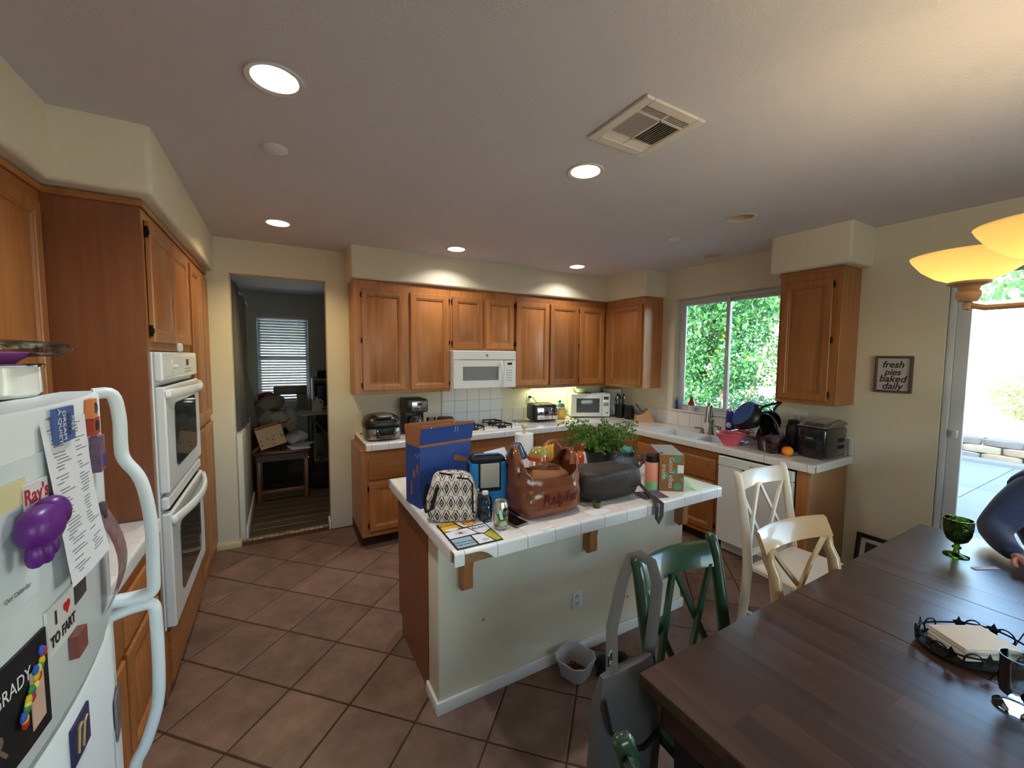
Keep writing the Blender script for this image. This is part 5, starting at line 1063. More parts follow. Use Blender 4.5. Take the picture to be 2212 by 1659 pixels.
for k, (dx, dz, rr) in enumerate(((-.075, .0, 0), (-.05, .004, 12), (-.03, -.002, -12))):
    g = G().tube([(dx+.012*math.sin(R_(rr)), .0, .055), (dx-.018+.01*k, 0, .09), (dx-.02+.01*k, 0, .13), (dx+.004, 0, .165), (dx+.018, 0, .18)], [.006, .018, .019, .013, .005], 10); g.tf(T(bx0, by0-.03, Z)); simple('banana', ['yellow banana at the rim of the basket nearest the mushroom', 'middle yellow banana standing in the basket', 'yellow banana in the basket nearest the handle'][k], 'banana', g, BAN, 'bananas in the basket')
ro = thing('rooster_figurine', 'glass rooster figurine with an orange breast and dark tail', 'ornament', (-2.2, -2.15, Z)); O('body', G().sq((-2.195, -2.15, Z+.10), (.032, .026, .06), .9, 1, 18, 12).cyl((-2.2, -2.15, Z), (-2.2, -2.15, Z+.06), .022, .018, 14), M('glass_orange', (196, 82, 30), .1, coat=.6), ro)
O('tail', G().sq((-2.262, -2.15, Z+.135), (.024, .016, .065), .9, 1, 14, 12), M('glass_slate', (52, 64, 84), .1, coat=.6), ro); O('comb', G().sq((-2.175, -2.15, Z+.185), (.014, .010, .026), .8, 1, 12, 10), M('glass_red', (168, 50, 36), .12, coat=.5), ro)
pt = thing('paper_towel_holder', 'paper towel roll on a holder with a round wooden knob', 'paper towels', (-2.41, -1.83, Z)); O('roll', G().lathe([(.02, .01), (.062, .01), (.062, .235), (.02, .235)], (-2.41, -1.83, Z), 28), PAPER, pt); O('holder', G().lathe([(0, 0), (.07, 0), (.07, .009), (.01, .0095), (.01, .25), (.008, .262), (.018, .275), (.02, .287), (.014, .298), (0, .30)], (-2.41, -1.83, Z), 20), M('pale_wood', (206, 178, 140), .5), pt)
def sheet(nm, label, cat, c, sx, sy, rz, mt, th=.0012, zz=0, tilt=0, group=None): return simple(nm, label, cat, G().rbox((-sx/2, -sy/2, 0), (sx/2, sy/2, th), th*.2, 1).tf(T(c[0], c[1], Z+zz, rz, tilt)), mt, group, smooth=0)
sheet('paper_sheet', 'white paper leaning behind the dark mushroom', 'paper', (-2.66, -1.97), .19, .20, 20, PAPER, zz=.09, tilt=55); sheet('paper_sheet', 'crumpled white paper under the dark mushroom', 'paper', (-2.70, -2.05), .16, .2, 35, PAPER, zz=.04, tilt=30)
sheet('envelope', 'pale pink envelope in front of the messenger bag', 'paper', (-2.44, -2.655), .15, .09, -12, M('pink_paper', (222, 204, 204), .8)); sheet('envelope', 'white envelope corner under the grocery bag', 'paper', (-2.50, -2.66), .12, .08, 8, PAPER, zz=.0002)
sheet('magazine', 'glossy purple magazine beside the pink bottle', 'magazine', (-2.08, -2.62), .15, .11, -18, M('mag_print', (96, 80, 110), .3, var=.8, scale=34), .003); sheet('notebook', 'dark purple notebook edge behind the phone', 'notebook', (-2.86, -2.46), .12, .09, 40, M('plum', (58, 30, 62), .6), .006)
simple('olive_cup', 'tiny olive green cup before the messenger bag', 'cup', G().lathe([(0, 0), (.018, 0), (.021, .028), (.018, .028), (.015, .004), (0, .004)], (-2.465, -2.62, Z+.002), 18), M('olive_glaze', (88, 84, 44), .4))
sheet('receipt', 'small white receipt scrap at the island edge', 'paper', (-2.82, -2.70), .07, .025, 15, PAPER)
# ---------------------------------------------------------------- things on the back counter
# indoor grill
gl = thing('indoor_grill', 'black and steel domed countertop grill by the doorway', 'grill', (-3.035, -.37, Z), 0); NJ = M('grill_black', (24, 22, 22), .3, var=.1)
O('base', G().sq((-3.035, -.36, Z+.062), (.155, .15, .058), .25, .45, 36, 12), M('grill_steel', (150, 140, 132), .32, .9, var=.05), gl)
O('lid', G().sq((-3.035, -.36, Z+.125), (.162, .155, .105), .75, .5, 36, 18, fn=lambda p: (p.x, p.y, max(p.z, -.012))), NJ, gl)
O('lid_handle', G().rbox((-3.10, -.535, Z+.20), (-2.97, -.40, Z+.232), .012), M('grill_steel'), gl)
O('front_panel', G().rbox((-3.11, -.527, Z+.025), (-2.95, -.505, Z+.115), .012), BLK, gl); O('front_bar', G().tube([(-3.105, -.535, Z+.10), (-3.09, -.542, Z+.045), (-2.97, -.542, Z+.045), (-2.955, -.535, Z+.10)], .006, 8), CHROME, gl)
text('lettering', 'NINJA', .022, PLW, gl, basis((-3.03, -.5085, Z+.145), (1, 0, 0), (0, .25, 1)), .0008); O('feet', G().box((-3.14, -.48, Z), (-3.11, -.45, Z+.01)).box((-2.96, -.48, Z), (-2.93, -.45, Z+.01)), BLK, gl)
# coffee maker
cm = thing('coffee_maker', 'black drip coffee maker with a steel control face', 'coffee maker', (-2.68, -.2, Z)); cx, cy_ = -2.69, -.19
O('tower', G().rbox((cx-.10, cy_-.02, Z+.02), (cx+.10, cy_+.13, Z+.30), .015), BLK, cm); O('head', G().rbox((cx-.105, cy_-.15, Z+.205), (cx+.105, cy_+.135, Z+.335), .02), BLK, cm); O('base', G().rbox((cx-.105, cy_-.15, Z), (cx+.105, cy_+.13, Z+.03), .01), BLK, cm)
fcx = O('control_face', G().rbox((cx-.06, cy_-.157, Z+.225), (cx+.085, cy_-.149, Z+.315), .004), STEEL, cm); O('display', G().box((cx-.005, cy_-.159, Z+.275), (cx+.04, cy_-.1565, Z+.30)), BLK, fcx); O('knob', G().lathe([(0, 0), (.012, 0), (.011, -.012), (0, -.012)], (cx+.018, cy_-.157, Z+.25), 14, ax='y'), CHROME, fcx); O('button_bar', G().rbox((cx-.035, cy_-.160, Z+.246), (cx+.07, cy_-.157, Z+.252), .001), BLK, fcx)
O('carafe', G().lathe([(0, 0), (.055, 0), (.068, .03), (.066, .09), (.05, .125), (.055, .14), (0, .14)], (cx, cy_-.075, Z+.0305), 24), DGL, cm)
simple('glass_jar', 'small clear jar with a clip lid beside the coffee maker', 'jar', G().lathe([(0, 0), (.045, 0), (.05, .01), (.05, .115), (.042, .125), (.045, .13), (.045, .15), (0, .152)], (-2.545, -.30, Z), 22), thin('jar_glass', (206, 212, 216), 1.6))
simple('dark_canister', 'low black lidded canister behind the blue carton', 'canister', G().lathe([(0, 0), (.075, 0), (.078, .11), (.082, .115), (.082, .135), (.07, .142), (0, .144)], (-2.40, -.30, Z), 26), BLK)
simple('power_cable', 'short black cable behind the indoor grill', 'cable', G().tube([(-3.18, -.10, Z+.006), (-3.16, -.16, Z+.02), (-3.14, -.2, Z+.02), (-3.10, -.22, Z+.012)], .005, 6), BLK)
# toaster with outlet and cord
to = thing('toaster', 'black four-slice toaster with a chrome front', 'toaster', (-1.2, -.2, Z)); mt_ = T(-1.175, -.20, Z, -12)
def tf_(g): return g.tf(mt_)
O('body', tf_(G().rbox((-.15, -.125, .008), (.15, .125, .205), .035, 4)), BLK, to); cf = O('chrome_front', tf_(G().rbox((-.105, -.133, .03), (.145, -.12, .175), .008)), CHROME, to)
for x in (-.06, .02, .10): O('lever', tf_(G().rbox((x-.012, -.15, .105), (x+.012, -.133, .12), .003)), BLK, cf)
for x in (-.085, -.035, .045, .095): O('knob', tf_(G().lathe([(0, 0), (.014, 0), (.013, -.012), (0, -.012)], (x, -.133, .055), 14, ax='y')), PLW, cf)
for x in (-.10, -.04, .03, .09): O('slot', tf_(G().rbox((x-.012, -.085, .203), (x+.012, .085, .2065), .001)), BLKM, to)
ou = thing('wall_outlet', 'white wall outlet with a black plug above the toaster', 'outlet', (-1.225, 0, 1.16)); O('plate', G().rbox((-1.262, -.006, 1.105), (-1.190, -.0005, 1.222), .002), PLW, ou); O('socket', G().lathe([(0, 0), (.015, 0), (.014, -.002), (0, -.002)], (-1.226, -.006, 1.145), 14, ax='y'), M('socket_grey'), ou)
O('plug', G().rbox((-1.24, -.035, 1.165), (-1.212, -.0065, 1.195), .004), BLK, to); O('cord', G().tube([(-1.226, -.034, 1.18), (-1.20, -.05, 1.17), (-1.17, -.06, 1.125), (-1.12, -.06, 1.09), (-1.06, -.055, 1.06), (-1.05, -.05, 1.0), (-1.06, -.05, .93)], .004, 6), BLK, to)
simple('spoon_rest', 'small grey dish beside the cooktop', 'dish', G().rbox((-1.50, -.17, Z), (-1.36, -.08, Z+.012), .006), M('dish_grey', (186, 184, 178), .4))
simple('timer_disc', 'round white plastic timer near the cooktop knobs', 'timer', G().lathe([(0, 0), (.028, 0), (.026, .014), (0, .015)], (-1.56, -.25, Z), 18), PLW)
# cookie jar
cj = thing('cookie_jar', 'round yellow ceramic cookie jar with a blue lid', 'jar', (-.9, -.15, Z)); YEL = M('jar_yellow', (214, 178, 86), .25, var=.1, coat=.4)
O('body', G().lathe([(0, 0), (.06, 0), (.085, .03), (.09, .07), (.08, .11), (.065, .125), (0, .125)], (-.885, -.16, Z), 28), YEL, cj); O('collar', G().lathe([(0, .1255), (.07, .1255), (.074, .14), (.06, .15), (0, .15)], (-.885, -.16, Z), 24), M('jar_white', (220, 220, 210), .3), cj); O('lid', G().lathe([(0, .1505), (.066, .1505), (.06, .172), (.04, .19), (0, .195)], (-.885, -.16, Z), 24), M('jar_blue', (130, 162, 196), .3), cj); O('lid_knob', G().sph((-.885, -.16, Z+.21), (.022, .016, .018), 12, 8), M('jar_teal', (96, 150, 140), .3), cj)
for s in (-1, 1): O('ear', G().sph((-.885+s*.085, -.17, Z+.085), (.02, .014, .026), 10, 8), YEL, cj)
# countertop microwave
mc = thing('countertop_microwave', 'white countertop microwave turned in the counter corner', 'microwave', (-.45, -.2, Z)); mt_ = T(-.728, -.172, Z, -26.5)
wM, dM, hM = .492, .265, .295
def tf_(g): return g.tf(mt_)
O('body', tf_(G().rbox((0, 0, .012), (wM, dM, hM), .008)), APPW, mc); O('feet', tf_(G().box((.03, .03, 0), (.06, .06, .0115)).box((wM-.06, .03, 0), (wM-.03, .06, .0115)).box((.03, .21, 0), (.06, .24, .0115)).box((wM-.06, .21, 0), (wM-.03, .24, .0115))), BLK, mc)
d = O('door', tf_(G().rbox((.004, -.016, .016), (wM-.105, -.0005, hM-.004), .006)), APPW, mc); O('window', tf_(G().rbox((.07, -.0185, .065), (wM-.135, -.0155, hM-.055), .002)), M('mw_glass', (78, 80, 88), .12, var=.05), d)
cp = O('control_panel', tf_(G().rbox((wM-.102, -.016, .016), (wM-.004, -.0005, hM-.004), .006)), APPW, mc); O('display', tf_(G().box((wM-.086, -.0172, .225), (wM-.022, -.0158, .262))), BLK, cp); O('keypad', tf_(G().box((wM-.086, -.0172, .145), (wM-.022, -.0158, .19))), M('panel_grey'), cp); O('button', tf_(G().rbox((wM-.05, -.019, .055), (wM-.03, -.0158, .07), .001)), BLK, cp)
simple('white_bowl', 'white plastic bowl resting on the countertop microwave', 'bowl', G().lathe([(0, 0), (.05, 0), (.075, .045), (.078, .05), (.073, .05), (.048, .004), (0, .004)], (0, 0, 0), 28).tf(T(-.53, -.115, Z+hM+.008)), M('bowl_plastic', (226, 232, 206), .4, transl=.3))
simple('wire_rack', 'dark wire trivet under the bowl on the microwave', 'rack', G().tube([(-.62, -.16, Z+hM+.004), (-.46, -.24, Z+hM+.004), (-.40, -.12, Z+hM+.004), (-.56, -.04, Z+hM+.004)], .0035, 6, closed=True).tube([(-.54, -.20, Z+hM+.004), (-.48, -.08, Z+hM+.004)], .003, 6), HINGE)
simple('paper_stack', 'white papers lying on the countertop microwave', 'paper', G().rbox((-.09, -.07, 0), (.09, .07, .006), .001).tf(T(-.36, -.22, Z+hM+.0005, -20)), PAPER)
bb = thing('bread_bin', 'white plastic bread machine behind the countertop microwave', 'bread machine', (-.13, -.2, Z)); O('body', G().rbox((-.145, -.325, Z), (-.02, -.075, Z+.30), .025, 3), APPW, bb); O('lid', G().rbox((-.14, -.32, Z+.3005), (-.025, -.08, Z+.345), .015), PLW, bb)
# utensil crocks and knife block
for (x, y, h, r, lb, n_) in ((-.155, -.43, .165, .062, 'tall black utensil crock full of handles in the counter corner', 9), (-.15, -.58, .145, .06, 'shorter black crock between the utensil crock and the knife block', 0)):
    t = thing('utensil_crock', lb, 'crock', (x, y, Z)); O('crock', G().lathe([(0, 0), (r*.92, 0), (r, .01), (r, h), (r*.92, h), (r*.9, .012), (0, .012)], (x, y, Z), 26), BLK, t)
    for k in range(n_):
        a = k*.75; ln = .10+.035*(k % 3); b0 = Vector((x+.02*math.cos(a), y+.02*math.sin(a), Z+.014)); tp = Vector((x+.045*math.cos(a), y+.05*math.sin(a), Z+h+ln*.6)); O('utensil', G().cyl(b0, tp, .006, .007, 8).sq(tp, (.014, .014, .03), .8, 1, 10, 6), [BLK, STEEL, BLK][k % 3], t)
    if not n_: O('lid', G().lathe([(0, h+.001), (r*.9, h+.001), (r*.8, h+.02), (0, h+.024)], (x, y, Z), 22), BLK, t)
x, y = -.155, -.43
kb = thing('knife_block', 'angled beech knife block with black-handled knives', 'knife block', (-.13, -.78, Z)); mt_ = T(-.12, -.80, Z, -35); BEE = M('beech', (196, 150, 104), .5, var=.08, scale=8)
O('block', G().prism([(-.11, 0), (.10, 0), (.02, .15), (-.035, .09), (-.11, .07)], -.055, .055, 0, 'y').tf(mt_), BEE, kb)
for k in range(6):
    i, j = k % 3, k//3; a = Vector((-.075+.04*j, -.035+.035*i, .085+.03*j)); b = a+Vector((-.07, 0, .085)); g = G().tube([a, b], .009, 8, flat=(.6, 1.1)); O('knife_handle', g.tf(mt_), BLK, kb); O('rivet_strip', G().tube([a+Vector((-.01, -.010, .012)), b+Vector((.004, -.010, -.005))], .003, 5).tf(mt_), STEEL, kb)
ow = thing('wall_outlet', 'white wall outlet under the corner cabinet by the window', 'outlet', (0, -.94, 1.16)); O('plate', G().rbox((-.006, -.975, 1.11), (-.0005, -.905, 1.22), .002), PLW, ow); O('socket', G().lathe([(0, 0), (.015, 0), (.014, -.002), (0, -.002)], (-.006, -.94, 1.145), 14, ax='x'), M('socket_grey'), ow)
# ---------------------------------------------------------------- window sill and sink side
sz = WZ0+.0145
rb = thing('soap_bottle', 'red and white soap bottle on the window sill', 'bottle', (.04, -1.295, sz)); O('base', G().lathe([(0, 0), (.033, 0), (.034, .06), (0, .06)], (.04, -1.295, sz), 20), PLW, rb); O('body', G().lathe([(0, .0605), (.034, .0605), (.033, .09), (.018, .115), (.018, .135), (.012, .14), (0, .14)], (.04, -1.295, sz), 20), M('soap_red', (150, 30, 40), .3), rb); O('pump', G().cyl((.04, -1.295, sz+.1405), (.04, -1.295, sz+.16), .007, n=8).tube([(.04, -1.295, sz+.158), (.01, -1.295, sz+.158)], .006, 8), M('soap_dark', (90, 30, 36), .4), rb)
simple('blue_vial', 'slim cobalt blue bottle in the corner of the window sill', 'bottle', G().lathe([(0, 0), (.013, 0), (.013, .085), (.006, .10), (.006, .13), (0, .131)], (.035, -1.115, sz), 14), M('cobalt_glass', (30, 50, 170), .08, trans=.4))
db = thing('dish_soap', 'blue and white dish soap bottle standing behind the pans', 'bottle', (-.03, -1.79, Z)); O('body', G().sq((-.045, -1.79, Z+.12), (.025, .042, .12), .5, .7, 22, 14), M('soap_blue', (26, 60, 150), .25), db); O('label_swirl', G().sq((-.05, -1.79, Z+.10), (.024, .034, .04), .8, .8, 16, 8), PLW, db); O('spout', G().lathe([(.018, .235), (.014, .26), (.006, .285), (0, .287)], (-.045, -1.79, Z), 14), M('cap_white', (224, 228, 232), .4), db)
# pink bowl
simple('pink_bowl', 'pink plastic mixing bowl on the counter edge by the sink', 'bowl', G().lathe([(0, 0), (.055, 0), (.06, .008), (.09, .05), (.115, .098), (.122, .103), (.118, .107), (.108, .098), (.055, .012), (0, .012)], (-.46, -2.055, Z), 36), M('pink_plastic', (222, 98, 112), .35))
# dish rack and pans
dr = thing('dish_rack', 'chrome wire dish rack loaded with pans', 'dish rack', (-.25, -2.2, Z)); g = G(); rx0, rx1, ry0, ry1 = -.42, -.08, -2.36, -1.98
for z in (.012, .10): g.tube([(rx0, ry0, Z+z), (rx1, ry0, Z+z), (rx1, ry1, Z+z), (rx0, ry1, Z+z)], .0035, 6, closed=True)
for k in range(11): y = ry0+(ry1-ry0)*k/10; g.tube([(rx0, y, Z+.10), (rx0, y, Z+.012), (rx1, y, Z+.012), (rx1, y, Z+.10)], .0018, 5)
for k in range(9): x = rx0+(rx1-rx0)*k/8; g.tube([(x, ry0, Z+.10), (x, ry0, Z+.012), (x, ry1, Z+.012), (x, ry1, Z+.10)], .0018, 5)
for x in (rx0, rx1):
    for y in (ry0, ry1): g.cyl((x, y, Z), (x, y, Z+.014), .006, n=8)
O('wire_frame', g, CHROME, dr)
PANB = M('pan_blue', (62, 100, 176), .25, .3, var=.1); PANK = M('pan_black', (22, 22, 24), .35)
def pan_(label, c, r, h, rz, rx, mo, mi, ln, hrz=0, lid=None, mt=None):
    t = thing('frying_pan', label, 'pan', c); mt_ = mt or T(*c, rz, rx)
    O('body', G().lathe([(0, 0), (r*.82, 0), (r*.95, h*.4), (r, h), (r*.97, h), (r*.9, h*.4), (r*.78, .005), (0, .005)], (0, 0, 0), 40).tf(mt_), mo, t); O('base_disc', G().lathe([(0, -.003), (r*.8, -.003), (r*.8, -.0002), (0, -.0002)], (0, 0, 0), 36).tf(mt_), mi, t)
    a = R_(hrz); ux, uy = math.cos(a), math.sin(a); O('handle', G().tube([(ux*r*.97, uy*r*.97, h*.7), (ux*(r+.05), uy*(r+.05), h*.9), (ux*(r+ln*.6), uy*(r+ln*.6), h+.02), (ux*(r+ln), uy*(r+ln), h+.02)], [.012, .011, .011, .008], 8, flat=(1, .7)).tf(mt_), BLK, t); O('bracket', G().rbox((ux*r*.98-.015, uy*r*.98-.015, h*.4), (ux*r*.98+.015, uy*r*.98+.015, h), .003).tf(mt_), STEEL, t); return t
pw, pv = Vector((.75, -.376, -.54)), Vector((0, -.82, .57)); pan_('large blue-bottomed frying pan tipped upside down on the dish rack', (-.33, -2.08, Z+.27), .142, .05, 0, 0, PANK, PANB, .19, 90, mt=basis((-.33, -2.08, Z+.27), pv.cross(pw), pv))
pan_('black skillet leaning behind the blue pan', (-.17, -2.17, Z+.19), .12, .045, -30, 100, PANK, PANK, .15, 70)
sp_ = thing('saucepan', 'steel saucepan lying under the blue pan in the rack', 'pan', (-.27, -2.15, Z+.12)); O('body', G().lathe([(0, 0), (.085, 0), (.09, .01), (.09, .10), (.086, .10), (.085, .012), (0, .012)], (0, 0, -.05), 32).tf(T(-.27, -2.13, Z+.13, 20, 105)), CHROME, sp_)
ld = thing('pan_cover', 'round glass pan lid standing on edge in the rack', 'lid', (-.33, -2.29, Z+.02)); mt_ = T(-.33, -2.295, Z+.175, 64, 78); O('glass', G().lathe([(0, .028), (.05, .022), (.10, .006), (.118, .0), (.118, .003), (.10, .009), (.05, .025), (0, .031)], (0, 0, 0), 36).tf(mt_), thin('lid_glass', (214, 224, 222), 1.5), ld); O('rim', G().lathe([(.116, -.003), (.122, -.003), (.122, .004), (.116, .004), (.116, -.003)], (0, 0, 0), 40, caps=False).tf(mt_), STEEL, ld); O('knob', G().lathe([(0, .03), (.008, .031), (.008, .045), (.02, .048), (.018, .058), (0, .06)], (0, 0, 0), 16).tf(mt_), BLK, ld)
simple('scrub_cup', 'small black cup in the rack corner by the tap', 'cup', G().lathe([(0, 0), (.035, 0), (.045, .07), (.041, .07), (.032, .005), (0, .005)], (-.14, -1.93, Z+.0), 20), BLK); simple('plastic_cover', 'bright green plastic lid at the rack front', 'lid', G().sq((-.33, -1.985, Z+.055), (.07, .012, .045), .8, .6, 20, 8).tf(T(0, 0, 0)), M('lime_plastic', (88, 168, 84), .4))
# food container, orange, pitcher, ice maker
fcn = thing('food_container', 'clear square tub packed with brown dried fruit', 'container', (-.40, -2.37, Z)); mt_ = T(-.405, -2.365, Z, -15); O('tub', G().rings([[(sx*s, sy*s, z) for sx, sy in ((-1, -.7), (-.7, -1), (.7, -1), (1, -.7), (1, .7), (.7, 1), (-.7, 1), (-1, .7))] for z, s in ((0, .072), (.004, .076), (.13, .092), (.13, .089), (.006, .072))], caps=False).tf(mt_), thin('tub_plastic', (226, 222, 226), 1.5, .1), fcn, smooth=60); rnd = random.Random(4)
DF = M('dried_fruit', (96, 52, 34), .5, var=.4, scale=40); g = G()
for k in range(70): z = .014+.062*rnd.random(); g.sq((rnd.uniform(-.055, .055), rnd.uniform(-.055, .055), z), (.019, .013, .010), .8, .9, 8, 6)
o = O('dried_fruit', g.tf(mt_), DF, fcn); o['kind'] = 'stuff'; O('plastic_wrap', G().sq((-.01, 0, .105), (.07, .065, .028), .8, .9, 22, 10, .02, 20, 3).tf(mt_), M('wrap_plum', (132, 104, 120), .25, transl=.3), fcn)
og = thing('orange', 'bright orange fruit in front of the ice maker', 'orange', (-.44, -2.50, Z)); O('fruit', G().sq((-.44, -2.50, Z+.036), (.041, .039, .036), 1, 1, 22, 14), M('orange_peel', (244, 146, 20), .45, var=.08, bump=.4, bscale=300), og); O('stem_scar', G().sph((-.44, -2.50, Z+.0725), (.004, .004, .002), 8, 5), M('scar', (120, 100, 40), .8), og)
pi = thing('pitcher', 'tall black insulated pitcher beside the ice maker', 'pitcher', (-.20, -2.42, Z)); O('body', G().lathe([(0, 0), (.052, 0), (.055, .01), (.052, .19), (.04, .215), (.042, .235), (.03, .25), (0, .252)], (-.20, -2.42, Z), 26), M('pitcher_black', (46, 44, 46), .5), pi); O('spout', G().rbox((-.255, -2.43, Z+.215), (-.23, -2.41, Z+.245), .006), BLK, pi)
im = thing('ice_maker', 'black countertop ice maker with a silver-rimmed clear lid', 'ice maker', (-.2, -2.60, Z)); mt_ = T(-.378, -2.548, Z, -90-2); wI, dI, hI = .175, .32, .235
def tf_(g): return g.tf(mt_)
O('body', tf_(G().rbox((-.02, 0, .008), (wI, dI, hI), .022, 3)), M('icemaker_black', (18, 20, 30), .2, coat=.5), im); O('rim', tf_(G().rbox((-.021, -.001, hI+.0005), (wI+.001, dI-.05, hI+.009), .004)), STEEL, im)
O('lid', tf_(G().rings([[(-.02+i, 0+i, hI+.0095), (wI-i, i, hI+.0095), (wI-i, dI-.01-i, hI+z2), (-.02+i, dI-.01-i, hI+z2)] for i, z2 in ((0, .0096), (.004, .03), (.03, .045))]+[[(.015, .05, hI+.03), (wI-.035, .05, hI+.03), (wI-.035, dI-.06, hI+.05), (.015, dI-.06, hI+.05)]])), M('lid_smoke', (70, 66, 74), .08, coat=1), im); text('lettering', 'insignia', .018, M('logo_grey', (170, 172, 178), .5), im, mt_ @ basis((.07, -.0008, .155), (1, 0, 0), (0, 0, 1)), .0004)
O('side_vent', tf_(G().rbox((wI-.0005, .18, .12), (wI+.0015, .27, .15), .0005, 1).rbox((wI-.0005, .18, .07), (wI+.0015, .27, .10), .0005, 1)), BLKM, im); simple('glass_sheet', 'narrow clear cutting board behind the ice maker', 'board', G().rbox((-.03, -2.735, Z), (-.02, -2.715, Z+.13), .002), GLASS)
so_ = thing('wall_outlet', 'double white outlet plate behind the ice maker', 'outlet', (0, -2.35, 1.15)); O('plate', G().rbox((-.006, -2.43, 1.09), (-.0005, -2.30, 1.21), .002), PLW, so_); O('socket', G().rbox((-.008, -2.40, 1.12), (-.0061, -2.37, 1.18), .001).rbox((-.008, -2.355, 1.12), (-.0061, -2.325, 1.18), .001), M('socket_grey'), so_)
# ---------------------------------------------------------------- mail pile on the side counter
mt_s = [M('mail_a', (222, 224, 230), .7, var=.05), M('mail_b', (196, 206, 220), .6), M('mail_c', (120, 170, 200), .5)]
for k, (y, x, z, rz, tl, m, lb) in enumerate(((-2.30, -4.55, .0, 10, 0, 0, 'lowest white letter of the mail pile on the side counter'), (-2.28, -4.56, .004, -12, 4, 1, 'pale blue letter in the mail pile'), (-2.34, -4.53, .03, 25, 35, 0, 'white folded letter sticking up from the mail pile'), (-2.22, -4.52, .05, -30, 60, 2, 'blue printed flyer standing in the mail pile'), (-2.12, -4.50, .10, 15, 75, 0, 'tall white leaflet leaning against the oven tower'), (-2.02, -4.49, .13, -25, 80, 0, 'white letter fanned out at the top of the mail pile'))):
    simple('letter', lb, 'letter', G().rbox((-.11, -.07, -.001), (.11, .07, .001), .0003, 1).tf(T(x, y, Z+.004+z, rz, 0, tl)), mt_s[m], 'mail on the side counter', smooth=0)
# ---------------------------------------------------------------- on top of the refrigerator
pt_ = thing('enamel_pot', 'large white enamel pot with a steel rim on the refrigerator', 'pot', (-4.412, -2.892, 1.5735)); pc_ = (-4.412, -2.892); O('body', G().lathe([(0, 0), (.142, 0), (.15, .008), (.15, .062), (.146, .062), (.144, .01), (0, .01)], (*pc_, 1.5735), 40), M('enamel', (226, 226, 218), .15, coat=.6), pt_); O('rim', G().lathe([(.0, .0625), (.155, .0625), (.157, .066), (.153, .069), (0, .069)], (*pc_, 1.5735), 40, caps=True), CHROME, pt_)
pk = thing('plastic_tray', 'purple plastic tray resting on the enamel pot', 'tray', (*pc_, 1.70)); O('tray', G().lathe([(0, 0), (.115, 0), (.135, .016), (.143, .022), (.139, .024), (.128, .016), (.11, .003), (0, .003)], (*pc_, 1.643), 36), M('tray_purple', (142, 62, 140), .4), pk)
bb_ = thing('bread_bag', 'clear plastic bag of bread rolls lying on the tray', 'bread', (*pc_, 1.74)); g = G()
for k in range(4): g.sq((pc_[0]+.02+.02*(k % 2), pc_[1]-.11+.06*k, 1.668), (.045, .035, .020), .85, .95, 14, 10)
O('rolls', g, M('bread', (196, 140, 84), .8, var=.2), bb_); O('bag', G().sq((0, 0, 0), (.075, .17, .020), .7, .6, 30, 12, .010, 14, 8).tf(T(pc_[0]+.055, pc_[1]+.0, 1.673, -30)), thin('bag_film', (222, 220, 206), 1.5, .15, .6, 40), bb_)
# ---------------------------------------------------------------- papers and magnets on the refrigerator doors
def onfr(nm, label, cat, y0, y1, z0, z1, th, mt, lift=0.0, group='magnets and papers on the refrigerator', prof=None):
    N = 6; g = G(); f = lambda y, o: fx(y)+.0008+lift+o
    g.rings([[(f(y0, 0), y0, z), (f(y1, 0), y1, z), (f(y1, th), y1, z), (f((y0+y1)/2, th+.0002), (y0+y1)/2, z), (f(y0, th), y0, z)] for z in (z0, z1)])
    return simple(nm, label, cat, g, mt, group, smooth=0)
def ftext(par, s, size, y, z, mt, lift, rot=0, sx=1, bold=0, rows=None):
    u, v = ((0, 1, 0), (0, 0, 1)) if not rot else ((0, 0, -1), (0, 1, 0))
    tx = (fx(y+.02)-fx(y-.02))/.04; u2 = (tx, 1, 0) if not rot else u; v2 = v if not rot else (tx, 1, 0)
    return text('lettering', s, size, mt, par, basis((fx(y)+lift, y, z), u2, v2), .0002, sx=sx, bold=bold)
# menu sheet
ms = thing('printed_menu', 'white printed sheet curling off the freezer door under the blue magnet', 'paper', (fx(-3.05)+.01, -3.05, 1.4), group='magnets and papers on the refrigerator')
g = G(); N, K = 8, 16; rs = []
ys = [-3.155+.205*i/N for i in range(N+1)]; vs_ = []
for j in range(K+1):
    t = j/K; z = 1.545-.30*t
    for i, y in enumerate(ys): vs_.append((fx(y)+.003+.022*t*t+.006*math.sin(3*t)*(1-i/N), y+.012*t, z+.012*(i/N-.5)*-1))
g.add(vs_, [(j*(N+1)+i, j*(N+1)+i+1, (j+1)*(N+1)+i+1, (j+1)*(N+1)+i) for j in range(K) for i in range(N)]); sh_ = O('sheet', g, PAPER, ms, recalc=False)
g = G(); rnd = random.Random(3)
def sheetpt(u, t): i = u*N; i0 = min(N-1, int(i)); j = t*K; j0 = min(K-1, int(j)); a = Vector(vs_[j0*(N+1)+i0]); b = Vector(vs_[j0*(N+1)+i0+1]); c = Vector(vs_[(j0+1)*(N+1)+i0]); return a+(b-a)*(i-i0)+(c-a)*(j-j0)+Vector((.0006, 0, 0))
for k in range(46):
    for col in (.08, .55):
        if rnd.random() < .3: continue
        t = .04+.92*k/46; u1 = col+rnd.uniform(.0, .08); u2 = u1+rnd.uniform(.1, .32); p, q_, r, s = sheetpt(u1, t), sheetpt(min(.97, u2), t), sheetpt(min(.97, u2), t+.006), sheetpt(u1, t+.006); g.quad(p, q_, r, s)
o = O('print_lines', g, M('print_grey', (120, 122, 130), .8), ms, recalc=False); o['kind'] = 'stuff'
bm_ = onfr('fridge_magnet', 'blue rectangular magnet holding the printed menu', 'magnet', -3.122, -3.043, 1.503, 1.566, .006, M('mag_blue', (74, 100, 160), .5), .004)
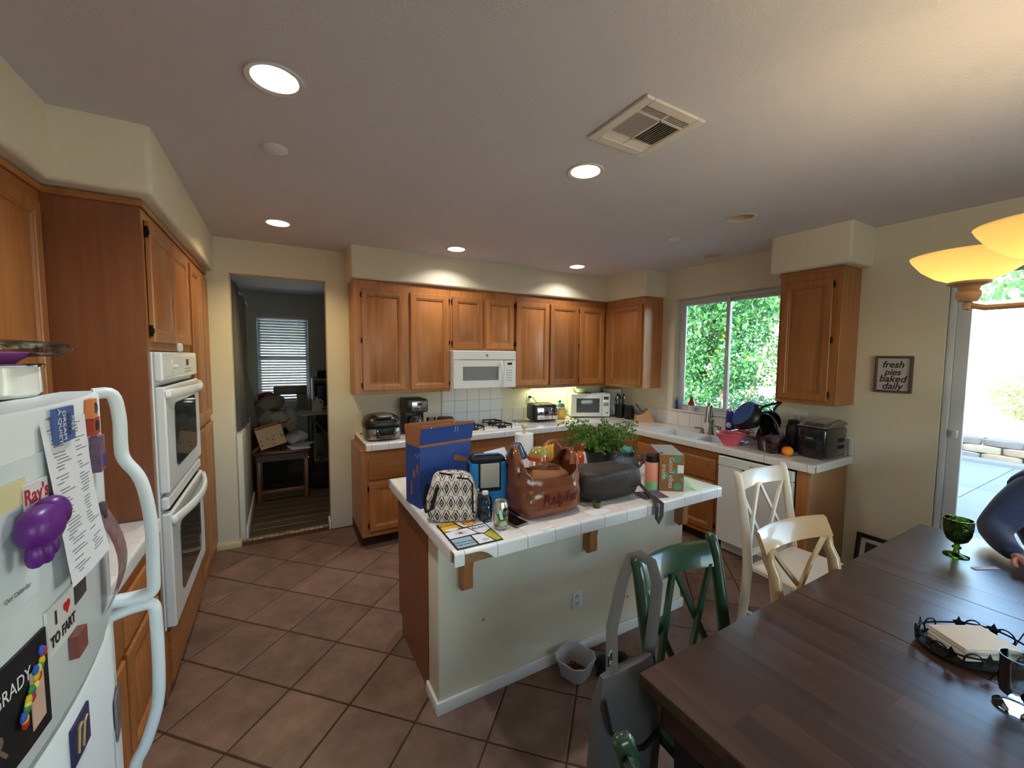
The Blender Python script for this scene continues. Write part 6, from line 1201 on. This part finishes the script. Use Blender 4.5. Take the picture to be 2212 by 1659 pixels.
for s, dy in (('PIES', .026), ('DOES', .009), ('DREAM', -.010), ('A QUIET', -.027)): ftext(bm_, s, .0165, -3.083+dy, 1.5345, M('mag_navy', (44, 40, 90), .6) if s == 'DOES' else PLW, .0122, rot=1)
o_ = onfr('fridge_magnet', 'small orange square magnet at the top of the freezer door', 'magnet', -2.937, -2.894, 1.525, 1.566, .012, M('mag_orange', (222, 130, 70), .5)); O('print_disc', G().lathe([(0, 0), (.012, 0), (.012, .0006), (0, .0006)], (fx(-2.915)+.0132, -2.915, 1.546), 14, ax='x'), M('mag_slate', (60, 70, 84), .5), o_)
o_ = onfr('fridge_magnet', 'red and black magnet below the orange one', 'magnet', -2.932, -2.878, 1.487, 1.524, .012, M('mag_rust', (176, 62, 48), .5, var=.5, scale=60)); O('print_disc', G().lathe([(0, 0), (.012, 0), (.012, .0006), (0, .0006)], (fx(-2.912)+.0135, -2.912, 1.508), 14, ax='x'), INK, o_)
o_ = onfr('fridge_magnet', 'tall purple jar-shaped magnet', 'magnet', -2.918, -2.862, 1.404, 1.481, .016, M('mag_plum', (110, 82, 110), .4, var=.7, scale=40)); O('print_label', G().rbox((fx(-2.89)+.0165, -2.91, 1.41), (fx(-2.89)+.0175, -2.872, 1.44), .0003, 1), M('mag_violet', (72, 54, 120), .5), o_)
cl_ = onfr('calendar_sheet', 'large pale calendar sheet on the freezer door edge', 'paper', -3.44, -3.145, 1.275, 1.50, .0015, M('calendar_paper', (214, 222, 226), .7)); ftext(cl_, 'Oct Calendar', .011, -3.24, 1.30, M('print_grey'), .0035)
nt_ = onfr('sticky_note', 'pale yellow note under the square sign magnet', 'paper', -3.30, -3.205, 1.43, 1.47, .001, M('note_yellow', (216, 206, 160), .7), .002)
o_ = onfr('fridge_magnet', 'white magnet with a red script logo and black banner', 'magnet', -3.214, -3.150, 1.392, 1.458, .003, PLW, .0025); ftext(o_, 'Ray\'s', .034, -3.184, 1.437, M('logo_red', (176, 40, 62), .5), .0068, bold=.0006); O('print_banner', G().prism([(-3.205, 1.412), (-3.160, 1.418), (-3.156, 1.402), (-3.168, 1.395), (-3.203, 1.398)], fx(-3.18)+.0066, fx(-3.18)+.0072, 0, 'x'), M('banner', (96, 80, 66), .6), o_)
o_ = onfr('fridge_magnet', 'tiny blue word magnet beside the purple toy', 'magnet', -3.165, -3.128, 1.372, 1.385, .002, M('mag_cobalt', (60, 92, 170), .5), .0025); ftext(o_, 'BRAZIL', .009, -3.147, 1.378, PLW, .006)
pt2 = thing('toy_magnet', 'purple rubber blob-shaped toy magnet clipped on the calendar', 'toy', (fx(-3.22)+.02, -3.22, 1.37)); PUR = M('toy_purple', (98, 34, 128), .35, var=.05); yx = fx(-3.225)+.026
O('body', G().sq((yx, -3.225, 1.395), (.024, .045, .032), .85, .9, 22, 14).sq((yx+.002, -3.195, 1.405), (.022, .028, .028), .9, 1, 18, 12), PUR, pt2)
for (dy, dz) in ((-.03, -.03), (.0, -.036), (.018, -.03)): O('foot', G().sq((yx+.002, -3.225+dy, 1.388+dz), (.011, .010, .018), .8, 1, 12, 8), PUR, pt2)
O('eye', G().sph((yx+.020, -3.182, 1.394), (.003, .008, .004), 8, 6), PLW, pt2)
PHO = M('photo_print', (120, 84, 84), .25, var=.8, scale=30)
pg = thing('photo_strip', 'curling photo print hanging by a clip near the freezer handle', 'photo', (fx(-2.86), -2.86, 1.2), group='magnets and papers on the refrigerator'); g = G(); vs2 = [(fx(y)+.003+.05*math.sin(math.pi*t)*.6+.004*i, y, 1.30-.23*t) for t in [k/10 for k in range(11)] for i, y in enumerate((-2.905, -2.875, -2.835))]
g.add(vs2, [(3*k+i, 3*k+i+1, 3*k+i+4, 3*k+i+3) for k in range(10) for i in range(2)]); O('print', g, PHO, pg, recalc=False); O('clip', G().rbox((fx(-2.87)+.0015, -2.878, 1.285), (fx(-2.87)+.014, -2.862, 1.325), .003), M('clip_plum', (92, 62, 84), .4), pg)
onfr('fridge_magnet', 'dark photo magnet half hidden by the menu sheet', 'magnet', -3.075, -3.018, 1.188, 1.250, .004, M('photo_dark', (70, 62, 66), .3, var=.8, scale=34)); o_ = onfr('fridge_magnet', 'white square magnet reading I heart to fart', 'magnet', -3.178, -3.080, 1.150, 1.232, .004, PLW)
ftext(o_, 'I', .032, -3.152, 1.207, INK, .0056, bold=.001); ftext(o_, 'TO FART', .026, -3.129, 1.172, INK, .0056, sx=.85, bold=.0008)
g = G().prism([(-3.113+.0125*16*math.sin(t)**3/16, 1.208+.0125*(13*math.cos(t)-5*math.cos(2*t)-2*math.cos(3*t)-math.cos(4*t))/16) for t in [2*math.pi*k/28 for k in range(28)]], fx(-3.113)+.0050, fx(-3.113)+.0062, 0, 'x'); O('heart', g, M('heart_red', (206, 26, 38), .45), o_)
onfr('fridge_magnet', 'chunky reddish brown block magnet', 'magnet', -3.103, -3.060, 1.098, 1.140, .013, M('mag_brick', (120, 68, 58), .7, var=.3, scale=80))
gr_ = onfr('fridge_magnet', 'black photo magnet with a white name and coloured candy shapes', 'magnet', -3.305, -3.184, 1.05, 1.212, .004, M('card_black')); ftext(gr_, 'GRADY', .030, -3.272, 1.168, PLW, .0058, rot=0, sx=.8); rnd = random.Random(6); cols = [M('candy_%d' % k, c, .3) for k, c in enumerate(((220, 180, 40), (190, 40, 40), (50, 90, 180), (60, 140, 60), (226, 214, 120)))]
O('print_area', G().box((fx(-3.21)+.0040, -3.236, 1.072), (fx(-3.21)+.0053, -3.187, 1.165)), M('photo_skin', (206, 170, 150), .4, var=.2), gr_)
for k in range(18): t = k/17; O('candy', G().sph((fx(-3.23)+.008, -3.265+.066*t+rnd.uniform(-.007, .007), 1.105+.075*t+rnd.uniform(-.010, .010)), (.0035, .008, .008), 10, 6), cols[k % 5], gr_)
o_ = onfr('fridge_magnet', 'dark blue zodiac magnet with a gold sign on the lower door', 'magnet', -3.125, -3.046, .900, .975, .004, M('mag_night', (30, 34, 84), .3, var=.6, scale=50)); GOLD = M('gold_ink', (206, 180, 110), .4, .3)
O('sign', G().tube([(fx(-3.09)+.0058, -3.105, .915), (fx(-3.09)+.0058, -3.098, .958), (fx(-3.09)+.0058, -3.088, .962)], .0018, 6).tube([(fx(-3.09)+.0058, -3.085, .912), (fx(-3.09)+.0058, -3.075, .952), (fx(-3.09)+.0058, -3.088, .962)], .0018, 6).tube([(fx(-3.07)+.0058, -3.075, .952), (fx(-3.07)+.0058, -3.062, .958)], .0018, 6), GOLD, o_)
onfr('fridge_magnet', 'grey photo magnet near the lower handle', 'magnet', -2.855, -2.782, .725, .832, .004, M('photo_grey', (110, 104, 110), .3, var=.8, scale=40), .002); onfr('note_sheet', 'white note sheet pinned by the grey magnet on the lower door', 'paper', -2.86, -2.745, .46, .76, .001, PAPER)
o_ = onfr('fridge_magnet', 'white round-lettered magnet at the edge of the freezer door', 'magnet', -3.37, -3.29, 1.06, 1.14, .003, PLW); ftext(o_, 'R', .06, -3.305, 1.10, M('script_brown', (110, 90, 80), .6), .0046)
# ---------------------------------------------------------------- pet bowl and toy on the floor
fb = thing('food_tub', 'cloudy square plastic tub of dry pet food on the floor', 'container', (-2.51, -2.53, 0)); mt_ = T(-2.515, -2.535, .001, 18)
O('tub', G().rings([[(sx*s, sy*s, z) for sx, sy in ((-1, -.6), (-.6, -1), (.6, -1), (1, -.6), (1, .6), (.6, 1), (-.6, 1), (-1, .6))] for z, s in ((0, .062), (.004, .066), (.092, .088), (.096, .092), (.1, .092), (.1, .086), (.09, .084), (.006, .062), (.005, .0))], caps=False).tf(mt_), M('cloudy_plastic', (212, 208, 210), .35, transl=.35, var=.02), fb, smooth=60)
rnd = random.Random(9); g = G()
for k in range(230): x, y = rnd.gauss(.012, .024), rnd.gauss(.008, .026); z = .010+max(0, .034-.9*math.hypot(x-.015, y-.01))*rnd.random(); g.sq((max(-.05, min(.055, x)), max(-.05, min(.055, y)), z), (.0055, .0055, .004), .9, 1, 6, 5)
o = O('kibble', g.tf(mt_), M('kibble', (104, 62, 38), .9, var=.3, scale=60), fb); o['kind'] = 'stuff'
pl2 = thing('plush_toy', 'black plush toy lying on the floor tiles beside the food tub', 'toy', (-2.33, -2.60, 0)); PLS = M('black_plush', (10, 9, 12), 1, var=.3, bump=.5, bscale=300, sheen=.1)
O('body', G().sq((0, 0, .035), (.085, .045, .036), .8, .85, 24, 12, .006, 20, 2).sq((.062, .005, .048), (.042, .042, .042), .9, 1, 18, 10).tf(T(-2.335, -2.605, .0005, -28)), PLS, pl2)
for (x, y) in ((-.06, -.045), (-.05, .05), (.05, -.045), (.10, -.03)): O('limb', G().sq((x, y, .015), (.028, .014, .014), .8, 1, 12, 8).tf(T(-2.335, -2.605, .0005, -28)), PLS, pl2)
O('collar', G().sq((.098, .0, .05), (.006, .018, .012), .8, 1, 10, 8).tf(T(-2.335, -2.605, .0005, -28)), M('violet_cloth', (70, 40, 130), .8), pl2)
# ---------------------------------------------------------------- things on the dining table
TZ2 = TZ+.0005; gx, gy = -1.128, -3.566
gb_ = thing('goblet', 'green pressed-glass goblet at the far end of the table', 'goblet', (gx, gy, TZ2)); GGR = thin('green_glass', (150, 176, 84), 1.6, .03, 0, 20, (220, 240, 190)); GGB = thin('green_glass_embossed', (168, 190, 112), 1.6, .04, 1, 95, (220, 240, 190))
O('foot', G().lathe([(0, 0), (.042, 0), (.044, .003), (.03, .008), (.012, .014), (.009, .03), (.016, .036), (.016, .042), (.009, .048), (.010, .058), (0, .058)], (gx, gy, TZ2), 28), GGR, gb_)
O('bowl', G().lathe([(0, .0585), (.018, .060), (.035, .074), (.045, .098), (.050, .135), (.0505, .172), (.0475, .172), (.0465, .135), (.041, .10), (.03, .078), (.014, .066), (0, .065)], (gx, gy, TZ2), 32), GGB, gb_)
simple('paper_wrapper', 'flat white paper wrapper on the table by the hand', 'wrapper', G().rbox((-.056, -.010, 0), (.056, .010, .003), .001).rbox((.01, -.0085, .003), (.05, .0085, .0034), .0002, 1, 0).tf(T(-1.185, -3.668, TZ2, -28)), M('wrapper_print', (206, 206, 212), .5, var=.15, scale=50))
# napkin holder
nh = thing('napkin_tray', 'black wrought-iron leaf tray around the napkins', 'tray', (-1.99, -3.80, TZ2)); IRON = M('wrought_iron', (18, 16, 20), .55, .4); mt_ = T(-1.985, -3.795, TZ2, -31); a_, b_ = .135, .088
ov = lambda t, s=1, z=0: (a_*s*math.copysign(abs(math.cos(t))**.75, math.cos(t)), b_*s*math.copysign(abs(math.sin(t))**.75, math.sin(t)), z)
O('base_plate', G().rings([[ov(2*math.pi*k/40, s, z) for k in range(40)] for s, z in ((.86, .0), (1.0, .008), (1.0, .012), (.92, .012))]).tf(mt_), IRON, nh)
for z, r in ((.014, .004), (.04, .003)): O('rim_wire', G().tube([ov(2*math.pi*k/40, 1, z) for k in range(40)], r, 6, closed=True).tf(mt_), IRON, nh)
for k in range(8):
    t = 2*math.pi*(k+.3)/8; p = Vector(ov(t, 1, .032)); tg = (Vector(ov(t+.05, 1, .032))-p).normalized(); 
    O('scroll', G().tube([p+tg*.021*math.cos(q_)+Vector((0, 0, .021*math.sin(q_))) for q_ in [2*math.pi*j/14 for j in range(14)]], .0024, 5, closed=True).tf(mt_), IRON, nh)
    q2 = Vector(ov(t+.30, 1.02, .04)); n2 = Vector((q2.x/a_, q2.y/b_, 0)).normalized(); u2 = n2.cross(Vector((0, 0, 1))); lf_ = [(0, -.018), (.010, -.006), (.016, .004), (.006, .006), (0, .020), (-.006, .006), (-.016, .004), (-.010, -.006)]
    g = G(); g.rings([[q2+u2*a2+Vector((0, 0, b2))+n2*w_ for a2, b2 in lf_] for w_ in (-.001, .0015)]); O('leaf', g.tf(mt_), IRON, nh)
np_ = thing('napkin_stack', 'thick stack of folded white napkins in the iron tray', 'napkins', (-1.985, -3.795, TZ2+.012)); NAP = M('napkin', (232, 222, 210), .9, var=.03)
for k in range(9): O('napkin', G().rbox((-.082, -.056, .0), (.082, .056, .0042), .0015).tf(mt_ @ T(random.uniform(-.0015, .0015), random.uniform(-.0015, .0015), .0125+k*.0044)), NAP, np_)
# glass mug
gm = thing('glass_mug', 'clear footed glass mug at the table edge', 'mug', (-2.195, -3.905, TZ2)); x, y = -2.185, -3.912
O('foot', G().lathe([(0, 0), (.038, 0), (.040, .004), (.03, .010), (.016, .018), (.014, .028), (0, .028)], (x, y, TZ2), 32), GLASS, gm); O('bowl', G().lathe([(0, .0285), (.016, .029), (.030, .042), (.034, .065), (.034, .125), (.0355, .14), (.033, .14), (.0312, .125), (.031, .066), (.027, .046), (0, .040)], (x, y, TZ2), 32), GLASS, gm); O('handle', G().tube([(x+.026, y-.022, TZ2+.118), (x+.045, y-.04, TZ2+.118), (x+.05, y-.045, TZ2+.085), (x+.028, y-.026, TZ2+.05)], .005, 8), GLASS, gm)
# ---------------------------------------------------------------- room behind the doorway
DR0, DR1 = -4.95, -2.6
DKW = M('den_wall', (218, 218, 210), .8, var=.02)
fl = struct('floor_den', G().box((DR0, WT, -.12), (DR1, 3.2, -.012)), BLKM, 'subfloor of the room behind the doorway', 0); PLK = wood('den_plank', (60, 48, 40), (86, 70, 58), (104, 88, 74), 'x', .7, .45, .2); k = 0; y = .172
while y < 3.19:
    x = DR0+.002-(k % 3)*.4
    while x < DR1-.004:
        x1 = min(x+1.22, DR1-.002); xa = max(x, DR0+.002)
        if x1-xa > .02: O('plank', G().rbox((xa+.001, y+.001, -.011), (x1-.001, min(y+.158, 3.198), 0), .002, 1), PLK, fl, smooth=0)
        x = x1
    y += .16; k += 1
g = G(); w0, w1, h0, h1 = -4.12, -3.42, .93, 2.28
g.box((DR0-.1, 3.2, 0), (w0, 3.35, CZ)); g.box((w1, 3.2, 0), (DR1+.1, 3.35, CZ)); g.box((w0, 3.2, 0), (w1, 3.35, h0)); g.box((w0, 3.2, h1), (w1, 3.35, CZ)); struct('wall_den_back', g, DKW, 'grey-white wall with the blind window in the far room', 0)
struct('wall_den_left', G().box((DR0-.1, WT, 0), (DR0, 3.2, CZ)), DKW, 'grey-white side wall of the far room', 0); struct('wall_den_right', G().box((DR1, WT, 0), (DR1+.1, 3.2, CZ)), DKW, 'grey-white inner side wall of the far room', 0)
struct('ceiling_den', G().box((DR0-.1, WT, CZ), (DR1+.1, 3.35, CZ+.2)), CEIL, 'ceiling of the room behind the doorway', 0); struct('ground_far', G().box((-12, 3.4, -.4), (4, 14, -.2)), DIRT, 'ground outside the far room', 0)
w2 = thing('window_2', 'window of the far room behind closed blinds', 'window', ((w0+w1)/2, 3.25, h0)); w2['kind'] = 'structure'; del w2['category']
g = G(); y0, y1 = 3.27, 3.33
for lo, hi in (((w0, h0), (w0+.04, h1)), ((w1-.04, h0), (w1, h1)), ((w0+.04, h0), (w1-.04, h0+.04)), ((w0+.04, h1-.04), (w1-.04, h1)), ((w0+.04, 1.58), (w1-.04, 1.62))): g.rbox((lo[0], y0, lo[1]), (hi[0], y1, hi[1]), .003)
O('window_frame', g, VIN, w2); O('pane', G().box((w0+.04, 3.30, h0+.04), (w1-.04, 3.304, h1-.04)), WG, w2, smooth=0)
bl = thing('window_blind', 'white slatted blind over the far room window', 'blind', ((w0+w1)/2, 3.22, h0)); O('headrail', G().rbox((w0+.006, 3.203, h1-.05), (w1-.006, 3.245, h1-.004), .004), TRIM, bl); BLD = M('blind_slat', (186, 188, 192), .5, var=.02)
ms_ = mesh('slat', G().rbox((-(w1-w0)/2+.012, -.024, -.0012), ((w1-w0)/2-.012, .024, .0012), .0004, 1), BLD, 0); n_ = 31
for k in range(n_): o = link('slat', ms_, bl, True); o.matrix_parent_inverse = wm(bl).inverted(); o.location = ((w0+w1)/2, 3.226, h0+.03+k*(h1-h0-.09)/(n_-1)); o.rotation_euler = (R_(-54 if k > 20 else -38), 0, 0)
for x in (w0+.14, w1-.14): O('ladder_cord', G().cyl((x, 3.2005, h0+.02), (x, 3.2005, h1-.05), .0022, n=6), PLW, bl)
# half wall, curtain
struct('wall_den_half', G().rbox((-4.32, WT+.0005, 0), (-4.125, 1.22, .965), .01), DKW, 'low half wall inside the doorway'); struct('baseboard_den', G().rbox((-4.1245, WT+.02, 0), (-4.11, 1.235, .11), .003).rbox((-4.30, 1.2205, 0), (-4.11, 1.235, .11), .003), TRIM, 'white baseboard around the low half wall')
cu = thing('curtain', 'dark grey grommet curtain hanging inside the doorway', 'curtain', (-4.2, .5, .98)); rs = []
for z in (2.30, 1.6, 1.0): rs.append([(-4.20+.035*math.sin(k*1.35)+(.05*k/24 if z < 1.1 else 0)+.02, .20+.40*k/24, z) for k in range(25)])
g = G(); nn = 25; g.add([p for r in rs for p in r], [(j*nn+k, j*nn+k+1, (j+1)*nn+k+1, (j+1)*nn+k) for j in range(2) for k in range(nn-1)]); CUR = M('curtain_grey', (128, 124, 122), .9, var=.06, bump=.2, bscale=120); o = O('drape', g, CUR, cu, smooth=80, recalc=False); md = o.modifiers.new('thick', 'SOLIDIFY'); md.thickness = .004
rd = thing('curtain_rod', 'black curtain rod with a round end above the half wall', 'rod', (-4.2, .2, 2.33)); O('rod', G().cyl((-4.19, .14, 2.335), (-4.19, 2.6, 2.335), .012, n=10), BLK, rd); O('end_knob', G().sph((-4.19, .13, 2.335), .025, 12, 8), BLK, rd)
c2 = thing('curtain', 'sheer pale curtain behind the grey one', 'curtain', (-4.2, 2.2, .9)); rs = []
for z in (2.32, 1.4, .75): rs.append([(-4.20+.03*math.sin(k*1.5)+(.12*(k/16) if z < 1 else .0), 1.30+.6*k/16, z) for k in range(17)])
g = G(); nn = 17; g.add([p for r in rs for p in r], [(j*nn+k, j*nn+k+1, (j+1)*nn+k+1, (j+1)*nn+k) for j in range(2) for k in range(nn-1)]); o = O('drape', g, M('sheer', (196, 186, 174), .9, transl=.4), c2, smooth=80, recalc=False); md = o.modifiers.new('thick', 'SOLIDIFY'); md.thickness = .003
# side table with box and papers
st_ = thing('side_table', 'dark reddish wooden side table in the far room', 'table', (-3.87, 1.32, 0)); RW = wood('mahogany', (46, 20, 14), (72, 34, 22), (92, 46, 30), 'x', .7, .35, .1); LW = wood('table_leg_wood', (70, 40, 22), (104, 62, 36), (124, 78, 46), 'z', .7, .4, .1)
O('top', G().rbox((-4.10, 1.05, .545), (-3.55, 1.62, .585), .012), RW, st_); O('apron', G().box((-4.08, 1.09, .47), (-3.57, 1.11, .5445)), RW, st_); O('apron', G().box((-4.08, 1.57, .47), (-3.57, 1.59, .5445)), RW, st_)
for x in (-4.06, -3.59):
    for yy in (1.10, 1.58): O('leg', G().rbox((x-.02, yy-.02, 0), (x+.02, yy+.02, .4695), .004), LW, st_)
O('stretcher', G().rbox((-4.04, 1.085, .11), (-3.61, 1.115, .145), .004), LW, st_)
bx2 = thing('carton_box', 'open white carton printed with small black marks on the side table', 'box', (-3.88, 1.22, .586)); mt_ = T(-3.90, 1.16, .597, 6, 0, -14)
g = G(); g.box((-.13, 0, .03), (.13, .004, .26)); g.tf(mt_); fs_ = O('front_side', g, M('carton_pale', (196, 166, 142), .8), bx2, smooth=0); g = G(); g.box((-.13, .004, .03), (-.126, .2, .26)).box((.126, .004, .03), (.13, .2, .26)).box((-.13, .2, .03), (.13, .204, .26)).box((-.13, .0041, .03), (.13, .2, .034)); g.tf(mt_); O('sides', g, CARD, bx2, smooth=0)
g = G(); g.box((.13, .01, .20), (.26, .19, .204)).tf(mt_ @ T(0, 0, .05, 0, 0, 12)); O('flap', g, CARD, bx2, smooth=0); g = G(); g.box((-.26, .01, .0), (-.13, .19, .004)).tf(mt_ @ T(0, 0, .16, 0, 0, -35)); O('flap', g, CARD, bx2, smooth=0)
for (u, v) in ((-.115, .12), (-.05, .13), (.0, .105), (.02, .14), (.09, .13), (.1, .115), (-.115, .07), (-.005, .05)): g = G().box((u, -.0012, v), (u+.016, -.0002, v+.006)).box((u+.006, -.0012, v+.009), (u+.022, -.0002, v+.015)); g.tf(mt_); O('print_mark', g, INK, fs_, smooth=0)
for k, (x, yy, z, rz, m, lb) in enumerate(((-3.66, 1.2, 0, 12, PAPER, 'white papers spread on the side table beside the carton'), (-3.62, 1.3, .008, -20, M('blue_paper', (150, 165, 200), .7), 'bluish paper on top of the side table papers'))): simple('paper_sheet', lb, 'paper', G().rbox((-.1, -.13, 0), (.1, .13, .006), .001, 1).tf(T(x, yy, .5855+z, rz)), m, smooth=0)
simple('plastic_sack', 'pale crumpled plastic sack behind the carton', 'sack', G().sq((-3.68, 1.42, .665), (.12, .10, .075), .8, .9, 24, 12, .04, 14, 3), M('sack_white', (176, 180, 186), .35, transl=.2), smooth=50)
# laundry heap, sewing machine, ironing board, iron, shelf, tote
lh = thing('laundry_heap', 'heap of grey and cream laundry by the far window', 'laundry', (-3.98, 2.2, 0)); 
O('basket', G().rings([[(-3.98+sx*s, 2.25+sy*s*1.1, z) for sx, sy in ((-1, -1), (1, -1), (1, 1), (-1, 1))] for z, s in ((0, .2), (.62, .24))]), M('dark_wicker', (50, 42, 36), .9, bump=.5), lh)
for k, (x, yy, z, r, c) in enumerate(((-4.02, 2.15, .72, (.22, .2, .14), (120, 112, 104)), (-3.92, 2.05, .80, (.17, .16, .12), (150, 142, 132)), (-4.03, 2.2, .92, (.17, .17, .13), (96, 84, 76)), (-3.95, 2.15, 1.02, (.15, .14, .10), (136, 128, 116)), (-3.86, 2.0, .84, (.13, .12, .08), (160, 156, 150)), (-4.0, 2.3, 1.10, (.08, .10, .06), (150, 26, 34)))): O('garment', G().sq((x, yy, z), r, .7, .8, 26, 14, .05, 9, k), M('cloth_%d' % k, c, .95, bump=.4), lh, smooth=60)
O('garment', G().sq((-3.72, 2.0, .80), (.07, .06, .16), .8, .9, 16, 12, .03, 12, 3), M('cloth_4'), lh, smooth=60)
ib = thing('ironing_board', 'ironing board with a pale cover in the far room', 'ironing board', (-3.3, 2.15, 0)); P = [(-3.72+.0, 2.15)]+[(-3.55+.17*math.cos(R_(a)), 2.15+.19*math.sin(R_(a))) for a in range(110, 60, -20)]+[(-2.72, 2.36), (-2.70, 1.94)]+[(-3.55+.17*math.cos(R_(a)), 2.15+.19*math.sin(R_(a))) for a in range(-60, -111, -20)]
O('board', G().prism(P, .845, .875), M('board_cover', (170, 164, 154), .9), ib); O('legs', G().tube([(-3.5, 2.05, .845), (-2.9, 2.1, .02), (-2.9, 2.3, .02), (-3.5, 2.25, .845)], .011, 8).tube([(-2.85, 2.05, .845), (-3.45, 2.1, .02), (-3.45, 2.3, .02), (-2.85, 2.25, .845)], .011, 8), STEEL, ib)
ir = thing('clothes_iron', 'pale grey clothes iron standing upright on the ironing board', 'iron', (-3.39, 2.12, .876)); O('body', G().rings([[(-3.39+a*w_, 2.12+b*d_, .876+z) for a, b in ((-1, -1), (1, -1), (1, 1), (-1, 1))] for z, w_, d_ in ((0, .06, .05), (.03, .062, .05), (.10, .05, .045), (.18, .02, .03), (.21, .006, .01))]), M('iron_grey', (176, 182, 180), .4), ir, smooth=50); O('handle', G().tube([(-3.36, 2.09, .92), (-3.325, 2.07, .95), (-3.325, 2.07, 1.02), (-3.36, 2.09, 1.05)], .014, 8), M('iron_grey'), ir)
sh2 = thing('white_shelf', 'white cube shelf beside the far window', 'shelf', (-3.12, 3.0, 0)); g = G(); s0, s1 = -3.40, -2.66
for z in (.0, .42, .84, 1.27): g.rbox((s0, 2.82, z), (s1, 3.19, z+.03), .002)
for x in (s0, (s0+s1)/2-.015, s1-.03): g.rbox((x, 2.82, .03), (x+.03, 3.19, 1.27), .002)
O('carcass', g, M('shelf_white', (190, 190, 186), .5), sh2); O('back_board', G().box((s0, 3.185, .03), (s1, 3.19, 1.27)), M('shelf_white'), sh2)
simple('storage_tote', 'dark teal translucent storage tote on the white shelf', 'tote', G().rbox((s0+.05, 2.80, .875), ((s0+s1)/2-.03, 3.15, 1.20), .02), M('tote_teal', (30, 70, 88), .3)); simple('storage_tote', 'grey storage bin in the lower cube of the white shelf', 'tote', G().rbox((s0+.05, 2.80, .455), ((s0+s1)/2-.03, 3.15, .78), .02), M('tote_grey', (70, 72, 76), .5))
simple('shelf_box', 'dark small box on top of the white shelf', 'box', G().rbox((-3.33, 2.88, 1.3005), (-3.18, 3.05, 1.42), .004), M('box_dark', (50, 44, 44), .7)); simple('framed_photo', 'pale standing photo frame on top of the white shelf', 'picture frame', G().rbox((-.06, -.008, 0), (.06, .008, .17), .003).tf(T(-3.09, 2.95, 1.3005, 20, -8)), M('frame_pale', (176, 176, 170), .5))
sw = thing('sewing_machine', 'pale boxy sewing machine silhouetted before the blinds', 'sewing machine', (-3.68, 2.75, .8)); GRM = M('sewing_grey', (128, 118, 110), .5); O('head', G().rbox((-3.92, 2.70, 1.08), (-3.48, 2.86, 1.20), .02).rbox((-3.62, 2.70, .86), (-3.48, 2.86, 1.08), .01).rbox((-3.92, 2.71, .98), (-3.84, 2.85, 1.08), .01), GRM, sw); O('bed', G().rbox((-3.94, 2.66, .80), (-3.44, 2.90, .86), .01), GRM, sw)
stb = thing('sewing_table', 'small dark table under the sewing machine', 'table', (-3.68, 2.78, 0)); O('top', G().rbox((-4.02, 2.55, .765), (-3.42, 3.05, .7995), .006), RW, stb)
for x in (-3.99, -3.45):
    for yy in (2.58, 3.02): O('leg', G().rbox((x-.018, yy-.018, 0), (x+.018, yy+.018, .7645), .003), RW, stb)
simple('duffel_bag', 'black duffel bag lying on the far room floor', 'bag', G().sq((-3.33, 1.55, .13), (.24, .22, .13), .6, .6, 26, 12, .02, 6, 3), BLKM, smooth=60)
